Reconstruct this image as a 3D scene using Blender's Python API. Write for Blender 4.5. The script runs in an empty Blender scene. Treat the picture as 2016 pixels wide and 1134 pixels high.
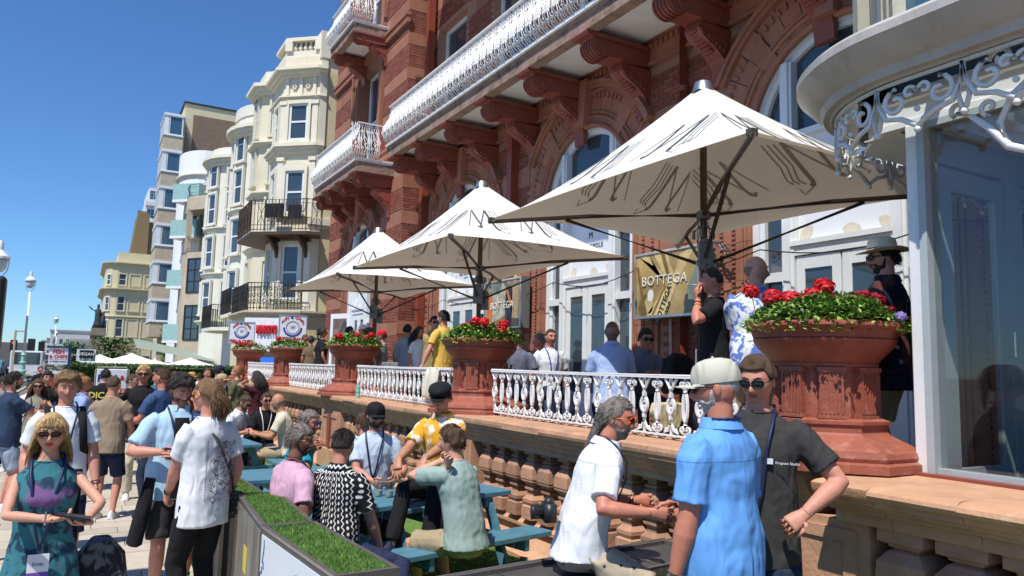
import bpy, math, random
from mathutils import Vector, Matrix, noise
PI=math.pi; R=math.radians
rnd=random.Random(7)
S=bpy.context.scene
COL=S.collection
# ---------------------------------------------------------------- camera
cam_d=bpy.data.cameras.new('camera'); cam=bpy.data.objects.new('camera',cam_d); COL.objects.link(cam); S.camera=cam
cam_d.sensor_fit='HORIZONTAL'; cam_d.sensor_width=36; cam_d.lens=36*1456/2016; cam_d.clip_start=.05; cam_d.clip_end=6000
psi,pit,rol=R(29.96),R(6.14),R(1.4)
F=Vector((math.sin(psi)*math.cos(pit),math.cos(psi)*math.cos(pit),math.sin(pit)))
R0=Vector((math.cos(psi),-math.sin(psi),0)); U0=R0.cross(F)
RR=R0*math.cos(rol)+U0*math.sin(rol); UU=U0*math.cos(rol)-R0*math.sin(rol)
cam.matrix_world=Matrix(((RR.x,UU.x,-F.x,0),(RR.y,UU.y,-F.y,0),(RR.z,UU.z,-F.z,1.85),(0,0,0,1)))
# ---------------------------------------------------------------- world, sun, exposure
SUN_EL=R(60); sh=Vector((.84,.54,0)).normalized()      # shadows fall towards +X and a little +Y
sd=Vector((sh.x*math.cos(SUN_EL),sh.y*math.cos(SUN_EL),-math.sin(SUN_EL)))
W=bpy.data.worlds.new('World'); S.world=W; W.use_nodes=True
nt=W.node_tree; nt.nodes.clear()
sky=nt.nodes.new('ShaderNodeTexSky'); sky.sky_type='NISHITA'; sky.sun_disc=False
sky.sun_elevation=SUN_EL; sky.sun_rotation=math.atan2(-sh.x,-sh.y); sky.air_density=1.0; sky.dust_density=.0; sky.ozone_density=3.0
bg=nt.nodes.new('ShaderNodeBackground'); bg.inputs[1].default_value=.11
wo=nt.nodes.new('ShaderNodeOutputWorld'); tint=nt.nodes.new('ShaderNodeMix'); tint.data_type='RGBA'; tint.blend_type='MULTIPLY'; tint.inputs[0].default_value=1; tint.inputs[7].default_value=(.56,.86,1.22,1); nt.links.new(sky.outputs[0],tint.inputs[6]); nt.links.new(tint.outputs[2],bg.inputs[0]); nt.links.new(bg.outputs[0],wo.inputs[0])
sl=bpy.data.lights.new('sun','SUN'); sl.energy=4.9; sl.angle=R(.53); sl.color=(1,.955,.88)
so=bpy.data.objects.new('sun',sl); COL.objects.link(so); so.rotation_euler=sd.to_track_quat('-Z','Y').to_euler(); so.location=(-20,-15,40)
vs=S.view_settings; vs.view_transform='Standard'; vs.look='None'; vs.gamma=1; vs.use_curve_mapping=False; vs.exposure=.14
S.cycles.max_bounces=6; S.cycles.transparent_max_bounces=12; S.cycles.glossy_bounces=3; S.cycles.transmission_bounces=6; S.cycles.diffuse_bounces=3
S.cycles.caustics_reflective=False; S.cycles.caustics_refractive=False; S.cycles.use_denoising=True
# ---------------------------------------------------------------- materials
MATS={}
def mat(name,col,rough=.7,var=.12,scale=6.,bump=.0,bscale=60.,metal=0.,spec=.4,isl=0.,dirt=None,dscale=1.5,damt=.5,stretch=None,coat=0.):
    if name in MATS: return MATS[name]
    m=bpy.data.materials.new(name); m.use_nodes=True; n=m.node_tree; N=n.nodes; L=n.links
    b=N['Principled BSDF']; b.inputs['Roughness'].default_value=rough; b.inputs['Metallic'].default_value=metal
    b.inputs['Specular IOR Level'].default_value=spec; b.inputs['Coat Weight'].default_value=coat
    tc=N.new('ShaderNodeTexCoord'); vec=tc.outputs['Object']
    if stretch:
        mp=N.new('ShaderNodeMapping'); mp.inputs['Scale'].default_value=stretch; L.new(vec,mp.inputs[0]); vec=mp.outputs[0]
    nz=N.new('ShaderNodeTexNoise'); nz.inputs['Scale'].default_value=scale; nz.inputs['Detail'].default_value=5; nz.inputs['Roughness'].default_value=.65; L.new(vec,nz.inputs['Vector'])
    mr=N.new('ShaderNodeMapRange'); mr.inputs[1].default_value=.3; mr.inputs[2].default_value=.7; mr.inputs[3].default_value=1-var; mr.inputs[4].default_value=1+var; L.new(nz.outputs[0],mr.inputs[0])
    hs=N.new('ShaderNodeHueSaturation'); hs.inputs['Color'].default_value=(*col,1); L.new(mr.outputs[0],hs.inputs['Value'])
    out=hs.outputs[0]
    if isl:
        ge=N.new('ShaderNodeNewGeometry'); oi=N.new('ShaderNodeObjectInfo'); ad=N.new('ShaderNodeMath'); ad.operation='ADD'; L.new(ge.outputs['Random Per Island'],ad.inputs[0]); L.new(oi.outputs['Random'],ad.inputs[1])
        fr=N.new('ShaderNodeMath'); fr.operation='FRACT'; L.new(ad.outputs[0],fr.inputs[0])
        m2=N.new('ShaderNodeMapRange'); m2.inputs[3].default_value=1-isl; m2.inputs[4].default_value=1+isl; L.new(fr.outputs[0],m2.inputs[0])
        h2=N.new('ShaderNodeHueSaturation'); L.new(m2.outputs[0],h2.inputs['Value']); L.new(out,h2.inputs['Color']); out=h2.outputs[0]
    if dirt:
        n3=N.new('ShaderNodeTexNoise'); n3.inputs['Scale'].default_value=dscale; n3.inputs['Detail'].default_value=7; n3.inputs['Roughness'].default_value=.7; L.new(vec,n3.inputs['Vector'])
        m3=N.new('ShaderNodeMapRange'); m3.inputs[1].default_value=.52; m3.inputs[2].default_value=.68; m3.inputs[3].default_value=0; m3.inputs[4].default_value=damt; L.new(n3.outputs[0],m3.inputs[0])
        mx=N.new('ShaderNodeMix'); mx.data_type='RGBA'; L.new(m3.outputs[0],mx.inputs[0]); L.new(out,mx.inputs[6]); mx.inputs[7].default_value=(*dirt,1); out=mx.outputs[2]
    L.new(out,b.inputs['Base Color'])
    if bump:
        bn=N.new('ShaderNodeTexNoise'); bn.inputs['Scale'].default_value=bscale; bn.inputs['Detail'].default_value=3; L.new(vec,bn.inputs['Vector'])
        bp=N.new('ShaderNodeBump'); bp.inputs['Strength'].default_value=bump; bp.inputs['Distance'].default_value=.02; L.new(bn.outputs[0],bp.inputs['Height']); L.new(bp.outputs[0],b.inputs['Normal'])
    m['bsdf']=b.name
    MATS[name]=m; return m
def glass_dark(name,col=(.02,.035,.05),rough=.04,spec=.9):
    if name in MATS: return MATS[name]
    m=mat(name,col,rough,.25,1.2,spec=spec); return m
def glass_clear(name,tint=(.91,.93,.92),refl=.15):
    if name in MATS: return MATS[name]
    m=bpy.data.materials.new(name); m.use_nodes=True; N=m.node_tree.nodes; L=m.node_tree.links; N.clear()
    t=N.new('ShaderNodeBsdfTransparent'); t.inputs[0].default_value=(*tint,1); g=N.new('ShaderNodeBsdfGlossy'); g.inputs['Roughness'].default_value=.02
    fr=N.new('ShaderNodeLayerWeight'); pw=N.new('ShaderNodeMath'); pw.operation='POWER'; pw.inputs[1].default_value=4; L.new(fr.outputs['Facing'],pw.inputs[0]); ad=N.new('ShaderNodeMath'); ad.operation='MULTIPLY_ADD'; ad.inputs[1].default_value=.5; ad.inputs[2].default_value=refl*.35; L.new(pw.outputs[0],ad.inputs[0])
    mx=N.new('ShaderNodeMixShader'); L.new(ad.outputs[0],mx.inputs[0]); L.new(t.outputs[0],mx.inputs[1]); L.new(g.outputs[0],mx.inputs[2]); o=N.new('ShaderNodeOutputMaterial'); L.new(mx.outputs[0],o.inputs[0])
    MATS[name]=m; return m
def cloth_translucent(name,col):
    if name in MATS: return MATS[name]
    m=mat(name,col,.8,.04,2,bump=.05,bscale=300); N=m.node_tree.nodes; L=m.node_tree.links
    b=N[m['bsdf']]; t=N.new('ShaderNodeBsdfTranslucent'); t.inputs[0].default_value=(col[0]*.75,col[1]*.64,col[2]*.50,1)
    mx=N.new('ShaderNodeMixShader'); mx.inputs[0].default_value=.17; o=[x for x in N if x.type=='OUTPUT_MATERIAL'][0]
    L.new(b.outputs[0],mx.inputs[1]); L.new(t.outputs[0],mx.inputs[2]); L.new(mx.outputs[0],o.inputs[0]); return m
# stone, brick, paint
sand=mat('sandstone',(.50,.275,.165),.85,.16,5,.25,40,dirt=(.26,.17,.12),dscale=3,damt=.55)
sandp=mat('sandstone_pale',(.54,.30,.175),.85,.14,4,.25,50,dirt=(.62,.45,.32),dscale=6,damt=.5)
balm=mat('baluster_stone',(.46,.25,.155),.85,.14,7,.3,45,isl=.28,dirt=(.40,.35,.31),dscale=2.2,damt=.7)
terra=mat('terracotta_paint',(.31,.092,.055),.6,.14,6,.2,50,dirt=(.50,.24,.17),dscale=10,damt=.55)
potm=mat('pot_paint',(.285,.078,.046),.55,.14,3,.15,40,dirt=(.36,.15,.10),dscale=6,damt=.5,stretch=(1,1,.6))
brickm=mat('brick_red',(.245,.078,.052),.85,.15,12,.3,90,isl=.25)
mortar=mat('mortar_pink',(.36,.195,.14),.9,.1,20,.3,80)
tstone=mat('terracotta_stone',(.34,.145,.09),.8,.14,3,.2,40,isl=.12)
tdark=mat('red_gloss_paint',(.25,.066,.045),.45,.1,3,.1,30)
pipem=mat('downpipe_paint',(.27,.065,.04),.4,.08,5,.1,40)
ironw=mat('iron_white_paint',(.80,.80,.78),.42,.05,20,.1,60,dirt=(.5,.42,.35),dscale=14,damt=.3)
whitep=mat('white_paint',(.78,.79,.78),.45,.05,4,.05,40)
whitef=mat('window_frame_white',(.74,.77,.78),.4,.05,3,.05,40)
soff=mat('soffit_white',(.80,.80,.76),.7,.05,2,.1,30,dirt=(.55,.48,.40),dscale=1.5,damt=.3)
stain=mat('stained_stone',(.30,.20,.15),.85,.25,4,.3,30,dirt=(.05,.045,.04),dscale=3,damt=.8)
pane=glass_dark('window_glass',(.045,.065,.08)); paneb=glass_dark('window_glass_blue',(.05,.11,.16),.05)
clear=glass_clear('clear_glass')
cream=mat('cream_render',(.72,.66,.50),.8,.06,1,.1,20,dirt=(.50,.44,.33),dscale=1.3,damt=.45,stretch=(1.5,1.5,.3))
cream2=mat('cream_render_yellow',(.64,.56,.35),.8,.05,1,.1,20,dirt=(.48,.42,.28),dscale=.5,damt=.35)
creamw=mat('cream_trim',(.76,.72,.58),.75,.05,2,.1,25)
ivory=mat('ivory_render',(.74,.72,.62),.8,.05,1,.1,20)
tanp=mat('tan_concrete',(.52,.44,.32),.85,.12,2,.2,15,dirt=(.33,.26,.18),dscale=1.2,damt=.4)
bbrick=mat('brown_brick_wall',(.22,.15,.105),.9,.15,3,.3,20)
brassp=mat('beige_pipe',(.40,.28,.20),.6,.1,3)
blackiron=mat('black_iron',(.03,.028,.026),.5,.2,10)
rustiron=mat('rusty_iron',(.07,.045,.032),.6,.3,8)
fabric=cloth_translucent('parasol_fabric',(.84,.82,.76))
fabric2=mat('cafe_parasol_fabric',(.78,.75,.66),.8,.05,2)
polem=mat('bronze_pole',(.13,.105,.075),.4,.15,10,metal=.5)
alum=mat('aluminium',(.55,.56,.57),.3,.1,10,metal=.9)
greyp=mat('grey_plastic',(.16,.165,.17),.5,.1,5); black=mat('black_plastic',(.018,.018,.02),.4,.2,5)
logo_in=mat('logo_ink_underside',(.44,.41,.36),.8,.05,5); logo=mat('logo_ink',(.085,.09,.105),.7,.05,5); logo2=mat('logo_ink_grey',(.33,.34,.37),.7,.05,5)
bluew=mat('blue_painted_wood',(.085,.215,.29),.5,.16,6,.15,40,dirt=(.05,.13,.18),dscale=5,damt=.5,stretch=(.6,3,3))
turfm=mat('turf_green',(.10,.19,.035),.9,.35,25,.3,200)
turff=mat('turf_blade',(.13,.25,.05),.8,.35,9,isl=.5)
boxm=mat('planter_frame',(.10,.085,.075),.6,.15,8,.2,60)
printm=mat('print_pale',(.66,.72,.76),.35,.04,3)
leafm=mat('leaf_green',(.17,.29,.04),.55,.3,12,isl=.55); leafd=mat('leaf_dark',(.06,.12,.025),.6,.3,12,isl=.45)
petal=mat('petal_red',(.62,.012,.018),.6,.15,30,isl=.35); petal2=mat('petal_dark_red',(.30,.006,.02),.6,.15,30,isl=.3); petalv=mat('petal_violet',(.30,.22,.55),.6,.15,30,isl=.3)
pavem=mat('paving_stone',(.46,.405,.32),.85,.13,5,.2,60,isl=.13,dirt=(.30,.26,.20),dscale=2.5,damt=.4)
gap=mat('paving_joint',(.17,.14,.11),.95,.2,9)
asph=mat('asphalt',(.10,.10,.10),.9,.2,3,.2,50)
# ---------------------------------------------------------------- mesh builder
def frame(t):
    t=Vector(t).normalized(); a=Vector((0,0,1)) if abs(t.z)<.95 else Vector((0,1,0))
    u=t.cross(a).normalized(); return u,u.cross(t).normalized()
class MB:
    def __init__(s): s.v=[]; s.f=[]; s.mi=[]; s.m=0
    def add(s,vs,fs,M=None):
        o=len(s.v)
        s.v+= [tuple(M@Vector(v)) for v in vs] if M is not None else [tuple(v) for v in vs]
        s.f+=[tuple(i+o for i in f) for f in fs]; s.mi+=[s.m]*len(fs); return s
    def box(s,x0,x1,y0,y1,z0,z1,M=None):
        return s.add([(x0,y0,z0),(x1,y0,z0),(x1,y1,z0),(x0,y1,z0),(x0,y0,z1),(x1,y0,z1),(x1,y1,z1),(x0,y1,z1)],
            [(0,3,2,1),(4,5,6,7),(0,1,5,4),(1,2,6,5),(2,3,7,6),(3,0,4,7)],M)
    def quad(s,a,b,c,d): return s.add([a,b,c,d],[(0,1,2,3)])
    def prism(s,poly,y0,y1,ax='y',M=None):
        n=len(poly)
        def p(a,b,t): return {'y':(a,t,b),'x':(t,a,b),'z':(a,b,t)}[ax]
        vs=[p(a,b,y0) for a,b in poly]+[p(a,b,y1) for a,b in poly]
        return s.add(vs,[tuple(range(n))[::-1],tuple(range(n,2*n))]+[(i,(i+1)%n,n+(i+1)%n,n+i) for i in range(n)],M)
    def tube(s,pts,r,seg=6,M=None,closed=False,flat=1.):
        pts=[Vector(p) for p in pts]; n=len(pts); rs=r if isinstance(r,(list,tuple)) else [r]*n
        vs=[]; pu=None
        for i,p in enumerate(pts):
            if closed: t=pts[(i+1)%n]-pts[i-1]
            else: t=pts[min(i+1,n-1)]-pts[max(i-1,0)]
            if t.length<1e-9: t=Vector((0,0,1))
            t.normalize()
            if pu is None: u,w=frame(t)
            else:
                u=(pu-t*pu.dot(t))
                if u.length<1e-6: u,w=frame(t)
                u.normalize(); w=t.cross(u)
            pu=u
            for k in range(seg):
                a=2*PI*k/seg; vs.append(p+u*math.cos(a)*rs[i]+w*math.sin(a)*rs[i]*flat)
        fs=[(i*seg+k,i*seg+(k+1)%seg,(i+1)*seg+(k+1)%seg,(i+1)*seg+k) for i in range(n-1) for k in range(seg)]
        if closed: fs+=[((n-1)*seg+k,(n-1)*seg+(k+1)%seg,(k+1)%seg,k) for k in range(seg)]
        else: fs+=[tuple(range(seg))[::-1],tuple((n-1)*seg+k for k in range(seg))]
        return s.add(vs,fs,M)
    def lathe(s,prof,seg=24,c=(0,0,0),M=None,rot=0,caps=True):
        vs=[];n=len(prof)
        for r,z in prof:
            for k in range(seg):
                a=2*PI*k/seg+rot; vs.append((c[0]+r*math.cos(a),c[1]+r*math.sin(a),c[2]+z))
        fs=[(i*seg+k,i*seg+(k+1)%seg,(i+1)*seg+(k+1)%seg,(i+1)*seg+k) for i in range(n-1) for k in range(seg)]
        if caps: fs+=[tuple(range(seg))[::-1],tuple((n-1)*seg+k for k in range(seg))]
        return s.add(vs,fs,M)
    def loft(s,rings,M=None,caps=True):
        seg=len(rings[0]); n=len(rings); vs=[p for r in rings for p in r]
        fs=[(i*seg+k,i*seg+(k+1)%seg,(i+1)*seg+(k+1)%seg,(i+1)*seg+k) for i in range(n-1) for k in range(seg)]
        if caps: fs+=[tuple(range(seg))[::-1],tuple((n-1)*seg+k for k in range(seg))]
        return s.add(vs,fs,M)
    def ball(s,c,r,seg=8,sc=(1,1,1),M=None):
        rg=max(4,seg//2); prof=[(max(1e-4,math.sin(PI*i/rg)),-math.cos(PI*i/rg)) for i in range(rg+1)]
        vs=[];n=len(prof)
        for q,z in prof:
            for k in range(seg):
                a=2*PI*k/seg; vs.append((c[0]+r*sc[0]*q*math.cos(a),c[1]+r*sc[1]*q*math.sin(a),c[2]+r*sc[2]*z))
        fs=[(i*seg+k,i*seg+(k+1)%seg,(i+1)*seg+(k+1)%seg,(i+1)*seg+k) for i in range(n-1) for k in range(seg)]
        return s.add(vs,fs,M)
    def mesh(s,name,mats,smooth=False):
        me=bpy.data.meshes.new(name); me.from_pydata(s.v,[],s.f)
        for m in (mats if isinstance(mats,(list,tuple)) else [mats]): me.materials.append(m)
        if max(s.mi or [0])>0: me.polygons.foreach_set('material_index',s.mi)
        if smooth is not False: 
            me.polygons.foreach_set('use_smooth',[True]*len(me.polygons))
            if smooth is not True: me.set_sharp_from_angle(angle=R(smooth))
        me.update(); return me
    def obj(s,name,mats,parent=None,smooth=False,loc=None):
        return link(name,s.mesh(name,mats,smooth),parent,loc)
def link(name,me,parent=None,loc=None,rz=0):
    o=bpy.data.objects.new(name,me); COL.objects.link(o)
    if parent: o.parent=parent
    if loc: o.location=loc
    if rz: o.rotation_euler=(0,0,rz)
    return o
def tag(o,label=None,cat=None,group=None,kind=None):
    if label: o['label']=label
    if cat: o['category']=cat
    if group: o['group']=group
    if kind: o['kind']=kind
    return o
def thing(name,label,cat,loc=(0,0,0),rz=0,group=None):
    o=bpy.data.objects.new(name,None); COL.objects.link(o); o.location=loc; o.rotation_euler=(0,0,rz); o.empty_display_size=.1
    return tag(o,label,cat,group)
KIDS={}
def copy_tree(root,loc,rz,label,group=None):
    def cp(o,par):
        c=o.copy(); COL.objects.link(c)
        if par: c.parent=par
        for ch in o.children: cp(ch,c)
        return c
    r=cp(root,None); r.location=loc; r.rotation_euler=(0,0,rz); r['label']=label
    if group: r['group']=group
    return r
def text(body,size,loc,rot,m,parent,name='lettering',ext=.004,ax='CENTER',sx=1.,bold=0.,space=1.):
    c=bpy.data.curves.new('t','FONT'); c.body=body; c.size=size; c.extrude=ext; c.align_x=ax; c.align_y='CENTER'; c.offset=bold; c.space_character=space; c.resolution_u=3
    t=bpy.data.objects.new('t',c); me=bpy.data.meshes.new_from_object(t); me.materials.clear(); me.materials.append(m); bpy.data.objects.remove(t)
    o=bpy.data.objects.new(name,me); COL.objects.link(o); o.parent=parent; o.location=loc; o.rotation_euler=rot; o.scale=(sx,1,1); return o
FACE_W=(R(90),0,R(-90))   # text standing upright, read by someone looking towards +X
FACE_S=(R(90),0,0)        # upright, read by someone looking towards +Y
def bevel(o,w=.01,seg=1):
    b=o.modifiers.new('bevel','BEVEL'); b.width=w; b.segments=seg; b.limit_method='ANGLE'; b.angle_limit=R(40); return o
def arc(c,r,a0,a1,n,ax='yz',x=0):
    pts=[]
    for i in range(n+1):
        a=R(a0+(a1-a0)*i/n); p,q=c[0]+r*math.cos(a),c[1]+r*math.sin(a)
        pts.append((x,p,q) if ax=='yz' else (p,x,q))
    return pts
def spiral(c,r0,r1,a0,a1,n,x=0,sgn=1):
    return [(x,c[0]+sgn*(r0+(r1-r0)*i/n)*math.cos(R(a0+(a1-a0)*i/n)),c[1]+(r0+(r1-r0)*i/n)*math.sin(R(a0+(a1-a0)*i/n))) for i in range(n+1)]
# ================================================================ ground
g=MB(); g.add([(-3000,-60,-.06),(3000,-60,-.06),(3000,5000,-.06),(-3000,5000,-.06)],[(0,1,2,3)]); tag(g.obj('ground',gap),kind='structure')
rd=MB(); rd.box(-13,-2.6,-30,900,-.059,-.035); tag(rd.obj('road',asph),kind='structure')
pv=MB(); pv.box(-2.6,4.3,-6,60,-.058,-.012); pvo=tag(pv.obj('pavement',gap),kind='structure')
kb=MB(); kb.box(-2.75,-2.6,-6,200,-.034,.06); tag(kb.obj('kerb',pavem),kind='structure')
slabs=[]
y=3.0; row=0
while y<30:
    h=.30+.06*((row*7)%3==0); x=-2.6+(row%3)*.17
    while x<4.0:
        w=.42+.14*rnd.random(); slabs.append((x,y,w,h)); x+=w
    y+=h; row+=1
unit=MB().box(0,1,0,1,-.02,0).mesh('paving_slab',pavem)
def slab_vis(s): # nearest visible part of the pavement, seen past the planters
    x,y,w,h=s
    return -1.2<x<1.4 and 5.5<y
near=sorted([s for s in slabs if slab_vis(s)],key=lambda s:s[1])[:296]; nearset=set(near)
for (x,y,w,h) in near:
    o=link('paving_slab',unit,pvo,(x+.004,y+.004,rnd.uniform(-.0015,.0015))); o.scale=(w-.01,h-.01,1)
fs=MB()
for s in slabs:
    if s not in nearset:
        x,y,w,h=s; z=rnd.uniform(-.0015,.0015); fs.box(x+.004,x+w-.006,y+.004,y+h-.006,-.02,z)
tag(fs.obj('paving_slab_field',pavem,pvo),kind='stuff')
# turf carpet of the seating area
tf=MB(); tf.box(1.0,4.3,1.5,17,-.015,.012); tag(tf.obj('artificial_turf',turfm),kind='stuff')
def turf_blades(name,x0,x1,y0,y1,z,n,h,parent=None,shear=None):
    b=MB()
    for _ in range(n):
        x=rnd.uniform(x0,x1); y=rnd.uniform(y0,y1)
        if shear: x=x+shear*(y-y0)
        a=rnd.uniform(0,6.28); dx=math.cos(a)*.004; dy=math.sin(a)*.004; l=rnd.uniform(-.012,.012); k=rnd.uniform(-.012,.012); hh=h*rnd.uniform(.6,1.2)
        b.add([(x-dx,y-dy,z),(x+dx,y+dy,z),(x+l,y+k,z+hh)],[(0,1,2)])
    o=b.obj(name,turff,parent); o['kind']='stuff'; return o
turf_blades('turf_fibres',1.4,4.1,4.8,6.8,.012,26000,.022)
# raised terrace of the hotel
TZ=1.0
tr=MB(); tr.box(4.3,7.6,-3,24,-.05,TZ); tag(tr.obj('terrace_floor',mat('terrace_floor_stone',(.36,.30,.25),.85,.15,4)),kind='structure')
# ================================================================ balustrade wall in front of the terrace
wall=thing('balustrade_wall','sandstone balustrade wall with turned stone balusters between picnic tables and terrace','wall',(4.05,10,0))
def wobj(mb,name,m,par=wall,**k):
    o=mb.obj(name,m,par,**k); o.location=(-par.location[0],-par.location[1],-par.location[2]); return o
# plinth mouldings swept along Y  (profile x,z)
def sweep(prof,y0,y1,n=1,jit=0):
    b=MB()
    ys=[y0+(y1-y0)*i/n for i in range(n+1)]
    for i in range(n): b.prism(prof,ys[i]+.0015,ys[i+1]-.0015)
    return b
for i in range(22):
    y0=3.0+i*.95
    wobj(sweep([(3.80,0),(3.80,.05),(3.90,.10),(3.97,.20),(3.98,.27),(3.93,.28),(3.93,.31),(3.97,.34),(3.97,.37),(4.28,.37),(4.28,0)],y0,y0+.95),'plinth_stone',sandp)
# back of the wall (dark red panel behind the balusters)
b=MB().box(4.255,4.34,-3,24,.0,1.3); wobj(b,'back_wall',tdark)
# coping stones between pots
capprof=[(3.86,1.03),(3.86,1.08),(3.83,1.10),(3.83,1.13),(3.80,1.15),(3.80,1.175),(3.77,1.195),(3.77,1.215),(3.75,1.23),(3.745,1.255),(3.75,1.285),(3.78,1.30),(4.38,1.305),(4.38,1.03)]
y=3.0
while y<23.6:
    l=rnd.choice((.55,.7,.85)); o=wobj(sweep([(a+rnd.uniform(-.004,.004),c) for a,c in capprof],y,min(y+l,23.6)),'coping_stone',sand); y+=l
# thick coping towards the camera
capR=[(3.80,.88),(3.80,.98),(3.74,1.0),(3.74,1.03),(3.70,1.045),(3.70,1.075),(3.645,1.10),(3.645,1.14),(3.60,1.16),(3.585,1.20),(3.59,1.235),(3.63,1.262),(3.75,1.275),(4.32,1.285),(4.32,.88)]
capR=[(a,1.285-(1.285-c)*.62) for a,c in capR]
y=-1.2
while y<2.82:
    l=.46; wobj(sweep([(a+rnd.uniform(-.006,.006),c+rnd.uniform(-.003,.003)) for a,c in capR],y,min(y+l,2.82)),'coping_stone',sandp,smooth=30); y+=l
# balusters: square faceted vase
bprof=[(.105,.37),(.105,.49),(.085,.50),(.098,.53),(.098,.56),(.075,.585),(.062,.60),(.062,.64),(.083,.655),(.083,.675),(.066,.685),(.085,.71),(.112,.735),(.112,.75),(.118,.76),(.112,.86),(.075,.915),(.055,.925),(.075,.94),(.075,.955),(.055,.965),(.055,.985),(.09,.995),(.09,1.035)]
bm_=MB(); bm_.lathe([(r*1.41*.93,z) for r,z in bprof],4,rot=PI/4)
bme=bm_.mesh('baluster',balm)
POTS=[3.2,8.05,12.9,17.75,22.6]
for k in range(4):
    y0=POTS[k]+.62; y1=POTS[k+1]-.62; n=12
    for i in range(n): link('baluster',bme,wall,(4.0-4.05,y0+(y1-y0)*(i+.5)/n-10,rnd.uniform(-.003,.003)),rz=rnd.uniform(-.03,.03))
bR=MB(); bR.lathe([(r*1.78*.93,z) for r,z in bprof[:-2]]+[(.15,.955),(.18,.965),(.18,1.03)],4,rot=PI/4); bRm=bR.mesh('baluster',balm)
for yy in (2.46,2.14,1.82,1.50,1.18,.86): link('baluster',bRm,wall,(3.955-4.05,yy-10,0))
# piers beneath the pots
for py in POTS:
    b=MB(); b.box(3.84,4.25,py-.56,py+.56,.37,1.03); b.box(3.825,3.84,py-.48,py-.40,.42,.98); b.box(3.825,3.84,py+.40,py+.48,.42,.98); b.box(3.825,3.84,py-.40,py+.40,.42,.49); b.box(3.825,3.84,py-.40,py+.40,.91,.98)
    wobj(b,'pier',sand)
    b=MB(); b.box(3.80,4.3,py-.60,py+.60,0,.37); wobj(b,'pier_base',sandp)
    b=MB(); b.box(3.80,3.84,py-.07,py+.07,.42,.98); wobj(b,'pier_panel',tdark)
# ================================================================ pots
def octp(prof,seg=8): return [(r,z) for r,z in prof]
def make_pedestal():
    t=thing('planter_urn','','planter',(4.22,3.2,1.29))
    b=MB()
    b.lathe([(.63,0),(.63,.05),(.60,.062),(.61,.085),(.60,.115),(.555,.125),(.55,.13),(.50,.155),(.44,.18),(.40,.20),(.385,.215),(.385,.255),(.40,.265),(.40,.285),(.36,.297)],8,rot=PI/8,M=Matrix.Diagonal((.9,1,1,1)))
    b.obj('pedestal_base',terra,t)
    b=MB(); b.lathe([(.295,.297),(.295,.60),(.31,.60),(.31,.615)],8,rot=PI/8); b.obj('pedestal_shaft',terra,t)
    p=MB(); p.box(-.072,.072,0,.05,.0,.315)
    for k in (-.046,0,.046): p.box(k-.016,k-.009,.05,.058,.03,.27); p.box(k+.009,k+.016,.05,.058,.03,.27)
    p.box(-.082,.082,0,.062,.285,.315); p.box(-.082,.082,0,.062,0,.02)
    pm=p.mesh('pilaster',terra)
    for k in range(8):
        a=k*PI/4; o=link('pilaster',pm,t,(math.sin(a)*.268,math.cos(a)*.268,.297)); o.rotation_euler=(0,0,-a)
    prof=[(.30,.612),(.325,.615),(.33,.635),(.325,.64),(.345,.665),(.38,.70),(.415,.735),(.435,.765),(.443,.785),(.432,.789),(.440,.795),(.440,.802),(.447,.82),(.457,.842),(.472,.85),(.483,.866),(.48,.885),(.465,.895),(.43,.895),(.42,.83)]
    b=MB(); b.lathe([(r,z*1.0) for r,z in prof],48); b.obj('bowl',potm,t,smooth=35)
    b=MB(); b.lathe([(.02,.85),(.43,.85)],24,caps=False); b.obj('soil',mat('soil',(.05,.035,.025),.95),t)
    return t
urn=make_pedestal()
URN_L=['largest terracotta urn planter, nearest the camera, in front of the man in the straw hat','terracotta red urn planter on the wall behind the man in the yellow patterned shirt','terracotta red urn planter standing in front of the far umbrella pole','terracotta red urn planter below the round fish and chips sign beside the dark haired couple','smallest terracotta urn planter at the far end, under the left fish and chips sign']
urn['label']=URN_L[0]; urn['group']='urn planters along the balustrade'
for py,l in zip(POTS[1:],URN_L[1:]): copy_tree(urn,(4.22,py,1.29),rnd.choice((0,PI/4)),l)
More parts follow.
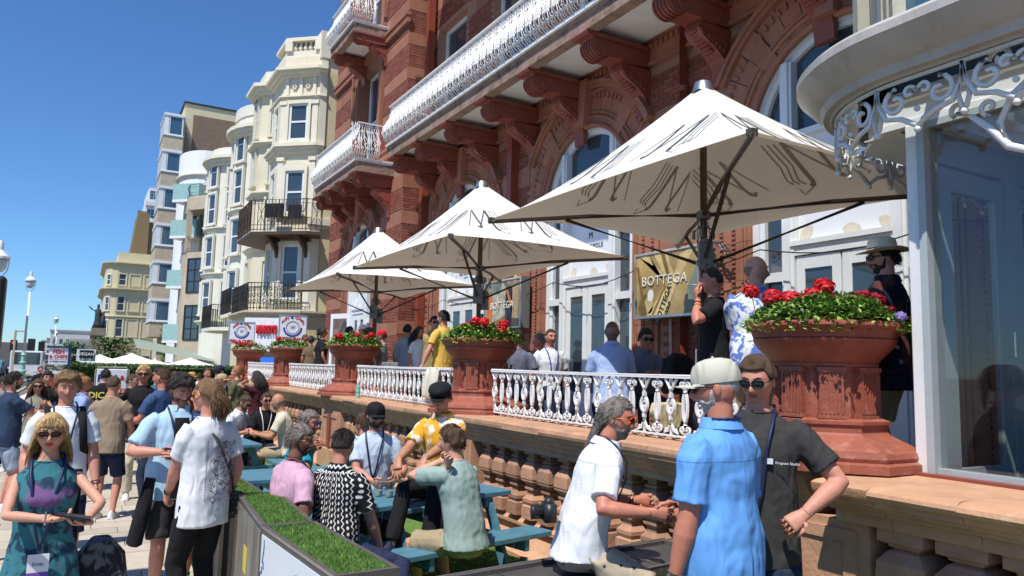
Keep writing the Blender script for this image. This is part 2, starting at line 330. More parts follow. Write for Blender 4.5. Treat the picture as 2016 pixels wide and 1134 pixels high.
# geraniums
def leaf(b,c,s,up=.5):
    a=rnd.uniform(0,6.28); t=rnd.uniform(-.2,1.1); d=Vector((math.cos(a)*math.cos(t),math.sin(a)*math.cos(t),math.sin(t))); u,w=frame(d); u=u*math.cos(t)+w*.3
    c=Vector(c); k=s*.42
    b.add([c,c+d*s*.5+u*k,c+d*s,c+d*s*.5-u*k],[(0,1,2,3)])
def geranium(name,loc,reds,nl,label,s=.035,dens=1,dark=False,spill=1.):
    t=thing(name,label,'plant',loc,0,'geraniums planted in the urns')
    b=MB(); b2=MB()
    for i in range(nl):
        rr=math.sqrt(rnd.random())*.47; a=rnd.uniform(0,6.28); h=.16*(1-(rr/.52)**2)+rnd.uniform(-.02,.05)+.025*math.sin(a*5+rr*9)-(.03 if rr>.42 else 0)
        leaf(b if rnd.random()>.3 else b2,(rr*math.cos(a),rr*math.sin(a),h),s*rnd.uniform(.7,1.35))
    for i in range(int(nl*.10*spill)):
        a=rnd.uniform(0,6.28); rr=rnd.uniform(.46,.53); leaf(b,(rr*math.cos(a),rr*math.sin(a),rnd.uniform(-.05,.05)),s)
    b.obj('foliage',leafm,t)['kind']='stuff'; b2.obj('foliage_shaded_leaves',leafd,t)['kind']='stuff'  # second mesh holds the leaves picked at random for the darker green
    for (x,y,z,r,mm) in reds:
        f=MB()
        for _ in range(int(230*dens)):
            v=Vector((rnd.gauss(0,1),rnd.gauss(0,1),rnd.gauss(0,1))).normalized()*r; v.z*=.75
            u,w=frame(v); k=.016 if r>.06 else .011; c=Vector((x,y,z))+v*rnd.uniform(.75,1.05); q=v.normalized()*rnd.uniform(-.008,.008)
            f.add([c+u*k+q,c+w*k-q,c-u*k+q,c-w*k-q],[(0,1,2,3)])
        f.tube([(x*.9,y*.9,.02),(x,y,z)],.004,4)
        f.obj('flower_head',[petal,petal2,petalv][mm],t)
    return t
reds1=[(-.27,.36,.25,.06,0),(-.22,.22,.20,.075,0),(-.17,.12,.19,.07,0),(-.06,.02,.20,.085,0),(-.02,-.03,.27,.07,0),(.0,-.02,.19,.075,0),(.20,-.14,.19,.075,1),(.24,-.22,.18,.065,1),(.18,-.18,.22,.035,1),(.30,-.28,.12,.04,1),(.12,-.46,.06,.035,2)]
geranium('geranium_bed',(4.22,3.2,2.16),reds1,6800,'red geraniums with bright green leaves in the nearest urn',.033,spill=.6)
def reds(n,sd):
    r=random.Random(sd); return [(r.uniform(-.38,.38),r.uniform(-.38,.38),r.uniform(.13,.23),r.uniform(.055,.085),0) for _ in range(n)]
GL=['red geraniums in the urn beside the man in the yellow tee shirt','red geraniums in the urn in front of the far umbrella pole','mostly green geranium bed with few red blooms below the round restaurant sign','small cluster of red geraniums in the farthest urn']
for (py,n,sd,nl),l in zip(((8.05,9,3,2200),(12.9,7,5,1800),(17.75,3,8,1200),(22.6,9,9,900)),GL): geranium('geranium_bed',(4.22,py,2.16),reds(n,sd),nl,l,.05,.6)
# ================================================================ white iron terrace railings
def rail_unit():
    b=MB(); r=.0150
    # element a: scrolls, oval loop, scrolls (y centre 0)
    def C(cy,cz,rr,sg): return spiral((cy,cz),rr,rr*.45,-90,230,9,0,sg)
    for sg in (-1,1):
        b.tube(C(sg*.030,.440,.027,sg),r*.8,5); b.tube(C(sg*.030,.085,.027,sg),r*.8,5)
        b.tube([(0,sg*.03,.413),(0,sg*.012,.40),(0,sg*.012,.385)],r*.7,4); b.tube([(0,sg*.03,.058),(0,sg*.012,.05),(0,0,.03)],r*.7,4)
    b.tube([(0,.024*math.sin(2*PI*k/14),.262+.112*math.cos(2*PI*k/14)) for k in range(14)],r*.95,5,closed=True)
    b.tube([(0,0,.375),(0,0,.41)],r*1.3,5); b.tube([(0,0,.12),(0,0,.15)],r*1.3,5); b.tube([(0,0,.0),(0,0,.06)],r,5); b.tube([(0,0,.45),(0,0,.485)],r,5)
    # element b at y=.165
    c=.165
    for sg in (-1,1):
        b.tube([(0,c,.36),(0,c+sg*.010,.40),(0,c+sg*.040,.445),(0,c+sg*.068,.48)],r*.9,5); b.tube([(0,c+sg*.022,.425),(0,c+sg*.016,.46),(0,c+sg*.004,.485)],r*.7,4)
        b.tube([(0,c,.15),(0,c+sg*.010,.11),(0,c+sg*.042,.065),(0,c+sg*.075,.05),(0,c+sg*.055,.085)],r*.85,5)
    b.tube([(0,c+.038*math.sin(2*PI*k/14),.262+.058*math.cos(2*PI*k/14)) for k in range(14)],r*1.1,5,closed=True)
    b.ball((0,c,.285),.013,6); b.ball((0,c,.245),.013,6)
    b.box(-.014,.014,c-.014,c+.014,.33,.365); b.box(-.014,.014,c-.014,c+.014,.155,.19); b.tube([(0,c,.0),(0,c,.16)],r,5)
    return b.mesh('baluster',ironw,40)
ru=rail_unit()
RL=['white cast iron railing between the two nearest urns, above the shaking hands','white iron railing with a cream jacket hung over it, where the yellow shirted man leans','white iron railing below the woman in the black tee shirt, second from the far end','white cast iron railing at the far end between the two farthest urns']
for k in range(4):
    y0=POTS[k]+.46; y1=POTS[k+1]-.46
    t=thing('terrace_railing',RL[k],'railing',(4.14,y0,1.31),0,'white iron railings on the terrace wall')
    L_=y1-y0; b=MB(); b.box(-.022,.022,0,L_,.485,.503); b.tube([(0,0,.507),(0,L_,.507)],.024,8,flat=.6); b.obj('top_rail',ironw,t,smooth=50)
    b=MB(); b.box(-.014,.014,0,L_,.022,.036); b.obj('bottom_rail',ironw,t)
    n=12; st=L_/n
    for i in range(n): 
        o=link('baluster',ru,t,(0,.09+i*st,.0)); o.scale=(1,st/.33,1)
# ================================================================ umbrellas
HX,HY=1.45,1.95; CZ=2.55; PK=3.86  # corner height, peak height above terrace
def canopy_pt(u,v,off=0):
    # u,v in -1..1 over the plan
    m=max(abs(u),abs(v)); e=min(abs(u),abs(v))
    d=m
    z=CZ+(PK-CZ)*(1-d)**1.32+ .02
    # edges between the corners are drawn in and up
    cv=1-(e/m)**2 if m>1e-6 else 0
    inn=1-.05*cv*m**2
    z+=.05*cv*m**2
    return Vector((u*HX*inn,v*HY*inn,z+off))
def make_umbrella():
    t=thing('patio_umbrella','','umbrella',(5.47,5.55,TZ))
    b=MB(); b.tube([(0,0,0),(0,0,3.3)],.038,12); b.lathe([(.16,0),(.16,.02),(.05,.05)],12); b.obj('pole',polem,t,smooth=40)
    b=MB(); per=[]; q=20
    for k in range(q): per.append((-1+2*k/q,-1))
    for k in range(q): per.append((1,-1+2*k/q))
    for k in range(q): per.append((1-2*k/q,1))
    for k in range(q): per.append((-1,1-2*k/q))
    rg=[.03+.97*(i/26) for i in range(27)]; n=len(per)
    vs=[canopy_pt(u*d,v*d) for d in rg for u,v in per]
    b.add(vs,[(i*n+k,i*n+(k+1)%n,(i+1)*n+(k+1)%n,(i+1)*n+k) for i in range(26) for k in range(n)])
    b.obj('canopy',fabric,t,smooth=True)
    b=MB(); b.lathe([(.115,PK-.07),(.085,PK+.03),(.08,PK+.035),(.01,PK+.037)],24); b.obj('peak_cap',alum,t,smooth=40)
    hub=MB(); hub.lathe([(.055,2.42),(.075,2.43),(.075,2.50),(.055,2.51)],12); hub.lathe([(.05,1.93),(.07,1.94),(.07,2.0),(.05,2.01)],12)
    for k in range(4): a=k*PI/2+.6; hub.tube([(math.cos(a)*.03,math.sin(a)*.03,2.35),(math.cos(a)*.10,math.sin(a)*.10,2.30),(math.cos(a)*.10,math.sin(a)*.10,2.22)],.018,6)
    for k in range(5): a=k*1.25; hub.tube([(math.cos(a)*.05,math.sin(a)*.05,2.4),(math.cos(a+.4)*.075,math.sin(a+.4)*.075,2.2),(math.cos(a)*.05,math.sin(a)*.05,1.98)],.006,4)
    hub.obj('hub',greyp,t)
    for sx in (-1,1):
        for sy in (-1,1):
            b=MB(); e=canopy_pt(sx,sy); b.tube([(sx*.04,sy*.05,2.47),(e.x*.5,e.y*.5,CZ-.02),(e.x*1.012,e.y*1.012,CZ-.012)],.024,8); b.box(-.03,.03,-.03,.03,-.015,.035,Matrix.Translation((e.x*1.0,e.y*1.0,CZ+.0))); b.obj('rib',polem,t,smooth=50)
            b=MB(); b.tube([(sx*.05,sy*.06,1.97),(e.x*.62,e.y*.62,CZ-.045)],.02,8); b.obj('strut',polem,t,smooth=50)
    for k,(a,z) in enumerate(((-2.2,1.90),(.4,1.82))):
        b=MB(); b.box(-.07,.07,.09,.17,z-.02,z+.26); b.lathe([(.07,z+.26),(.055,z+.29),(.02,z+.3)],10,c=(0,.13,0)); b.box(-.05,.05,.17,.175,z,z+.2); b.tube([(0,0,z+.1),(0,.1,z+.1)],.02,6)
        o=bevel(b.obj('heater_lamp',greyp,t),.02,2); o.rotation_euler=(0,0,a-PI/2)
    # printed M marks, two on each of the four sides, outside and inside
    def mark(side,cx,cy,s,off,mir,strokes,m,nm):
        b=MB()
        for pts,w in strokes:
            P=[]
            for (a,c) in pts:
                aa=(cx+(a*s*mir)); dd=(cy+c*s)      # a along the edge, d from peak(0) to edge(1)
                P.append((aa,dd))
            q=[]
            for i in range(len(P)-1):
                n_=6
                for k in range(n_): f=k/n_; q.append((P[i][0]*(1-f)+P[i+1][0]*f,P[i][1]*(1-f)+P[i+1][1]*f))
            q.append(P[-1])
            L=[];
            for i,(a,d) in enumerate(q):
                a2,d2=q[min(i+1,len(q)-1)]; a1,d1=q[max(i-1,0)]; tx,ty=a2-a1,d2-d1; l=math.hypot(tx,ty) or 1; nx,ny=-ty/l*w*s/2,tx/l*w*s/2
                for sg in (-1,1):
                    A,D=a+nx*sg,d+ny*sg; D=min(max(D,.05),.97); A=max(-D*.98,min(D*.98,A))
                    uv={0:(-D,A),1:(D,A),2:(A,-D),3:(A,D)}[side]
                    L.append(canopy_pt(uv[0],uv[1],off))
            b.add(L,[(2*i,2*i+1,2*i+3,2*i+2) for i in range(len(q)-1)])
        o=b.obj(nm,m,t); return o
    M1=[([(-.85,.36),(-.32,-.40)],.022),([(-.32,-.40),(-.42,.22),(-.47,.36),(-.55,.40),(-.59,.33)],.06),([(-.55,.40),(.12,-.42)],.03),([(.12,-.42),(.0,.36),(.02,.44),(.08,.46)],.08)]
    M2=[([(.26,-.42),(.16,0),(.22,.30),(.14,.40)],.03),([(.36,-.44),(.26,0),(.31,.28),(.24,.38)],.03),([(.46,-.46),(.37,0),(.41,.26),(.33,.36)],.03),([(.06,.50),(.26,.62),(.30,.48)],.02)]
    for side,mir in ((0,-1),(1,1),(2,1),(3,-1)):
        for cx,cy,s in ((-.30,.56,.36),(.30,.56,.36)):
            for off in (.005,-.006):
                mark(side,cx,cy,s,off,mir,M1,logo if off>0 else logo_in,'printed_monogram'); mark(side,cx,cy,s,off,mir,M2,logo2 if off>0 else logo_in,'printed_wave_lines')
    return t
umb=make_umbrella()
UL=['off white square terrace umbrella nearest the camera, over the smoking man','off white square terrace umbrella in the middle of the three','off white square terrace umbrella farthest from the camera, above the red capped man']
umb['label']=UL[0]; umb['group']='square umbrellas on the hotel terrace'
copy_tree(umb,(5.47,10.55,TZ-.03),0,UL[1]); copy_tree(umb,(5.47,15.45,TZ-.05),0,UL[2])
# ================================================================ hotel
hotel=thing('hotel','long red brick and terracotta hotel with white iron balconies and arched windows along the terrace','hotel',(7.6,10,0))
HL=Vector((-7.6,-10,0))
def hobj(mb,name,m,par=hotel,**k):
    o=mb.obj(name,m,par,**k)
    if par is hotel: o.location=HL
    return o
XF=7.6; ARCH=[(5.5,1.31,4.9),(10.56,1.31,4.9),(15.5,1.31,4.9)]
ZT=7.35
def arched_wall(x,y0,y1,z0,z1,arches,depth,b):
    ys=y0
    for (yc,w,zs) in arches:
        b.box(x,x+depth,ys,yc-w,z0,z1); ys=yc+w
        n=28; P=[(yc-w*math.cos(PI*i/n),zs+w*math.sin(PI*i/n)) for i in range(n+1)]
        for i in range(n):
            (a,c),(d,e)=P[i],P[i+1]
            b.add([(x,a,c),(x,d,e),(x,d,z1),(x,a,z1),(x+depth,a,c),(x+depth,d,e),(x+depth,d,z1),(x+depth,a,z1)],[(0,3,2,1),(4,5,6,7),(0,1,5,4),(3,7,6,2)])
    b.box(x,x+depth,ys,y1,z0,z1)
b=MB(); arched_wall(XF,-3,18.3,0,ZT,ARCH,.5,b); hobj(b,'wall',mortar)
BX=7.0; BY0,BY1=18.05,24.6; BARCH=[(21.2,1.12,4.95)]
b=MB(); arched_wall(BX,BY0,BY1,0,ZT,BARCH,.9,b)
b.box(BX,BX+.9,BY0,20.2,ZT,17); b.box(BX,BX+.9,22.2,BY1,ZT,17); b.box(BX,BX+.9,20.2,22.2,ZT,7.7); b.box(BX,BX+.9,20.2,22.2,10.9,11.6); b.box(BX,BX+.9,20.2,22.2,15,17); b.box(BX+.9,12,BY1-.4,BY1,0,17)
hobj(b,'bay_wall',mortar)
# upper main wall with window openings
UW=[(16.75,.8,8.1,10.8),(13.6,.9,8.1,10.8),(10.4,.9,8.1,10.8)]
b=MB(); ys=4
for (yc,w,z0,z1) in sorted(UW): b.box(XF+.1,XF+.6,ys,yc-w,ZT,13); b.box(XF+.1,XF+.6,yc-w,yc+w,ZT,z0); b.box(XF+.1,XF+.6,yc-w,yc+w,z1,13); ys=yc+w
b.box(XF+.1,XF+.6,ys,18.3,ZT,13); hobj(b,'upper_wall',mortar)
b=MB(); b.box(XF,12,-3,18.2,-.1,0); b.box(11.9,12,-3,18.2,0,13); hobj(b,'rear_wall',mortar)
# ---- bricks and stone bands
# visible brick zones: (x, y0,y1,z0,z1); a course is skipped where a stone band lies
def in_arch(y,z,arches,ex):
    for (yc,w,zs) in arches:
        if z<zs:
            if abs(y-yc)<w+ex: return True
        elif math.hypot(y-yc,z-zs)<w+ex: return True
    return False
def bands(z): # stone band zones
    k=(z-1.0)%.98
    return k>.62
bu=MB().box(0,.02,0,1,0,1).mesh('brick',brickm)
cand=[]
def zone(x,y0,y1,z0,z1,arches=(),ex=.62,skipw=()):
    c=0; z=z0
    while z<z1-.07:
        if not bands(z):
            y=y0-(.11 if c%2 else 0)
            while y<y1:
                w=.222; a,d=max(y,y0),min(y+w,y1)
                if d-a>.05 and not any(abs((a+d)/2-p[0])<p[1]+.12 and p[2]-.1<z<p[3]+.1 for p in skipw):
                    if not (in_arch(a,z,arches,ex) or in_arch(d,z+.07,arches,ex) or in_arch(a,z+.07,arches,ex)): cand.append((x,a+.006,z+.006,d-a-.012,.063))
                y+=w
        z+=.076; c+=1
zone(XF,3.0,18.0,1.0,ZT-.5,ARCH); zone(XF+.1,4,18.0,ZT+.3,13,(),0,UW)
zone(BX,BY0,BY1,1.0,ZT-.4,BARCH,.5); zone(BX,BY0,BY1,ZT+.5,17,(),0,[(21.2,1.25,7.6,10.9),(21.2,1.25,11.5,15)])
def vis_brick(c):
    x,y,z=c[:3]; return x==XF and 7.3<y<9.2 and 4.2<z or (x==XF and 3.5<y<9.3 and z>5.3) or (x==XF and 7.5<y<8.7 and 1.9<z<2.8)
nb=sorted([c for c in cand if vis_brick(c)],key=lambda c:c[1]-c[2]*.3)[:298]; nbs=set(nb)
brickwall=MB()
for c in cand:
    x,y,z,w,h=c
    if c in nbs:
        o=link('brick',bu,hotel,(x-.014-7.6,y-10,z)); o.scale=(1,w,h)
    else: brickwall.box(x-.014-rnd.random()*.003,x+.004,y,y+w,z,z+h)
hobj(brickwall,'brickwork',brickm)['kind']='stuff'
bd=MB()
def bandzone(x,y0,y1,z0,z1,arches,ex,skipw=()):
    k=0
    while 1.0+.98*k<z1:
        a=1.0+.98*k+.625; d=a+.345
        if a>z0 and d<z1:
            y=y0
            while y<y1:
                w=min(.6,y1-y)
                if w>.05:
                    q=(y,y+w)
                    if not (in_arch(q[0],a,arches,ex) or in_arch(q[1],d,arches,ex) or in_arch(q[0],d,arches,ex) or in_arch(q[1],a,arches,ex)) and not any(q[1]>p[0]-p[1]-.1 and q[0]<p[0]+p[1]+.1 and p[2]<d and p[3]>a for p in skipw): bd.box(x-.018,x+.004,q[0]+.002,q[1]-.002,a,d)
                y+=.6 if not arches else .15 if False else .6
        k+=1
for (a,c) in ((7.46,8.6),(12.55,13.45),(17.45,18.0),(3.0,3.5)): bandzone(XF,a,c,1,ZT-.5,[],0)
bandzone(BX,BY0,19.5,1,17,[],0); bandzone(BX,22.9,BY1,1,17,[],0); bandzone(XF+.1,4,18,ZT+.3,13,(),0,UW)
hobj(bd,'stone_band',tstone)['kind']='stuff'
# quoins on the return face of the bay (faces the camera)
b=MB(); z=1.0; k=0
rb=MB()
while z<16.5:
    if bands(z+.01): b.box(BX-.01,7.7,BY0-.02,BY0+.01,z,z+.345); z+=.36
    else:
        for i in range(3): rb.box(BX+.01+i*.21,BX+.2+i*.21,BY0-.013,BY0+.01,z+.006,z+.069)
        z+=.076
hobj(b,'quoin',tstone)['kind']='stuff'; hobj(rb,'return_brickwork',brickm)['kind']='stuff'
# ---- arches: voussoirs, hood, jamb stones, studs
stud=MB()
def arch_trim(x,yc,w,zs,ex,z0):
    n=17
    for i in range(n):
        a0=PI*i/n+.004; a1=PI*(i+1)/n-.004; m=4
        r0,r1=w,w+ex
        pr=[]
        for rr,rev in ((r0,False),(r1,True)):
            seq=[a0+(a1-a0)*j/m for j in range(m+1)]
            if rev: seq=seq[::-1]
            pr+=[(yc+rr*math.cos(a),zs+rr*math.sin(a)) for a in seq]
        b=MB(); b.prism(pr,x-(.055 if i%4 else .085),x+.4,'x'); hobj(b,'voussoir',tstone)
    # recessed inner rolls
    for rr,tt in ((w-.03,.05),(w+.12,.035),(w+.20,.025)):
        b=MB(); b.tube([(x-.06,yc+rr*math.cos(PI*i/30),zs+rr*math.sin(PI*i/30)) for i in range(31)],tt,6); hobj(b,'arch_roll',tstone,smooth=True)
    for i in range(46):
        a=PI*(i+.5)/46; c=(yc+(w+ex-.13)*math.cos(a),zs+(w+ex-.13)*math.sin(a)); M=Matrix.Translation((x-.06,c[0],c[1]))@Matrix.Rotation(a,4,'X')
        stud.box(-.03,0,-.05,.05,-.018,.018,M)
    # hood with keystone
    b=MB(); ro=w+ex; P=[]
    n2=24
    for i in range(n2):
        a0=R(28)+R(124)*i/n2; a1=R(28)+R(124)*(i+1)/n2
        if True:
            for (ra,rb_,dx) in ((ro,ro+.07,.13),(ro+.07,ro+.13,.17)):
                q=[(yc+rr*math.cos(a),zs+rr*math.sin(a)) for rr,a in ((ra,a0),(rb_,a0),(rb_,a1),(ra,a1))]; b.prism(q,x-dx,x,'x')
    hobj(b,'hood_mould',sand if False else tstone)
    b=MB(); b.prism([(yc-.13,zs+w-.05),(yc+.13,zs+w-.05),(yc+.2,zs+ro+.16),(yc-.2,zs+ro+.16)],x-.22,x,'x'); hobj(b,'keystone',tstone)
    for sg in (-1,1):
        z=z0; k=0
        while z<zs-.05:
            h=.52; y0,y1=sorted((yc+sg*w,yc+sg*(w+ex))); b=MB(); b.box(x-.05,x+.4,y0,y1,z+.003,min(z+h,zs)-.003)
            for q in (.05,.11): b.box(x-.07,x-.05,min(yc+sg*(w+q),yc+sg*(w+q+.03)),max(yc+sg*(w+q),yc+sg*(w+q+.03)),z+.003,min(z+h,zs)-.003)
            hobj(b,'jamb_stone',tstone); z+=h
        zz=z0+.05
        while zz<zs: 
            for q in (.28,.50): yy=yc+sg*(w+q); stud.box(x-.08,x-.05,yy-.03,yy+.03,zz,zz+.03)
            zz+=.065
for (yc,w,zs) in ARCH: arch_trim(XF,yc,w,zs,.62,1.0)
arch_trim(BX,21.2,1.12,4.95,.5,1.0)
hobj(stud,'dog_tooth_ornament',tstone)['kind']='stuff'
# ---- arched windows with doors
def arched_window(x,yc,w,zs,opened=False):
    win=MB(); xf=x+.06
    # outer ring frame + posts
    for (r0,r1,d) in ((w-.10,w-.0,.0),(w-.17,w-.10,.04)):
        n=32
        for i in range(n):
            a0,a1=PI*i/n,PI*(i+1)/n; win.prism([(yc+rr*math.cos(a),zs+rr*math.sin(a)) for rr,a in ((r0,a0),(r1,a0),(r1,a1),(r0,a1))],xf-.06+d,xf+.1,'x')
        for sg in (-1,1): win.box(xf-.06+d,xf+.1,*sorted((yc+sg*r0,yc+sg*r1)),1.0,zs)
    m=w*.56
    for sg in (-1,1):
        zt=zs+math.sqrt((w-.12)**2-m*m)
        win.box(xf-.08,xf+.08,yc+sg*m-.09,yc+sg*m+.09,1.0,zt); win.box(xf-.11,xf-.08,yc+sg*m-.05,yc+sg*m+.05,1.0,zt)
    win.box(xf-.06,xf+.08,yc-w+.1,yc-m,3.02,3.14); win.box(xf-.06,xf+.08,yc+m,yc+w-.1,3.02,3.14); win.box(xf-.07,xf+.08,yc-m,yc+m,3.32,3.44); win.box(xf-.10,xf+.0,yc-m,yc+m,3.44,3.50)
    win.box(xf-.04,xf+.08,yc-w+.1,yc-m,1.0,1.45); win.box(xf-.04,xf+.08,yc+m,yc+w-.1,1.0,1.45); win.box(xf-.05,xf+.08,yc-m,yc+m,zs-.06,zs+.02)
    wo_=hobj(win,'arched_window',whitef)
    p=MB(); n=32; pts=[(yc+(w-.1)*math.cos(PI*i/n),zs+(w-.1)*math.sin(PI*i/n)) for i in range(n+1)]+[(yc-w+.1,1.0),(yc+w-.1,1.0)]
    p.prism(pts,xf+.04,xf+.06,'x'); p.obj('pane',pane,wo_)
    # printed white sheet over the middle light
    p=MB(); p.box(xf+.025,xf+.035,yc-m+.09,yc+m-.09,3.50,zs-.06); p.obj('printed_panel',mat('frosted_print',(.74,.77,.80),.25,.05,1.2),wo_)
    xx=xf+.02
    q=MB()
    ydir=FACE_W
    l1=text('M',.16,(xx,yc,4.22),FACE_W,logo,wo_,'printed_letter'); 
    text('METROPOLE',.115,(xx,yc,4.02),FACE_W,logo,wo_,'printed_name',space=1.15); text('BRASSERIE & BAR' if False else 'BRIGHTON',.045,(xx,yc,3.93),FACE_W,logo2,wo_,'printed_name')
    lf=mat('print_leaf_beige',(.62,.56,.46),.6)
    for (dy,dz,a,s) in ((-m+.2,3.58,.6,.22),(m-.2,3.60,-.7,.25),(-.1,3.56,.2,.26),(m-.18,3.95,-1.2,.22),(-m+.16,4.4,1.2,.22),(m-.16,4.6,-1.3,.2)):
        lb=MB(); L=[]
        for i in range(9):
            t=i/8; ww=s*.30*math.sin(PI*t)**.7
            for sg in (-1,1):
                py,pz=-s/2+s*t,sg*ww; L.append((xx+.001,yc+dy+py*math.cos(a)-pz*math.sin(a),dz+py*math.sin(a)+pz*math.cos(a)))
        lb.add(L,[(2*i,2*i+1,2*i+3,2*i+2) for i in range(8)]); lb.obj('printed_leaf',lf,wo_)
    # double doors
    for sg in (-1,1):
        y0,y1=sorted((yc+sg*.01,yc+sg*(m-.10))); d=MB()
        for (a,c,e,f) in ((y0,y0+.12,1.02,3.31),(y1-.12,y1,1.02,3.31),(y0+.12,y1-.12,3.14,3.31),(y0+.12,y1-.12,1.02,1.45)): d.box(xf-.05,xf+.0,a,c,e,f)
        do=hobj(d,'door',whitef); bevel(do,.006)
        p=MB(); p.box(xf-.03,xf-.02,y0+.12,y1-.12,1.45,3.14); p.obj('door_pane',pane,do)
        if opened and sg<0: do.rotation_euler=(0,0,0)
for (yc,w,zs) in ARCH: arched_window(XF,yc,w,zs)
arched_window(BX,21.2,1.12,4.95)
# open white door leaf in front of the bay doorway
d=MB(); 
for (a,c,e,f) in ((0,.12,0,2.35),(.78,.9,0,2.35),(.12,.78,2.2,2.35),(.12,.78,0,.5)): d.box(-.025,.025,a,c,e,f)
do=d.obj('open_door',whitef,hotel); do.location=(6.98-7.6,21.9-10,1.02); do.rotation_euler=(0,0,R(22))
p=MB(); p.box(-.004,.004,.12,.78,.5,2.2); p.obj('door_pane',clear,do)
# upper windows
def sash(x,yc,w,z0,z1,par=None,nm='sash_window'):
    b=MB(); b.box(x,x+.1,yc-w,yc-w+.1,z0,z1); b.box(x,x+.1,yc+w-.1,yc+w,z0,z1); b.box(x,x+.1,yc-w+.1,yc+w-.1,z1-.1,z1); b.box(x,x+.1,yc-w+.1,yc+w-.1,z0,z0+.12); b.box(x+.02,x+.09,yc-w+.1,yc+w-.1,(z0+z1)/2-.04,(z0+z1)/2+.04)
    o=hobj(b,nm,whitef); p=MB(); p.box(x+.05,x+.06,yc-w+.1,yc+w-.1,z0+.1,z1-.1); p.obj('pane',pane,o)
for (yc,w,z0,z1) in UW: sash(XF+.28,yc,w,z0,z1)
sash(BX+.3,21.2,.8,7.75,10.85); sash(BX+.3,21.2,.8,11.7,15)
b=MB()
for z0,z1 in ((7.8,11.0),(11.7,15)):
    for sg in (-1,1):
        for q in range(4):
            y0,y1=sorted((21.2+sg*(.95+q*.12),21.2+sg*(1.04+q*.12))); b.box(BX-.05-.02*q,BX+.3,y0,y1,z0,z1)
    b.box(BX-.12,BX+.3,19.9,22.5,z1,z1+.22)
hobj(b,'window_surround',tstone)
b=MB(); 
for z in (11.05,7.55): b.box(BX-.10,BX,BY0-.1,BY1,z,z+.18); b.box(BX-.14,BX,BY0-.12,BY1,z+.18,z+.26)
hobj(b,'string_course',tstone)
# ---- downpipes
def pipe(y,z0,z1,x=XF-.10,sq=False):
    b=MB()
    if sq: b.box(x-.09,x+.09,y-.09,y+.09,z0,z1)
    else: b.tube([(x,y,z0),(x,y,z1)],.062,12)
    z=z0+1.0
    while z<z1: 
        if not sq: b.lathe([(.082,z-.03),(.082,z+.05),(.07,z+.06)],12,c=(x,y,0))
        z+=1.35
    hobj(b,'downpipe',pipem,smooth=40)
pipe(8.02,1.0,7.2); pipe(13.1,1.0,7.1,XF-.1,True); pipe(17.75,1.0,7.1,XF-.12,True); pipe(17.75,7.6,13,XF-.1,True)
b=MB(); b.tube([(XF-.05,8.35,1.0),(XF-.05,8.35,2.9)],.02,6); hobj(b,'conduit',whitep)
# ---- frieze with dentils under the soffit
b=MB(); b.box(XF-.06,XF,-3,18,6.72,7.22)
y=-2.9
while y<18: b.box(XF-.10,XF-.06,y,y+.06,6.98,7.06); y+=.12
b.box(XF-.13,XF-.06,-3,18,7.1,7.22); b.box(XF-.10,XF-.06,-3,18,6.70,6.76); hobj(b,'frieze',tstone)['kind']='stuff'
# ---- balconies
bomb=[(0,0),(-.13,.10),(-.19,.24),(-.17,.38),(-.08,.54),(.0,.70),(.03,.86),(.03,.98)]
def bz(z):
    for (x0,a),(x1,c) in zip(bomb,bomb[1:]):
        if a<=z<=c: t=(z-a)/(c-a); t=t*t*(3-2*t); return x0+(x1-x0)*t
    return .03
def bent(pts): return [(bz(z),y,z) for (y,z) in pts]
def balc_unit():
    b=MB(); r=.013
    for k in range(3):
        y=.05+k*.08
        b.tube(bent([(y+.018*math.sin(z*9+k*2),z) for z in [i*.98/14 for i in range(15)]]),r*.8,4)
    def sp(cy,cz,rr,sg,a0=-90,a1=260): return bent([(p[1],max(0,min(.98,p[2]))) for p in spiral((cy,cz),rr,rr*.3,a0,a1,8,0,sg)])
    for sg in (-1,1):
        for (cz,rr) in ((.12,.055),(.27,.05),(.75,.05),(.90,.045)): b.tube(sp(.13+sg*.06,cz,rr,sg),r*.8,4)
        b.tube(bent([(.13,.36),(.13+sg*.09,.46),(.13,.62)]),r*.9,4)
    b.tube(bent([(.0+.045*math.cos(a*PI/4)+.0,.5+.07*math.sin(a*PI/4)) for a in range(9)]),r*.7,4)
    for z in (.18,.34,.66,.84): b.ball((bz(z),.13,z),.02,5)
    b.tube(bent([(0,z/7*.98) for z in range(8)]),r,4)
    return b.mesh('balustrade_panel',ironw,50)
bu_=balc_unit()
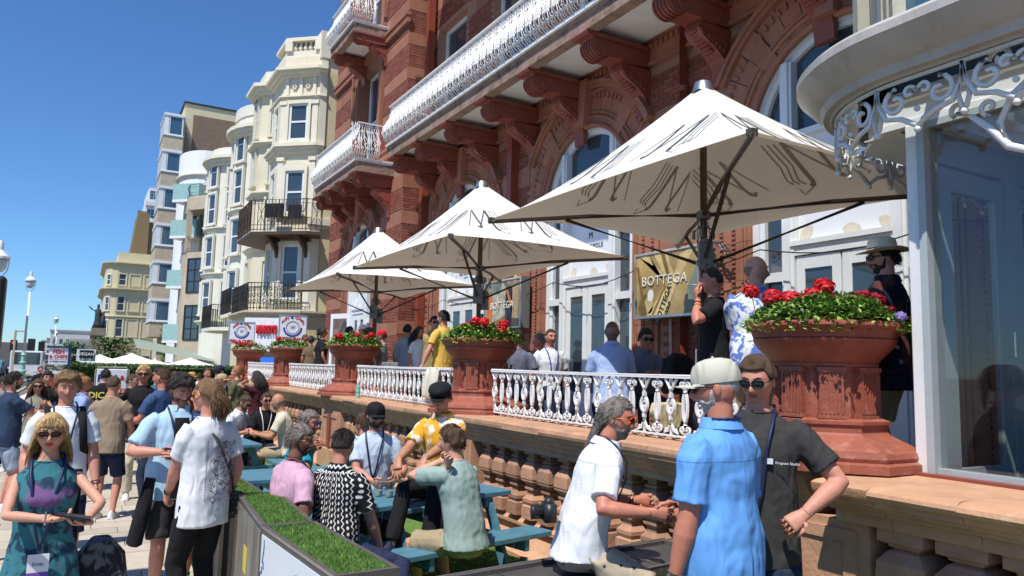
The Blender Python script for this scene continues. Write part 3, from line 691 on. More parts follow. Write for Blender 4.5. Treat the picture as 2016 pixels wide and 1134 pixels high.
def balcony(nm,x0,y0,y1,z,par=hotel,side0=True,side1=True,step=.27,proj=None):
    bal=MB(); xw=XF if x0>5.95 else BX
    bal.box(x0-.05,xw,y0,y1,z+.10,z+.16)
    o=hobj(bal,nm,ironw)
    s=MB(); s.box(x0+.02,x0+.22,y0+.02,y1-.02,z-.17,z+.10); s.box(x0,x0+.05,y0,y1,z+.02,z+.10); s.box(x0+.22,xw,y0+.02,y0+.2,z-.17,z+.1); s.box(x0+.22,xw,y1-.2,y1-.02,z-.17,z+.1); s.obj('balcony_edge',stain,o)
    s=MB(); s.box(x0+.22,xw,y0+.2,y1-.2,z-.05,z+.095); s.obj('soffit',soff,o)
    r_=MB(); r_.box(x0-.0,x0+.06,y0,y1,z+.16+.975,z+1.16); r_.box(x0-.02,x0+.05,y0,y1,z+.155,z+.185); r_.box(x0-.15,x0-.10,y0,y1,z+.52,z+.535)
    for yy in (y0,y1): r_.box(x0,xw-.05,yy-.02,yy+.02,z+1.135,z+1.16); r_.box(x0,xw-.05,yy-.02,yy+.02,z+.16,z+.19)
    r_.obj('hand_rail',ironw,o)
    n=max(1,int((y1-y0)/step)); st=(y1-y0)/n
    for i in range(n): q=link('balustrade_panel',bu_,o,(x0+.02,y0+i*st,z+.17)); q.scale=(1,st/.27,1)
    m=max(1,int((xw-x0-.15)/step))
    for i in range(m):
        q=link('balustrade_panel',bu_,o,(x0+.05+i*step,y0,z+.17)); q.rotation_euler=(0,0,R(90)); q.scale=(.5,1,1)
    return o
balcony('balcony',6.25,4.2,17.3,7.17)
balcony('bay_balcony',5.92,18.7,22.75,7.12)
balcony('upper_bay_balcony',5.95,19.6,21.9,11.35)
b=MB(); b.box(6.2,XF+.1,5,17.3,11.75,11.95); hobj(b,'upper_balcony_slab',soff)
b=MB(); b.box(6.1,6.2,5,17.3,11.6,11.95); hobj(b,'upper_balcony_edge',stain)
# ---- console brackets
def console():
    b=MB(); w=.17
    up=[(1.3,.0),(1.3,-.30),(.74,-.34),(.66,-.31)]+[( .30+.19*math.cos(R(a)),-.17+.17*math.sin(R(a))) for a in range(-60,-211,-15)]+[(.05,-.02),(.02,0)]
    b.prism([(x-1.3,z) for x,z in up][::-1],-w,w)
    up2=[(x-1.3,z) for x,z in [(1.3,-.02),(1.3,-.06),(.0,-.06),(-.03,-.02),(-.03,.0),(1.3,.0)]]; b.prism(up2[::-1],-w-.04,w+.04)
    for s in (-1,1):
        b.tube(spiral((.0,0),.15,.03,60,480,22)[0:0] or [(-1.3+.34+ (.13-.1*i/22)*math.cos(R(200-i*20)), s*w, -.17+(.13-.1*i/22)*math.sin(R(200-i*20))) for i in range(23)],.018,5)
    for k in range(5): b.tube([(-1.3+.30+.20*math.cos(R(a)),-w+.035+k*(2*w-.07)/4,-.17+.18*math.sin(R(a))) for a in range(-50,-191,-20)],.016,5)
    lo=[(0,-.34),(0,-1.12)]+[(-.06-.0*k,-1.12) for k in range(1)]+[(-.08-.10*(1-math.cos(R(a))),-1.12+.36*math.sin(R(a))) for a in range(0,91,15)]+[(-.30,-.66),(-.42,-.60),(-.56,-.52),(-.62,-.44),(-.60,-.34)]
    b.prism(lo,-w*.82,w*.82)
    for s in (-1,1):
        b.tube([(-.52+(.075-.055*i/14)*math.cos(R(i*28)),s*w*.84,-.47+(.075-.055*i/14)*math.sin(R(i*28))) for i in range(15)],.016,5)
        for i in range(5): b.ball((-.42+i*.07,s*w*.84,-.53-i*.035),.035,6,(1,.5,1))
    for i in range(7):
        a=i/6; b.ball((-.60+.30*a,0,-.46-.22*a),.05,6,(.8,2.2,.8))
    return b.mesh('bracket',tdark,35)
cme=console()
for y in (7.3,9.0,10.73,12.35,14.05,15.7,17.1,5.6): link('bracket',cme,hotel,(0,y-10,7.0))
for y in (19.0,20.3,21.6,22.6): o=link('bracket',cme,hotel,(-.6,y-10,6.95)); o.scale=(.85,1,1)
for y in (19.8,21.6): o=link('bracket',cme,hotel,(-.6,y-10,11.2)); o.scale=(.8,1,.7)
# ---- wall cables and festoon lights along the facade
cab=thing('festoon_lights','string of clear festoon bulbs strung in front of the arched doors','string lights',(7.2,8,3.2))
b=MB(); pts=[]; yy=18.5
while yy>3.4:
    for i in range(9):
        t=i/8; pts.append((7.38-7.2,yy-2.4*t-8,3.42-3.2-.16*math.sin(PI*t)))
    yy-=2.4
b.tube(pts,.008,4); b.obj('cable',black,cab)
bulb=MB(); bulb.tube([(0,0,0),(0,0,-.05)],.012,6); bm2=bulb.mesh('bulb_socket',black); bl=MB(); bl.ball((0,0,-.085),.032,8); blm=bl.mesh('bulb',clear,True)
for i in range(2,len(pts),4): link('bulb_socket',bm2,cab,pts[i]); link('bulb',blm,cab,pts[i])
b=MB()
for s in range(6): b.tube([(7.40,8.0-7.2*0+ .0 -.0+ (y),3.9-.5*t+.05*math.sin(9*t+s)) for t,y in [(i/10,-.4-i*.06+.03*math.sin(i*2+s)) for i in range(11)]],.007,4)
tag(b.obj('cable_bundle',black),'tangled black cables hanging on the pilaster beside the bottle poster','cable')
# ================================================================ posters
def poster(y0,y1,z0,z1,x,label,kind):
    yc,zc=(y0+y1)/2,(z0+z1)/2; t=thing('poster_frame',label,'poster',(x,yc,zc),0)
    w,h=(y1-y0)/2,(z1-z0)/2; b=MB()
    b.box(-.03,.16,-w,w,-h,h); b.box(.16,XF-x,-w*.5,w*.5,-.1,.1); b.obj('case',greyp,t)
    b=MB()
    for (a,c,d,e) in ((-w,-w+.035,-h,h),(w-.035,w,-h,h),(-w+.035,w-.035,-h,-h+.035),(-w+.035,w-.035,h-.035,h)): b.box(-.05,-.03,a,c,d,e)
    b.obj('frame',alum,t)
    gold=mat('print_gold',(.40,.29,.12),.25,.5,1.4); gd=mat('print_gold_deep',(.22,.13,.04),.3,.4,3); gl=mat('print_champagne',(.62,.48,.22),.25,.4,2.5); dk=mat('print_dark',(.03,.035,.05),.3,.4,3); wl=mat('print_white',(.78,.77,.70),.4)
    if kind==1:
        b=MB(); b.box(-.034,-.030,-w+.035,w-.035,-h+.035,h-.035); b.obj('print',gold,t)
        def strip(pts,m,xo,nm='printed_shape'):
            s=MB(); s.prism(pts,-.036-xo,-.0345-xo,'x'); s.obj(nm,m,t)
        # +y is left in the picture
        strip([(.60,h-.04),(.36,h-.04),(.14,.06),(.02,.02),(.10,.2)],gl,0)
        strip([(.26,h-.04),(-.02,h-.04),(-.18,.10),(-.04,.02)],gl,.001); strip([(.10,h-.04),(.02,h-.04),(-.10,.10),(-.04,.06)],gd,.003)
        strip([(-.30,h-.1),(-.52,h-.04),(-.60,h-.04),(-.26,.0),(-.16,.02)],gl,.002)
        strip([(-.10,-.02),(-.26,.02),(-.02,-h+.04),(.42,-h+.04),(.20,-.25)],gl,.003); strip([(-.02,-.04),(.02,-.04),(.30,-h+.05),(.24,-h+.05)],gd,.004)
        strip([(w-.04,h-.2),(w-.1,h-.2),(.5,-.1),(.40,-.42),(.44,-.42),(.56,-.1)],gd,.004)
        strip([(-.62,h-.3),(-w+.04,h-.1),(-w+.04,-h+.04),(-.4,-h+.04),(-.45,-.1)],mat('print_grey_green',(.20,.24,.21),.3,.3,3),.001)
        strip([(.42+.17*math.cos(a/9*PI),-.33+.20*math.sin(a/9*PI)) for a in range(18)],gd,.002); strip([(.36+.10*math.cos(a/9*PI),-.30+.13*math.sin(a/9*PI)) for a in range(18)],gl,.003); strip([(.32+.07*math.cos(a/8*PI),-.16+.09*math.sin(a/8*PI)) for a in range(16)],wl,.004)
        text('BOTTEGA',.20,(-.046,.03,.05),FACE_W,wl,t,'lettering',space=1.12); text('BOTTEGA',.13,(-.045,.03,-.30),(R(90),R(-62),R(-90)),dk,t,'lettering'); text('GOLD',.07,(-.045,-.06,-.36),(R(90),R(-62),R(-90)),dk,t,'lettering')
    else:
        b=MB(); b.box(-.034,-.030,-w+.035,w-.035,-h+.035,h-.035); b.obj('print',mat('print_street_view',(.16,.21,.17),.3,.6,3.5),t)
        sk=mat('print_skin',(.45,.25,.16),.5); orr=mat('print_orange',(.62,.18,.04),.4,.2,8); tn=mat('print_sequin',(.42,.30,.18),.4,.5,40)
        def strip(pts,m,xo): s=MB(); s.prism(pts,-.036-xo,-.0345-xo,'x'); s.obj('printed_shape',m,t)
        strip([(w-.04,h-.25),(.1,h-.3),(.0,h-.06),(-.2,h-.2),(-.3,-.1),(.2,-h+.04),(w-.04,-h+.04)],mat('print_pale_facade',(.45,.43,.34),.4,.5,9),.0)
        strip([(w-.06,-.42),(.1,-.30),(-.3,-.2),(-.3,-h+.04),(w-.06,-h+.04)],gd,.0015)
        for (y,z,s,m1) in ((.52,.0,1,orr),(-.28,.12,1.15,dk),(-.52,.12,1.15,tn)):
            strip([(y-.11*s,z+.22),(y+.11*s,z+.22),(y+.13*s,z-.2),(y+.09*s,-h+.05),(y-.10*s,-h+.05),(y-.13*s,z-.2)],m1,.003)
            strip([(y+.055*s*math.cos(a*PI/6),z+.33+.075*s*math.sin(a*PI/6)) for a in range(12)],sk,.004); strip([(y+.06*s*math.cos(a*PI/6),z+.36+.07*s*math.sin(a*PI/6)) for a in range(7)],dk if y>-.4 else gl,.005)
        strip([(-.16,.28),(-.24,.28),(-.40,.0),(-.34,-.05)],orr,.006)
        text('BOTTEGA',.20,(-.046,.0,-.03),FACE_W,wl,t,'lettering',space=1.08)
    return t
poster(7.45,8.83,2.63,3.62,7.3,'gold advertising poster with champagne bottles in an aluminium frame behind the smoking man',1)
poster(12.24,13.75,2.62,3.62,7.3,'advertising poster of elegant people in a street, in an aluminium frame beside the middle umbrella',2)
# ================================================================ glazed porch
porch=thing('glazed_porch','white and grey glazed entrance porch with a rounded iron fringed canopy at the right edge','porch',(4.35,1.5,1.26))
PL=Vector((-4.35,-1.5,-1.26))
def pobj(mb,name,m,par=porch,**k):
    o=mb.obj(name,m,par,**k)
    if par is porch: o.location=PL
    return o
greyf=mat('porch_frame_grey',(.40,.45,.46),.45,.06,3,.05,dirt=(.35,.30,.24),dscale=8,damt=.3)
b=MB(); b.box(4.32,4.40,2.58,2.66,1.285,3.40)
o=b.obj('corner_post',whitep,porch); o.location=PL; bevel(o,.008)
b=MB(); b.box(4.30,4.43,2.53,2.575,1.285,3.40); pobj(b,'corner_strip',greyf)
b=MB(); b.box(4.33,4.41,-2.2,2.53,1.285,1.33); b.box(4.33,4.41,-2.2,2.53,3.36,3.40); pobj(b,'glazing_bar',greyf)
b=MB(); b.box(4.365,4.375,-2.2,2.53,1.33,3.36); pobj(b,'front_pane',clear)
b=MB(); b.box(4.33,4.40,1.30,1.40,1.33,3.36); pobj(b,'glazing_post',greyf)
# beam across the door side
b=MB(); b.box(4.40,7.5,2.56,2.74,3.40,3.62); pobj(b,'beam',whitep)
# side wall with a door
d=MB(); ys,ye=2.60,2.66
d.box(4.44,4.58,ys,ye,1.0,3.40); d.box(5.36,5.56,ys,ye,1.0,3.40); d.box(4.58,5.36,ys,ye,3.2,3.40); d.box(5.56,7.5,ys,ye,3.2,3.4); d.box(6.9,7.0,ys,ye,1,3.2); pobj(d,'side_frame',greyf)
d=MB(); d.box(4.60,4.72,ys+.01,ye-.01,1.02,3.18); d.box(5.23,5.34,ys+.01,ye-.01,1.02,3.18); d.box(4.72,5.23,ys+.01,ye-.01,3.04,3.18); d.box(4.72,5.23,ys+.01,ye-.01,1.02,1.3)
do=pobj(d,'side_door',greyf); p=MB(); p.box(4.72,5.23,2.626,2.632,1.3,3.04); p.obj('door_pane',clear,do); p=MB(); p.tube([(5.285,2.60,2.0),(5.285,2.55,2.0),(5.285,2.55,2.16),(5.285,2.60,2.16)],.01,6); p.obj('handle',alum,do)
p=MB(); p.box(5.56,6.9,2.626,2.632,1.05,3.2); pobj(p,'side_pane',clear)
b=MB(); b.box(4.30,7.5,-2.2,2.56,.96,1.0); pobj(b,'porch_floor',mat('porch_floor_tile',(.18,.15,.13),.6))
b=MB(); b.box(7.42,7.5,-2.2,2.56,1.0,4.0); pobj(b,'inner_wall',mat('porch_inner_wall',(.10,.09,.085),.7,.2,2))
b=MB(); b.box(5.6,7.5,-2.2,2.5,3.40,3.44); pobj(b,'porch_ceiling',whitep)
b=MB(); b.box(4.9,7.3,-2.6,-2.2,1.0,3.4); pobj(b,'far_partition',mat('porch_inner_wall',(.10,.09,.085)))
# rounded canopy: plan outline
def plan(off):
    r=1.15-off; cx,cy=3.78+1.15,3.62-1.15; P=[(3.78+off,-2.5)]
    for i in range(25):
        a=R(180-90*i/24); P.append((cx+r*math.cos(a),cy+r*math.sin(a)))
    P.append((7.55,3.62-off)); return P
def ring(b,prof):
    # prof: list of (inset, z) swept round the plan
    L=[plan(o) for o,z in prof]; n=len(L[0]); vs=[]
    for k,(o,z) in enumerate(prof): vs+=[(x,y,z) for x,y in L[k]]
    fs=[]
    for k in range(len(prof)-1):
        for i in range(n-1): fs.append((k*n+i,(k+1)*n+i,(k+1)*n+i+1,k*n+i+1))
    b.add(vs,fs)
canm=mat('canopy_stone_paint',(.47,.44,.40),.6,.1,4,.2,30,dirt=(.30,.25,.19),dscale=5,damt=.5,stretch=(1,1,.5))
b=MB(); ring(b,[(.27,3.87),(.26,3.60),(.22,3.58),(.21,3.60),(.17,3.60),(.15,3.65),(.10,3.68),(.04,3.75),(.0,3.79),(.0,3.84),(.03,3.87),(.27,3.88)]); pobj(b,'canopy_cornice',canm,smooth=35)
b=MB(); q=plan(.265)+[(7.55,-2.5)]; b.add([(x,y,3.87) for x,y in q],[tuple(range(len(q)))]); pobj(b,'canopy_glass',clear)
b=MB()
for yy in (2.3,1.3,.3): b.box(4.05,7.5,yy,yy+.09,3.885,3.97)
b.box(5.3,5.4,-2.4,2.9,3.98,4.05); pobj(b,'canopy_beam',whitep)
# drum below the canopy: white fascia with a row of lights, chamfered corner
def drum(o): return [(3.78+o,-2.5),(3.78+o,2.84-(o-.56)*.4),(3.78+o+.34,3.16-(o-.56)),(7.5,3.16-(o-.56))]
def dring(b,prof):
    L=[drum(o) for o,z in prof]; vs=[(x,y,z) for k,(o,z) in enumerate(prof) for x,y in L[k]]
    b.add(vs,[(k*4+i,(k+1)*4+i,(k+1)*4+i+1,k*4+i+1) for k in range(len(prof)-1) for i in range(3)])
b=MB(); dring(b,[(.80,3.40),(.55,3.40),(.55,3.44),(.57,3.45),(.57,3.56),(.55,3.57),(.55,3.60),(.62,3.60)]); pobj(b,'drum_fascia',whitep)
b=MB(); dring(b,[(.60,3.60),(.60,3.89)]); pobj(b,'clerestory_pane',paneb)
b=MB()
D0=drum(.575); 
for (a,c,n) in ((D0[0],D0[1],5),(D0[1],D0[2],1),(D0[2],D0[3],3)):
    for i in range(n+1):
        f=i/n; x,y=a[0]+(c[0]-a[0])*f,a[1]+(c[1]-a[1])*f; b.box(x-.035,x+.035,y-.035,y+.035,3.60,3.89)
dring(b,[(.565,3.60),(.565,3.635),(.60,3.635)]); dring(b,[(.60,3.86),(.565,3.86),(.565,3.89)]); pobj(b,'clerestory_frame',whitep)
b=MB(); b.box(4.42,7.5,2.5,3.0,3.402,3.41); pobj(b,'drum_underside',whitep)
# iron fringe under the canopy
Pc=plan(.25)
def along(P):
    out=[];
    for (a,c) in zip(P,P[1:]):
        n=max(1,int(math.hypot(c[0]-a[0],c[1]-a[1])/.02))
        for i in range(n): out.append((a[0]+(c[0]-a[0])*i/n,a[1]+(c[1]-a[1])*i/n))
    return out
AL=along(Pc)
cum=[0]
for a,c in zip(AL,AL[1:]): cum.append(cum[-1]+math.hypot(c[0]-a[0],c[1]-a[1]))
import bisect
def pt(s,z):
    i=min(len(AL)-2,max(0,bisect.bisect(cum,s)-1)); f=(s-cum[i])/max(1e-6,cum[i+1]-cum[i]); a,c=AL[i],AL[i+1]; return (a[0]+(c[0]-a[0])*f,a[1]+(c[1]-a[1])*f,z)
s0=1.0; T=cum[-1]; unit=.52; 
while s0<T-.5:
    b=MB(); zt=3.58; r=.015
    def S2(c,z,r0,r1,a0,a1,sg=1,n=14): return [pt(c+sg*(r0+(r1-r0)*i/n)*math.cos(R(a0+(a1-a0)*i/n)),zt+z+(r0+(r1-r0)*i/n)*math.sin(R(a0+(a1-a0)*i/n))) for i in range(n+1)]
    c=s0+unit/2
    for sg in (-1,1):
        b.tube(S2(c+sg*.13,-.13,.085,.02,90,-300,sg),r,5); b.tube(S2(c+sg*.045,-.09,.04,.012,180,-150,sg),r*.8,5)
        b.tube([pt(c+sg*.26,zt-.01),pt(c+sg*.245,zt-.12),pt(c+sg*.20,zt-.21),pt(c+sg*.10,zt-.235),pt(c,zt-.30)],r*1.1,5)
        b.tube([pt(c+sg*.26,zt-.02),pt(c+sg*.23,zt-.2),pt(c+sg*.25,zt-.27)],r,5)
    for (ds,z) in ((0,-.32),(.26,-.29)): p_=pt(c+ds,zt+z); b.ball(p_,.022,6)
    b.ball(pt(c,zt-.2),.018,6); pobj(b,'iron_scroll',ironw,smooth=True); s0+=unit
b=MB(); b.tube([pt(s_*.1,3.575) for s_ in range(10,int(T*10)-2)],.014,5); pobj(b,'iron_rail',ironw)
# scroll bracket hanging in front of the beam
b=MB()
def SB(cy,cz,r0,r1,a0,a1,n=16): return [(4.10,cy+(r0+(r1-r0)*i/n)*math.cos(R(a0+(a1-a0)*i/n)),cz+(r0+(r1-r0)*i/n)*math.sin(R(a0+(a1-a0)*i/n))) for i in range(n+1)]
b.tube([(4.1,2.22,3.31),(4.1,2.14,3.27),(4.1,2.05,3.18),(4.1,1.96,3.06),(4.1,1.80,2.98),(4.1,1.6,2.97),(4.1,1.4,3.0)],[.014,.016,.02,.024,.022,.02,.02],6)
b.tube(SB(2.21,3.33,.045,.012,-60,240),.014,6); b.tube(SB(2.05,3.30,.05,.012,-90,250),.013,6); b.tube(SB(1.72,3.20,.13,.03,200,-160),.02,6); b.tube([(4.1,1.97,3.08),(4.1,2.0,3.2),(4.1,1.93,3.33),(4.1,1.83,3.40)],.018,6); b.tube([(4.1,1.9,3.68),(4.1,1.82,3.42),(4.1,1.72,3.25),(4.1,1.66,3.0)],.022,6)
b.tube(SB(1.98,3.55,.06,.012,0,400),.015,6); b.tube(SB(1.80,3.55,.06,.012,180,-220),.015,6); b.tube(SB(1.4,3.2,.12,.03,200,-160),.02,6)
pobj(b,'scroll_bracket',ironw,smooth=True)
# bowed window standing on the canopy
b=MB(); Q=plan(.42)
for k in (4,5,6,13,14,15,22,23):
    x,y=Q[k]; b.tube([(x,y,3.88),(x,y,7.2)],.05,8)
for z in (3.93,3.99,6.9): b.tube([(x,y,z) for x,y in Q],.05,6)
pobj(b,'bow_window_frame',creamw,smooth=50)
b=MB(); Q=plan(.47); b.add([(x,y,z) for x,y in Q for z in (3.9,7.2)],[(2*i,2*i+2,2*i+3,2*i+1) for i in range(len(Q)-1)]); pobj(b,'bow_window_pane',paneb,smooth=True)
# ================================================================ neighbouring buildings
def edge_M(p0,p1,t):
    a=Vector((p0[0],p0[1],0)); c=Vector((p1[0],p1[1],0)); d=(c-a).normalized(); n=Vector((-d.y,d.x,0)); o=a+(c-a)*t
    return Matrix(((d.x,n.x,0,o.x),(d.y,n.y,0,o.y),(0,0,1,0),(0,0,0,1)))
# local frame: +x along the edge, +y outwards, z up
def poly_wall(par,name,path,z0,z1,m,back=12,off=(0,0,0)):
    P=list(path)+[(back,path[-1][1]),(back,path[0][1])]; b=MB(); b.prism(P,z0,z1,'z'); o=b.obj(name,m,par); return o
def offset_path(path,d):
    out=[]
    for i,p in enumerate(path):
        ns=[]
        for a,c in ((path[i-1],p) if i>0 else (None,None),(p,path[i+1]) if i<len(path)-1 else (None,None)):
            if a is None: continue
            v=Vector((c[0]-a[0],c[1]-a[1])).normalized(); ns.append(Vector((-v.y,v.x)))
        n=sum(ns,Vector((0,0)))/len(ns); n=n/max(.3,n.length_squared); out.append((p[0]+n.x*d,p[1]+n.y*d))
    return out
def cornice(par,path,z,h,d,m,name='cornice',steps=3):
    b=MB()
    for k in range(steps):
        P=offset_path(path,d*(k+1)/steps); zz=z+h*k/steps; Q=P+path[::-1]
        n=len(P)
        for i in range(n-1): b.add([(P[i][0],P[i][1],zz),(P[i+1][0],P[i+1][1],zz),(path[i+1][0],path[i+1][1],zz),(path[i][0],path[i][1],zz)]+[(P[i][0],P[i][1],zz+h/steps),(P[i+1][0],P[i+1][1],zz+h/steps),(path[i+1][0],path[i+1][1],zz+h/steps),(path[i][0],path[i][1],zz+h/steps)],[(0,3,2,1),(4,5,6,7),(0,1,5,4),(1,2,6,5),(3,0,4,7)])
    return b.obj(name,m,par)
WM={}
def window(par,p0,p1,t,w,z0,h,style='sash',fm=None,pm=None,arch=False,surround=None,blank=None):
    M=edge_M(p0,p1,t); key=(round(w,2),round(h,2),style,fm.name if fm else '',pm.name if pm else '',arch,surround.name if surround else '')
    if key not in WM:
        b=MB(); f=.07 if w<1.3 else .09
        b.box(-w/2-.02,-w/2+f,.0,.05,0,h); b.box(w/2-f,w/2+.02,.0,.05,0,h); b.box(-w/2+f,w/2-f,.0,.05,h-f,h); b.box(-w/2+f,w/2-f,.0,.05,0,f)
        if style=='sash': b.box(-w/2+f,w/2-f,.0,.04,h*.48,h*.48+.07)
        if style=='grid':
            b.box(-.02,.02,0,.04,f,h-f); 
            for k in (.33,.66): b.box(-w/2+f,w/2-f,0,.04,h*k-.02,h*k+.02)
        b.m=0
        fr=b.mesh('window',fm or whitef)
        p=MB(); p.box(-w/2+f,w/2-f,.004,.012,f,h-f); pa=p.mesh('pane',pm or pane)
        s=None
        if surround:
            s=MB(); g=.13
            s.box(-w/2-g,-w/2-.02,.0,.11,-.04,h+g); s.box(w/2+.02,w/2+g,.0,.11,-.04,h+g); s.box(-w/2-.02,w/2+.02,0,.11,h,h+g); s.box(-w/2-g-.04,w/2+g+.04,0,.16,-.12,-.04)
            if arch:
                n=10
                s.prism([(-w/2-g,h+g)]+[((w/2+g)*-math.cos(PI*i/n),h+g+(w*.32)*math.sin(PI*i/n)) for i in range(1,n)]+[(w/2+g,h+g)],0,.10,'y')
            s=s.mesh('surround',surround)
        WM[key]=(fr,pa,s)
    fr,pa,s=WM[key]
    o=link('window',fr,par); o.matrix_local=par.matrix_world.inverted()@Matrix.Translation((0,0,z0))@M if False else Matrix.Translation(-Vector(par.location))@M@Matrix.Translation((0,0,z0))
    link('pane',pa,o)
    if s: link('surround',s,o)
    return o
def bld(name,label,cat,loc): return thing(name,label,cat,loc)
def bobj(b,name,m,par,**k): o=b.obj(name,m,par,**k); o.location=-Vector(par.location); return o
def pw(par,name,path,z0,z1,m,back=12): o=poly_wall(par,name,path,z0,z1,m,back); o.location=-Vector(par.location); return o
def cn(par,path,z,h,d,m,name='cornice',steps=3): o=cornice(par,path,z,h,d,m,name,steps); o.location=-Vector(par.location); return o
# --- B1 ornate cream house with fish and chip shop
B1=bld('cream_house','ornate cream house with canted bay, rusty iron balcony and a fish and chip shop below','house',(8,27,0))
P1=[(7.0,26.0),(6.05,26.0+.0),(5.62,27.15),(5.62,28.7),(6.7,29.8)]
P1=[(7.9,26.0),(7.0,26.0),(6.75,26.05),(5.70,27.0),(5.70,28.6),(6.9,29.7)]
pw(B1,'wall',P1,3.5,13.0,cream)
sp=MB(); sp.box(6.8,12,25.99,26.02,3.6,12.4); bobj(sp,'side_wall',cream2,B1)
sp=MB(); sp.box(6.72,7.0,25.93,26.25,3.6,6.6); sp.box(6.66,7.62,25.88,26.2,6.6,6.72); sp.box(6.60,7.66,25.84,26.2,6.72,6.95); sp.box(6.75,7.0,25.93,26.25,6.95,13.2); sp.box(6.7,7.6,25.9,26.6,12.9,13.9); bobj(sp,'corner_pier',creamw,B1)
for z,h,d in ((12.2,.32,.34),(11.35,.14,.16),(9.35,.34,.26),(3.45,.2,.45),(6.25,.2,.2)): cn(B1,P1[1:],z,h,d,creamw)
pw(B1,'parapet',offset_path(P1,-.05),13.0,13.25,creamw); pw(B1,'parapet_coping',offset_path(P1,.02),13.62,13.75,creamw)
bb=MB()
for i in range(5):
    M=edge_M(P1[2],P1[3],.22+.14*i)@Matrix.Translation((0,-.15,13.25)); bb.lathe([(.05,0),(.09,.12),(.05,.25),(.045,.3),(.05,.37)],8,M=M)
bobj(bb,'parapet_balusters',creamw,B1,smooth=True)
pr=MB()
for t in (.08,.92): M=edge_M(P1[2],P1[3],t); pr.box(-.14,.14,-.25,.04,13.25,13.62,M)
bobj(pr,'parapet_pier',creamw,B1)
rs=MB()
for t in (.3,.68):
    M=edge_M(P1[2],P1[3],t)
    for k in range(6): a=k*PI/3; rs.ball((.07*math.cos(a),.03,11.85+.07*math.sin(a)),.045,6,M=M)
for t in (.12,.5,.88): M=edge_M(P1[2],P1[3],t); rs.box(-.06,.06,0,.06,11.55,12.2,M)
bobj(rs,'frieze_rosette',creamw,B1,smooth=40)
cant=(P1[2],P1[3]); frn=(P1[3],P1[4])
window(B1,*cant,.52,.72,9.85,1.35,surround=creamw); window(B1,*cant,.52,.70,7.15,1.55,surround=creamw,arch=True); window(B1,*cant,.52,.66,4.05,1.95,surround=creamw)
for z,h in ((9.85,1.35),(7.15,1.55),(4.05,1.95)): window(B1,*frn,.35,.6,z,h,surround=creamw)
pl=MB()
for t in (.06,.94):
    M=edge_M(*cant,t)
    for z0,z1 in ((9.7,11.3),(7.0,9.2),(3.7,6.1)): pl.box(-.11,.11,0,.09,z0,z1,M); pl.box(-.15,.15,0,.13,z1-.14,z1,M)
bobj(pl,'pilaster',creamw,B1)
def iron_balcony(par,path,z,h,m,style,name='iron_balcony',gapn=.13,depth=.0,slabm=None,back=None):
    b=MB()
    tot=0
    for a,c in zip(path,path[1:]):
        A=Vector((*a,0)); Cc=Vector((*c,0)); L=(Cc-A).length; n=max(1,int(L/gapn))
        b.tube([A+Vector((0,0,z+h)),Cc+Vector((0,0,z+h))],.022,5); b.tube([A+Vector((0,0,z+.06)),Cc+Vector((0,0,z+.06))],.016,4)
        if style!='plain': b.tube([A+Vector((0,0,z+h-.14)),Cc+Vector((0,0,z+h-.14))],.012,4); b.tube([A+Vector((0,0,z+.22)),Cc+Vector((0,0,z+.22))],.012,4)
        for i in range(n+1):
            p=A+(Cc-A)*i/n; b.tube([p+Vector((0,0,z)),p+Vector((0,0,z+h))],.011 if i%4 else .02,4)
        if style=='x':
            d=(Cc-A)/n
            for i in range(0,n-1,4):
                p=A+d*i; q=A+d*min(n,i+2); b.tube([p+Vector((0,0,z+.24)),q+Vector((0,0,z+h-.16))],.012,4); b.tube([q+Vector((0,0,z+.24)),p+Vector((0,0,z+h-.16))],.012,4)
        if style=='scroll':
            d=(Cc-A).normalized(); k=0
            while k*.22<L-.1:
                c0=A+d*(k*.22+.11)
                for zc,r0 in ((.30,.10),(.52,.10),(.72,.09)):
                    b.tube([c0+d*((r0-.07*j/10)*math.cos(j*.75+k))+Vector((0,0,z+zc+(r0-.07*j/10)*math.sin(j*.75+k))) for j in range(11)],.014,4)
                k+=1
    o=bobj(b,name,m,par); return o
PB=offset_path(P1[1:],.95)
iron_balcony(B1,PB[:4],6.35,1.1,rustiron,'x')
s=MB(); s.prism(PB[:5]+P1[1:][::-1][:],6.22,6.33,'z'); bobj(s,'balcony_deck',rustiron,B1)
s=MB()
for t in (.1,.9):
    M=edge_M(*cant,t); s.prism([(0,6.2),(.85,6.2),(.5,6.0),(.18,5.75),(0,5.3)],-.05,.05,'x',M)
bobj(s,'balcony_bracket',rustiron,B1)
ch=MB(); M=edge_M(*cant,.3)@Matrix.Translation((0,.5,6.75)); ch.box(-.25,.25,-.03,.03,.1,.6,M); M=edge_M(*cant,.85)@Matrix.Translation((0,.5,6.9)); ch.box(-.3,.3,-.1,.1,.0,.5,M); tag(ch.obj('balcony_chairs' if False else 'folding_chair',black),'black chair on the rusty iron balcony of the cream house','chair')
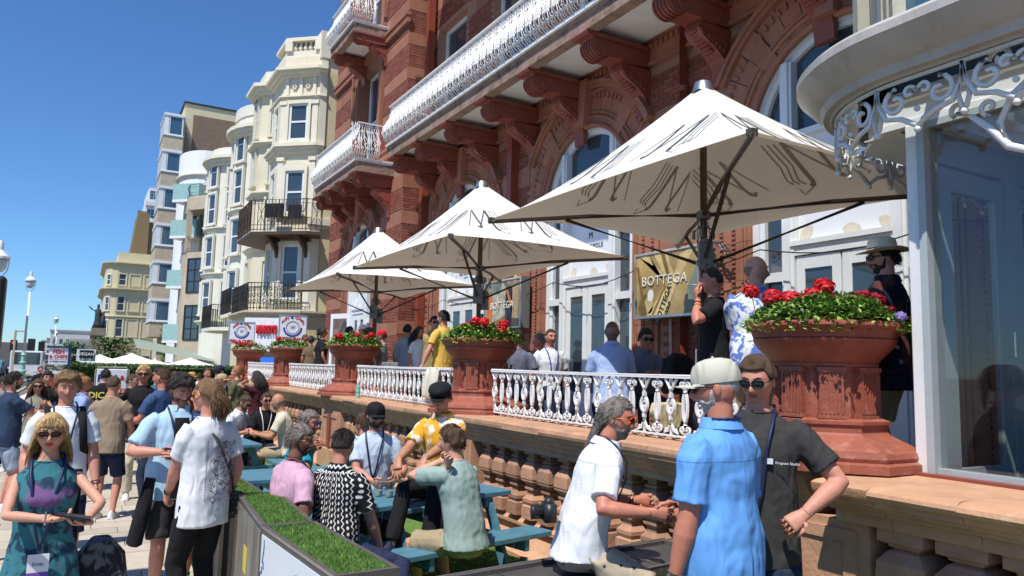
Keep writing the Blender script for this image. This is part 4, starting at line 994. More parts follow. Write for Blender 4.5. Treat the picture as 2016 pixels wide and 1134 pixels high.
# lower shop part projecting, with balcony on top
PS=[(7.9,25.75),(6.45,25.75),(4.95,27.2),(4.95,30.2)]
pw(B1,'shop_wall',PS,0,3.45,cream2); cn(B1,PS,3.42,.2,.18,stain if False else tanp)
PSb=offset_path(PS,.05)
iron_balcony(B1,PSb[1:],3.66,.95,blackiron,'scroll')
wh=window(B1,PS[1],PS[2],.25,.5,.6,1.5,surround=None)
sn=MB(); M=edge_M(PS[1],PS[2],.0); 
def signboard(par_label,M,w,h,bottom,par=None):
    t=thing('shop_sign',par_label,'sign',(0,0,0)); t.matrix_world=M; t.location=M.to_translation(); t.rotation_euler=M.to_euler()
    b=MB(); b.box(-w/2,w/2,0,.06,-h/2,h/2); b.obj('board',mat('sign_white',(.72,.74,.78),.35),t)
    b=MB()
    for (a,c,d,e) in ((-w/2,w/2,h/2-.03,h/2),(-w/2,w/2,-h/2,-h/2+.03),(-w/2,-w/2+.03,-h/2+.03,h/2-.03),(w/2-.03,w/2,-h/2+.03,h/2-.03)): b.box(a,c,.06,.075,d,e)
    b.obj('frame',alum,t)
    navy=mat('sign_navy',(.02,.035,.25),.4); red=mat('sign_red',(.45,.02,.04),.4)
    b=MB(); n=20; cz=.06*h; s=h*.30
    for i in range(n):
        a0,a1=PI+PI*i/n,PI+PI*(i+1)/n; b.prism([(rr*math.cos(a),cz+rr*math.sin(a)) for rr,a in ((s*.88,a0),(s*1.08,a0),(s*1.08,a1),(s*.88,a1))],.062,.068,'y')
    b.obj('ring_print',navy,t)
    b=MB()
    for r_ in (.66,.74):
        for i in range(28):
            a0,a1=2*PI*i/28,2*PI*(i+1)/28; b.prism([(rr*math.cos(a),cz+rr*math.sin(a)) for rr,a in ((s*r_,a0),(s*(r_+.04),a0),(s*(r_+.04),a1),(s*r_,a1))],.062,.067,'y')
    b.prism([(-s*.22,cz-s*.1),(s*.22,cz-s*.1),(s*.26,cz+s*.25),(s*.1,cz+s*.1),(0,cz+s*.3),(-s*.1,cz+s*.1),(-s*.26,cz+s*.25)],.062,.067,'y')
    b.obj('ring_print',mat('sign_blue_grey',(.25,.30,.42),.4),t)
    txt='FISH & CHIPS'
    for i,chh in enumerate(txt):
        if chh==' ': continue
        a=R(152-124*i/(len(txt)-1)); rr=s*1.32
        # seen from outside the lettering runs towards -x
        o=text(chh,h*.15,(-rr*math.cos(a),.066,cz+rr*math.sin(a)*.92),(R(90),(PI/2-a)*-1 if False else 0,R(180)),red if i<4 or i>6 else navy,t,'letter',.003,bold=.004)
    for j,l in enumerate(bottom): text(l,h*(.135 if len(bottom)>1 else .17),(0,.066,-h*(.33+.13*j) if len(bottom)>1 else -h*.38),(R(90),0,R(180)),red,t,'lettering',.003,bold=.006,sx=min(1.,w/(len(l)*h*.075)))
    return t
M1=edge_M(PS[1],PS[2],.2)
Ma=Matrix(((1,0,0,5.98),(0,-1,0,25.62),(0,0,1,2.90),(0,0,0,1)))
def face_cam(x,y,z,a): return Matrix.Translation((x,y,z))@Matrix.Rotation(R(180+a),4,'Z')
signboard('square white sign with a blue ring reading fish and chips, restaurant and take away',face_cam(6.10,25.35,2.95,-12),.92,.96,['RESTAURANT','& TAKE AWAY'])
signboard('smaller white sign with a blue ring, left of the raised red letters',face_cam(4.46,25.3,2.76,-12),.82,.72,['FISH & CHIPS'])
fas=thing('fascia_letters','white shop fascia with raised red letters between the two round fish signs','sign',(5.3,26.3,2.8))
Mf=edge_M((6.35,25.55),(4.85,26.9),.5)
b=MB(); b.box(-1.0,1.0,0,.08,2.2,3.35,Mf); b.obj('fascia',mat('sign_white',(.72,.74,.78)),fas).location=(-5.3,-26.3,-2.8)
tt=text('HARRYS',.40,(0,0,0),(0,0,0),mat('letter_red',(.6,.015,.02),.35),fas,'lettering',.05,bold=.012,sx=1.)
tt.matrix_local=Matrix.Translation((-5.3,-26.3,-2.8))@Mf@Matrix.Translation((.12,.13,2.93))@Matrix.Rotation(PI,4,'Z')@Matrix.Rotation(R(90),4,'X')@Matrix.Diagonal((.52,1,1,1))
aw=MB(); aw.prism([(0,2.0),(.5,1.75),(.5,1.7),(0,1.7)],-.6,.6,'x',Mf); tag(aw.obj('blue_awning',mat('awning_blue',(.01,.10,.55),.6)),'small bright blue awning under the red letters of the fish and chip shop','awning')
# --- B2 canted, B3/B4 bowed ivory houses
def house(name,label,path,z,wm,wins,corn,loc,back=14):
    t=bld(name,label,'house',loc); pw(t,'wall',path,0,z,wm,back)
    for (zz,h,d) in corn: cn(t,path,zz,h,d,creamw)
    for (i,tt,w,z0,h) in wins: window(t,path[i],path[i+1],tt,w,z0,h,surround=wm)
    return t
PA=[(8.2,30.0),(7.1,30.0),(5.75,31.3),(5.75,32.6),(6.8,33.4)]
B2=house('canted_bay_house','cream house with a tall plain canted bay just beyond the ornate shop house',PA,13.6,cream,[(1,.5,.75,z,1.7) for z in (4.2,6.9,9.2,11.2)]+[(2,.5,.6,z,1.7) for z in (4.2,6.9,9.2,11.2)],[(12.9,.45,.4),(10.7,.2,.25),(8.6,.2,.2),(6.3,.2,.2),(3.6,.2,.3)],(8,31,0))
pw(B2,'parapet',offset_path(PA,-.1),13.6,14.0,creamw)
a=MB(); a.tube([(6.6,31.5,14.0),(6.6,31.5,15.0)],.04,6); a.ball((6.6,31.5,15.05),.10,8); a.ball((6.5,31.5,14.8),.08,6); bobj(a,'roof_antenna',whitep,B2)
def bow(x0,x1,y0,y1,n=12):
    cy=(y0+y1)/2; return [(x1+.6,y0)]+[(x1-(x1-x0)*math.sin(PI*i/n),cy-(y1-y0)/2*math.cos(PI*i/n)) for i in range(n+1)]
P3=bow(5.55,7.2,33.9,38.2); 
B3=house('bow_front_house','cream bow fronted house with rounded parapet, the nearer of the two rounded ones',P3,13.1,ivory,[(i,.5,.72,z,1.6) for z in (4.3,6.7,9.0,11.0) for i in (2,5,8)],[(12.1,.5,.42),(9.0-.45,.22,.16),(3.7,.2,.3)],(8,36,0))
pw(B3,'parapet',offset_path(P3,.05),13.1,13.6,ivory)
P3b=[(8,38.0),(7.0,38.2),(5.9,39.0),(5.9,40),(6.8,40.8)]
P4=bow(5.30,7.0,40.2,44.2)
B4=house('bow_front_house','cream bow fronted house with rounded parapet, the farther and slimmer of the two rounded ones',P4,13.1,ivory,[(i,.5,.72,z,1.6) for z in (4.3,6.7,9.0,11.0) for i in (2,5,8)],[(12.1,.5,.42),(8.6,.22,.16),(6.2,.2,.15),(3.7,.2,.3)],(8,42,0))
# low balconies of the bow houses
iron_balcony(B2,[(5.9,30.0),(4.95,30.9),(4.95,33.2)],3.75,1.0,blackiron,'plain'); s=MB(); s.prism([(7,30.0),(5.9,30.0),(4.95,30.9),(4.95,33.2),(7,33.2)],3.6,3.75,'z'); bobj(s,'balcony_slab',creamw,B2)
iron_balcony(B3,[(5.6,33.6),(4.8,34.8),(4.75,37.2),(5.6,38.6)],3.3,1.0,blackiron,'plain'); s=MB(); s.prism([(7,33.6),(5.6,33.6),(4.8,34.8),(4.75,37.2),(5.6,38.6),(7,38.6)],3.15,3.3,'z'); bobj(s,'balcony_slab',creamw,B3)
# --- concrete house with open loggias
P5=[(8.6,44.6),(5.75,44.6),(4.75,46.2),(4.75,49.0)]
B5=bld('loggia_house','tan concrete house with stacked open loggias and big dark windows','house',(7,46,0)); pw(B5,'wall',P5,0,2.6,tanp)
for k,(z,h) in enumerate(((2.6,2.6),(5.3,2.6),(8.0,2.2))):
    if k<2: pw(B5,'wall_storey',P5,z,z+2.7,tanp)
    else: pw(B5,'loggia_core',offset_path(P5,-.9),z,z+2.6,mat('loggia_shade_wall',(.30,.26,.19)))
    if k==2:
        s=MB(); 
        for p in (P5[1],P5[2]): s.box(p[0]-.05,p[0]+.25,p[1]-.1,p[1]+.2,z,z+2.6)
        bobj(s,'loggia_pier',tanp,B5); pw(B5,'loggia_slab',P5,z+2.5,z+3.3,tanp); iron_balcony(B5,P5[1:],z,.9,blackiron,'bar',gapn=3)
    for e in ((0,.66),(1,.5)): 
        if k<2: window(B5,P5[e[0]],P5[e[0]+1],e[1],1.25,z+.35,2.0,'grid',blackiron,pane)
iron_balcony(B5,P5[1:],11.3,.7,blackiron,'bar',gapn=2)
# --- white curved house
P6=bow(4.45,6.0,47.6,52.5,14)
B6=house('white_curved_house','bright white rounded house with small glass balconies below the brown brick wall',P6,14.6,mat('white_render',(.82,.83,.83),.8,.03),[(3,.5,.9,z,1.5) for z in (3.2,6.2,9.2)],[(12.9,.25,.15)],(6,50,0))
for z in (2.8,6.0,9.0,11.2):
    s=MB(); M=edge_M(P6[3],P6[4],.2); s.box(-.9,.9,0,.9,z,z+.14,M); bobj(s,'balcony_slab',whitep,B6)
    g_=MB(); g_.box(-.9,.9,.86,.88,z+.14,z+1.1,M); g_.box(-.9,-.88,0,.86,z+.14,z+1.1,M); bobj(g_,'glass_guard',mat('green_glass',(.32,.50,.48),.1),B6)
# --- tower block
tw=bld('tower_block','tall tan tower block with stacked white boxed windows and a brown brick side wall','tower block',(5,60,0))
s=MB(); s.box(5.35,12,59,72,0,21.0); bobj(s,'wall',cream2,tw)
s=MB(); s.box(5.95,11.9,58.96,59.0,8,20.2); bobj(s,'brick_side_wall',bbrick,tw)
s=MB(); s.box(5.25,12.1,58.9,72.1,21.0,21.12); bobj(s,'roof_edge',blackiron,tw)
for k in range(6):
    z=3.4+k*2.72; s=MB(); s.box(3.98+.06*0,5.25,58,61.5,z,z+1.05); s.box(5.0,5.35,58.2,61.5,z,z+2.7); bobj(s,'bay_spandrel',tanp,tw)
    s=MB(); s.box(3.92,5.28,57.94,61.5,z+1.05,z+1.13); s.box(3.92,5.28,57.94,61.5,z+2.55,z+2.72); s.box(3.98,4.30,58.0,58.2,z+1.13,z+2.55); bobj(s,'bay_trim',whitep,tw)
    window(tw,(5.2,58.05),(4.28,58.05),.5,.92,z+1.13,1.42,'plain',whitef,paneb); s=MB(); s.box(4.3,5.0,58.06,61.4,z+1.13,z+2.55); bobj(s,'bay_core',mat('bay_core',(.3,.3,.28)),tw)
    for q in range(3): window(tw,(4.0,58.2),(4.0,61.5),.2+.3*q,.9,z+1.13,1.42,'plain',whitef,paneb)
for k in range(5): s=MB(); s.tube([(5.40+.11*k,58.85,2),(5.40+.11*k,58.85,19.5-.4*k)],.045,6); bobj(s,'soil_pipe',brassp,tw)
s=MB(); s.box(4.6,5.2,58.4,58.9,0,3.4); s.box(5.25,5.8,58.2,59,0,3.6); bobj(s,'column',tanp,tw)
iv=MB()
for _ in range(900): leaf(iv,(5.15+rnd.gauss(0,.16),58.0+rnd.uniform(-.3,.1),rnd.uniform(1.2,4.4)),.16)
tag(iv.obj('climbing_ivy',leafm),'green ivy climbing the column under the tan tower block','ivy')
# --- distant yellow terrace with rounded corner, stacks and white tower
P7=[(9.5,120),(3.6,120),(2.9,120.3),(2.35,121),(2.15,122),(2.15,140)]
B7=bld('yellow_terrace','distant pale yellow terrace with a rounded corner, blind windows and a long iron balcony','house',(5,125,0)); pw(B7,'wall',P7,0,15.6,cream2,14)
for z,h,d in ((15.2,.4,.5),(11.4,.45,.6),(7.6,.2,.2),(4.2,.2,.2)): cn(B7,P7,z,h,d,cream2)
s=MB(); s.box(3.6,8.3,121,135,15.6,17.2); bobj(s,'attic',cream2,B7)
for z,h in ((12.3,1.6),(8.6,2.1),(4.9,2.5),(.9,2.8)):
    for t in (.40,.72,.12): window(B7,P7[0],P7[1],1-t,1.3 if t>.2 else .9,z,h,'plain' if t>.2 else 'sash',cream2 if t>.2 else whitef,cream2 if t>.2 else pane,surround=cream2)
    window(B7,P7[2],P7[3],.5,.7,z,h*.9,surround=creamw)
iron_balcony(B7,[(9.5,119.2),(2.9,119.2),(1.6,120.5)],3.0,1.1,blackiron,'plain',gapn=.3)
s=MB()
for i in range(3): s.box(3.6+i*1.9,4.9+i*1.9,119.9,119.99,.0,2.2)
bobj(s,'shop_window',pane,B7)
ck=bld('brick_chimney_block','tall brown brick chimney block rising behind the yellow terrace','chimney',(8,140,0)); s=MB(); s.prism([(5.4,15),(8.4,15),(8.4,26.6),(7.9,26.8),(6.6,26.8),(6.35,24),(5.9,19.5)],140,150,'y',Matrix.Translation((0,0,0))); s.box(8.5,11.5,141,150,12,25.4); bobj(s,'stack',mat('brown_brick_far',(.24,.17,.09),.9),ck)
s=MB()
for i in range(6): s.tube([(6.6+i*.28,141,26.8),(6.6+i*.28,141,27.2)],.1,6)
s.obj('chimney_pots',tdark,ck).location=(-8,-140,0)
wt=bld('white_flats_tower','distant white tower of flats with stepped balconies behind the brick chimney','tower block',(10,170,0))
for k,(x0,x1,z0,z1) in enumerate(((9.2,13,34,37.6),(8.7,13,30,33.6),(8.2,13,26,29.6),(9.0,13,20,25.6))): s=MB(); s.box(x0+.5,x1,170,185,z0,z1); bobj(s,'storey',mat('far_white',(.70,.74,.78),.8),wt); s=MB(); s.box(x0,x1,169,185,z0-.4,z0+.5); bobj(s,'balcony_band',mat('far_white',(.7,.74,.78)),wt); window(wt,(x1,170),(x0+.5,170),.72,1.6,z0+1,2.0,'grid',whitef,paneb)
# --- far seafront: many small blocks down the coast
frand=random.Random(3)
for k in range(26):
    y=170+k*34+frand.uniform(0,10); x0=-7+frand.uniform(-1.5,1.5)-k*1.5*0+ (k>4)*(-3)+ (k>10)*-12; h=frand.uniform(9,15)*(1+k*.03)*(.38 if k<5 else .75); w=34
    if k<5: x0=-2.0+k*-.4
    c=(frand.uniform(.50,.66),)*3; c=(c[0],c[1]*.97,c[2]*.9)
    t=bld('seafront_house','pale low block in the hazy seafront row far down the road','building',(x0,y,0)); t['group']='houses far down the seafront'
    mm=mat('far_render_%d'%(k%5),c,.9,.05); s=MB(); s.box(0,30,0,30,0,h); s.obj('wall',mm,t)
    s=MB(); s.box(-.3,30,-.3,30,h,h+.8); s.obj('roof',mat('far_roof',(.34,.32,.31)),t)
    s=MB()
    for a in range(5):
        for bb_ in range(int(h/3)): s.box(1+a*2.2,2.1+a*2.2,-.05,0,1+bb_*3,2.8+bb_*3); s.box(-.05,0,2+a*5,3.6+a*5,1+bb_*3,2.8+bb_*3)
    s.obj('window',pane,t)['kind']='stuff'
FL=['pale seafront block just left of the bronze statue']
# ================================================================ hedge, cafe parasols, statue
hd=MB(); hd.box(-.42,4.7,26.1,26.9,0,1.55); hm=tag(hd.obj('hedge_core' if False else 'hedge',mat('hedge_dark',(.02,.045,.012),.9,.4,6)),'long clipped dark green hedge behind the standing crowd','hedge')
hl=MB(); 
for _ in range(9000):
    x=rnd.uniform(-.46,4.75); 
    if rnd.random()<.75: p=(x,26.08+rnd.uniform(-.05,.05),rnd.uniform(.5,1.62))
    else: p=(x,rnd.uniform(26.1,26.9),1.56+rnd.uniform(0,.09))
    leaf(hl,p,.075)
hlo=hl.obj('hedge_leaves',mat('hedge_leaf',(.045,.11,.022),.6,.3,5,isl=.6),hm); hlo['kind']='stuff'
def cafe_parasol(x,y,z,r,label,first=None):
    t=thing('cafe_parasol',label,'parasol',(x,y,0),0,'cream parasols behind the hedge')
    b=MB(); n=8; b.lathe([(r,z-.12),(r,z),(r*.5,z+.20*r/1.5),(r*.16,z+.36*r/1.5)],8,rot=PI/8,caps=False); b.lathe([(r*.2,z+.33*r/1.5),(.02,z+.45*r/1.5)],8,caps=False); b.obj('canopy',fabric2,t)
    b=MB(); b.tube([(0,0,0),(0,0,z+.3)],.03,6); b.obj('pole',whitep,t)
    b=MB()
    for k in range(8): a=k*PI/4+PI/8; b.tube([(0,0,z+.2),(r*.95*math.cos(a),r*.95*math.sin(a),z)],.012,4)
    b.obj('ribs',polem,t)
for a in ((.60,32,1.68,.95,'leftmost cream cafe parasol, next to the vegan board'),(1.62,31,1.66,1.25,'wide cream cafe parasol, second from the left'),(2.72,35,1.62,.7,'small cream cafe parasol between the two wide ones'),(3.75,32,1.63,1.0,'rightmost cream cafe parasol behind the hedge')): cafe_parasol(*a)
gr=MB(); gr.add([(2.2,39,2.35),(5.8,39,1.75),(5.9,44,2.2),(2.3,44,2.9)],[(0,1,2,3)]); gr.box(2.2,5.8,39,39.1,0,1.7); tag(gr.obj('cafe_marquee',mat('marquee_grey_green',(.28,.33,.27),.7)),'grey green marquee roof behind the cream parasols','marquee')
st=bld('bronze_statue','dark bronze statue raising an arm on a stone pedestal before the yellow terrace','statue',(1.15,80,0))
s=MB(); s.box(.55,1.75,79.5,80.6,0,3.9); s.box(.45,1.85,79.4,80.7,3.9,4.15); s.box(.6,1.7,79.5,80.6,4.15,4.6); bobj(s,'pedestal',mat('pedestal_stone',(.26,.22,.16),.9,.15,2),st)
s=MB(); brz=mat('bronze',(.035,.045,.05),.5,.3,3)
s.loft([[(1.1+rx*math.cos(a)+dx,80+rx*.7*math.sin(a),z) for a in [k*PI/4 for k in range(8)]] for z,rx,dx in ((4.6,.5,0),(5.0,.42,.05),(5.4,.30,0),(5.9,.28,-.02),(6.3,.24,-.05),(6.45,.1,-.05),(6.55,.12,-.05),(6.8,.11,-.05),(6.9,.03,-.05))])
s.tube([(.85,80,6.2),(.55,80,6.35),(.25,80,6.65)],[.09,.07,.05],6); s.tube([(1.3,80,6.1),(1.55,80,5.6),(1.45,80,5.0)],[.1,.14,.2],6); s.loft([[(1.5+rx*math.cos(a),79.8+rx*math.sin(a),z) for a in [k*PI/3 for k in range(6)]] for z,rx in ((4.6,.3),(5.2,.22),(5.7,.2),(5.85,.1),(6.1,.11),(6.2,.02))]); bobj(s,'figure_group',brz,st,smooth=True)
# palm and shrubs beyond the hedge
def shrub(x,y,z0,z1,r,n,label,m=leafd,s=.2,cat='shrub'):
    t=thing('shrub',label,cat,(x,y,0)); b=MB()
    for _ in range(n): leaf(b,(rnd.gauss(0,r*.5),rnd.gauss(0,r*.4),rnd.uniform(z0,z1)),s)
    b.obj('foliage',m,t)['kind']='stuff'; b=MB(); b.tube([(0,0,0),(0,0,z1*.8)],.05,5); b.obj('stem',bbrick,t)
shrub(1.9,60,1.5,3.2,1.3,700,'scruffy green shrubs in front of the yellow terrace balcony',leafd,.3)
shrub(-.25,30,1.2,2.3,.35,500,'dark green bush behind the fish and chips post sign',leafd,.14)
t=thing('cordyline_palm','spiky pale palm above the cream parasols','palm',(2.4,55,0)); b=MB()
for k in range(60):
    a=rnd.uniform(0,6.28); e=rnd.uniform(-.2,1.2); d=Vector((math.cos(a)*math.cos(e),math.sin(a)*math.cos(e),math.sin(e)))*rnd.uniform(.7,1.1); b.tube([(0,0,2.3),Vector((0,0,2.3))+d*.6,Vector((0,0,2.25))+d-Vector((0,0,.15))],[.03,.025,.005],3)
b.obj('fronds',mat('palm_frond',(.22,.21,.10),.7),t); b=MB(); b.tube([(0,0,0),(0,0,2.3)],.1,6); b.obj('trunk',bbrick,t)
# ================================================================ street lamps
lampw=mat('lamp_white',(.72,.76,.76),.4); lampg=mat('lamp_green',(.30,.52,.43),.45)
def lamp():
    t=thing('street_lamp','','street lamp',(-3.05,54,0))
    b=MB(); b.lathe([(.30,0),(.30,.35),(.20,.42),(.17,.8),(.22,.85),(.22,.95),(.15,1.0),(.14,1.35),(.19,1.4),(.19,1.46),(.13,1.5),(.12,1.85),(.17,1.9),(.10,2.0),(.09,2.1)],12); b.obj('base',lampg,t,smooth=40)
    b=MB(); b.tube([(0,0,2.1),(0,0,5.75)],[.075,.05],8); b.obj('post',lampw,t,smooth=True)
    b=MB()
    for s_ in (-1,1): b.tube([(s_*.02,0,5.7),(s_*.22,0,6.0),(s_*.27,0,6.25),(s_*.26,0,6.45)],.02,5)
    b.lathe([(.30,6.42),(.30,6.5),(.18,6.62),(.08,6.72),(.09,6.9),(.03,7.05)],12); b.obj('hood',lampw,t,smooth=40)
    b=MB(); b.lathe([(.10,5.98),(.20,6.12),(.24,6.42)],12); b.obj('lamp_glass',mat('frosted_lamp_glass',(.55,.60,.62),.2),t,smooth=True)
    return t
lp=lamp(); lp['label']='tall white street lamp on a ribbed mint green base, the second from the left'; lp['group']='promenade street lamps'
copy_tree(lp,(-3.05,108,0),0,'taller of the two distant white street lamps above the fish and chips post sign'); copy_tree(lp,(-4.6,172,0),0,'smallest and farthest white street lamp'); l0=copy_tree(lp,(-2.62,30,-1.35),0,'white street lamp cut off by the left edge of the picture')
# ================================================================ signs and street furniture
sg=thing('post_sign','white sign with red fish and chips lettering on a dark blue post','sign',(-.45,20,0))
b=MB(); b.box(-.20,.18,-.02,.02,1.67,2.05); b.obj('board',mat('sign_white',(.72,.74,.78)),sg)
b=MB(); b.box(.18,.24,-.04,.04,0,2.08); b.box(-.24,.24,-.05,.05,2.05,2.09); b.obj('post',mat('navy_post',(.01,.04,.10),.4),sg)
rd_=mat('letter_red2',(.55,.02,.05),.4)
text('FISH',.12,(-.01,-.024,1.955),FACE_S,rd_,sg,'lettering',.002,bold=.004); text('& CHIPS',.10,(-.01,-.024,1.845),FACE_S,rd_,sg,'lettering',.002,bold=.003); text('& TAKE AWAY',.05,(-.01,-.024,1.735),FACE_S,logo,sg,'lettering',.002,bold=.001); b=MB(); b.box(-.18,.16,-.024,-.021,1.782,1.787); b.obj('rule',logo2,sg)
ab=thing('board_sign','rounded white board reading fish and an ampersand in front of the hedge','sign',(.52,16,0))
b=MB(); b.box(-.25,.27,-.02,.02,.6,1.64); bevel(b.obj('board',mat('sign_white',(.72,.74,.78)),ab),.04,3)
b=MB(); b.tube([(-.27,0,0),(-.27,0,1.62),(-.22,0,1.67),(.24,0,1.67),(.29,0,1.62),(.29,0,0)],.012,6); b.obj('frame',mat('frame_khaki',(.35,.33,.25)),ab)
text('FISH',.17,(-.07,-.023,1.46),FACE_S,mat('sign_navy',(.02,.035,.25)),ab,'lettering',.002,bold=.006); text('&',.13,(.18,-.023,1.47),FACE_S,rd_,ab,'lettering',.002,bold=.003); text('CHIPS',.15,(0,-.023,1.22),FACE_S,rd_,ab,'lettering',.002,bold=.003)
vg=thing('vegan_board','black board on legs reading vegan in white, left of the cream parasols','sign',(.13,27,0))
b=MB(); b.box(-.19,.19,-.02,.02,1.82,2.07); b.obj('board',black,vg); b=MB(); b.box(-.10,-.08,-.03,.03,0,1.82); b.box(.10,.12,-.03,.03,0,1.82); b.box(-.27,.26,.03,.05,1.72,2.10); b.obj('backing',whitep,vg); text('VEGAN',.13,(0,-.024,1.945),FACE_S,whitep,vg,'lettering',.002,bold=.003)
bn=thing('litter_bin','white and red litter bin behind the long haired woman','bin',(-.48,20,0)); b=MB(); b.box(-.11,.11,-.1,.1,0,1.45); bevel(b.obj('bin_body',mat('bin_white',(.7,.68,.64)),bn),.02,2); b=MB(); b.box(-.14,.14,-.13,.13,1.45,1.52); b.obj('bin_lid',mat('bin_white',(.7,.68,.64)),bn); b=MB(); b.box(-.08,.08,-.105,-.101,1.0,1.35); b.obj('bin_panel',rd_,bn)
bx=thing('signal_box','black traffic signal head at the left edge of the picture','traffic light',(-.87,8,0)); b=MB(); b.box(-.25,.24,-.1,.1,1.9,2.55); bevel(b.obj('housing',black,bx),.03,2); b=MB(); b.tube([(-.15,0,0),(-.15,0,1.9)],.05,8); b.obj('post',black,bx)
def tlight(x,y,label,lit):
    t=thing('traffic_light',label,'traffic light',(x,y,0)); b=MB(); b.tube([(0,0,0),(0,0,2.9)],.07,6); b.obj('post',black,t); b=MB(); b.box(-.25,.25,-.15,.15,2.1,3.2); b.obj('signal_head',black,t)
    if lit: 
        m=mat('red_signal_lens',(.6,.02,.02)); m.node_tree.nodes[m['bsdf']].inputs['Emission Color'].default_value=(1,.05,.03,1); m.node_tree.nodes[m['bsdf']].inputs['Emission Strength'].default_value=2.5; b=MB(); b.ball((0,-.16,2.95),.12,8); b.obj('lens',m,t)
tlight(-5.2,78,'traffic light showing red among the far traffic',True); tlight(-3.5,70,'dark traffic light seen from behind, left of the tall white lamp',False); tlight(-3.3,82,'dark traffic light behind the fish and chips post sign',False)
mb_=MB(); mb_.box(-8.5,-4.9,100,101,0,3.3); tag(mb_.obj('seafront_shelter',mat('shelter_dark',(.17,.155,.14),.8)),'dark boxy shelter at the left beyond the traffic','shelter')
p_=MB(); p_.tube([(-4.1,62,0),(-4.1,62,3.6)],.07,6); p_.box(-4.1,-3.5,61.9,62.1,3.5,3.58); tag(p_.obj('short_pole',tanp),'short tan pole with an arm beside the dark shelter','pole')
# ---- vehicles
def vehicle(kind,col,x,y,label,rz=0,glassm=pane):
    t=thing(kind,label,'car' if kind=='parked_car' else 'van' if kind=='white_van' else 'bus',(x,y,0),rz,None)
    L,Wd,H=(4.3,1.75,1.45) if kind=='parked_car' else (5.2,1.95,2.2)
    m=mat('car_paint_'+col[0],col[1],.25,.03,1,coat=.6)
    if kind=='parked_car': P=[(-L/2,.35),(L/2,.35),(L/2,.75),(L/2-.15,.88),(L/2-.9,.95),(L/2-1.5,H),(-L/2+.9,H),(-L/2+.25,.98),(-L/2,.9)]
    else: P=[(-L/2,.4),(L/2,.4),(L/2,1.1),(L/2-.3,1.2),(L/2-.9,H),(-L/2,H)]
    b=MB(); b.prism(P,-Wd/2,Wd/2,'x'); bevel(b.obj('body',m,t),.07,3)
    b=MB(); hh=H-.12
    b.box(-Wd/2+.15,Wd/2-.15,-L/2-.02 if kind!='parked_car' else -L/2+.4,-L/2+.0 if kind!='parked_car' else -L/2+.45,1.0 if kind=='parked_car' else 1.25,hh)
    b.box(-Wd/2-.01,Wd/2+.01,-L/2+1.0,L/2-1.6,.98 if kind=='parked_car' else 1.25,hh)
    b.add([(-Wd/2+.12,L/2-.92,1.0),(Wd/2-.12,L/2-.92,1.0),(Wd/2-.2,L/2-1.45,hh),(-Wd/2+.2,L/2-1.45,hh)],[(0,1,2,3)],Matrix.Translation((0,.06,.0))); b.obj('windows',glassm,t)
    for sx in (-1,1):
        for sy in (-1,1):
            b=MB(); b.lathe([(.31,-.1),(.33,-.08),(.33,.08),(.31,.1)],16,M=Matrix.Translation((sx*(Wd/2-.1),sy*(L/2-.8),.32))@Matrix.Rotation(PI/2,4,'Y')); w=b.obj('wheel',black,t); b=MB(); b.lathe([(.2,-.115),(.2,.115)],12,M=Matrix.Translation((sx*(Wd/2-.1),sy*(L/2-.8),.32))@Matrix.Rotation(PI/2,4,'Y')); b.obj('rim',alum,w)
        b=MB(); b.box(sx*.62-.16,sx*.62+.16,-L/2-.02,-L/2+.02,.72,.88); b.obj('headlight',whitep,t)
    b=MB(); b.box(-.26,.26,-L/2-.03,-L/2-.01,.45,.56); b.obj('number_plate',mat('plate_yellow',(.6,.5,.1)),t)
vehicle('parked_car',('blue',(.10,.22,.30)),-6.5,76,'pale blue car at the left, driving towards the camera')
vehicle('parked_car',('navy',(.03,.05,.08)),-4.6,78,'dark navy car beside the pale blue car')
vehicle('white_van',('white',(.75,.76,.78)),-3.4,66,'white van parked beyond the green lamp base')
vehicle('parked_car',('silver',(.45,.50,.52)),-4.6,99,'silver car far down the road behind the lamp post')
vehicle('parked_car',('grey',(.12,.13,.14)),-3.1,104,'dark grey car far down the road beside the silver one')
vehicle('white_van',('white2',(.65,.67,.70)),-4.4,125,'small distant white van in the far traffic')
# ================================================================ planters, tables and small things
def planter(name_label,A,B,w,z,print_side=None):
    # A,B ends of the outer long edge on the ground plan; the box lies to the right of A->B
    A=Vector((*A,0)); B=Vector((*B,0)); d=(B-A).normalized(); n=Vector((-d.y,d.x,0)); L=(B-A).length
    t=thing('turf_planter',name_label,'planter',tuple(A),0,'turf topped planter boxes'); M=Matrix(((d.x,n.x,0,0),(d.y,n.y,0,0),(0,0,1,0),(0,0,0,1)))
    b=MB(); f=.028
    b.box(0,L,0,f,z-.07,z,M); b.box(0,L,w-f,w,z-.07,z,M); b.box(0,f,f,w-f,z-.07,z,M); b.box(L-f,L,f,w-f,z-.07,z,M)
    for (x,y) in ((0,0),(L-f,0),(0,w-f),(L-f,w-f)): b.box(x,x+f,y,y+f,0,z-.07,M)
    b.obj('frame',boxm,t)
    b=MB(); b.box(.0,L,-.004,0,z-.012,z+.002,M); b.obj('metal_edge',alum,t)
    b=MB(); b.box(f,L-f,f,w-f,.05,z-.03,M); b.obj('soil_box',boxm,t)
    b=MB(); b.box(f,L-f,f,w-f,z-.03,z-.012,M); b.obj('turf',turfm,t)
    b=MB()
    for _ in range(int(26000*L*w)):
        x=rnd.uniform(f,L-f); y=rnd.uniform(f,w-f); a=rnd.uniform(0,6.28); dx,dy=math.cos(a)*.003,math.sin(a)*.003; h=rnd.uniform(.010,.022)
        b.add([(x-dx,y-dy,z-.012),(x+dx,y+dy,z-.012),(x+rnd.uniform(-.01,.01),y+rnd.uniform(-.01,.01),z-.012+h)],[(0,1,2)],M)
    b.obj('turf_fibres',turff,t)['kind']='stuff'
    return t,M,L
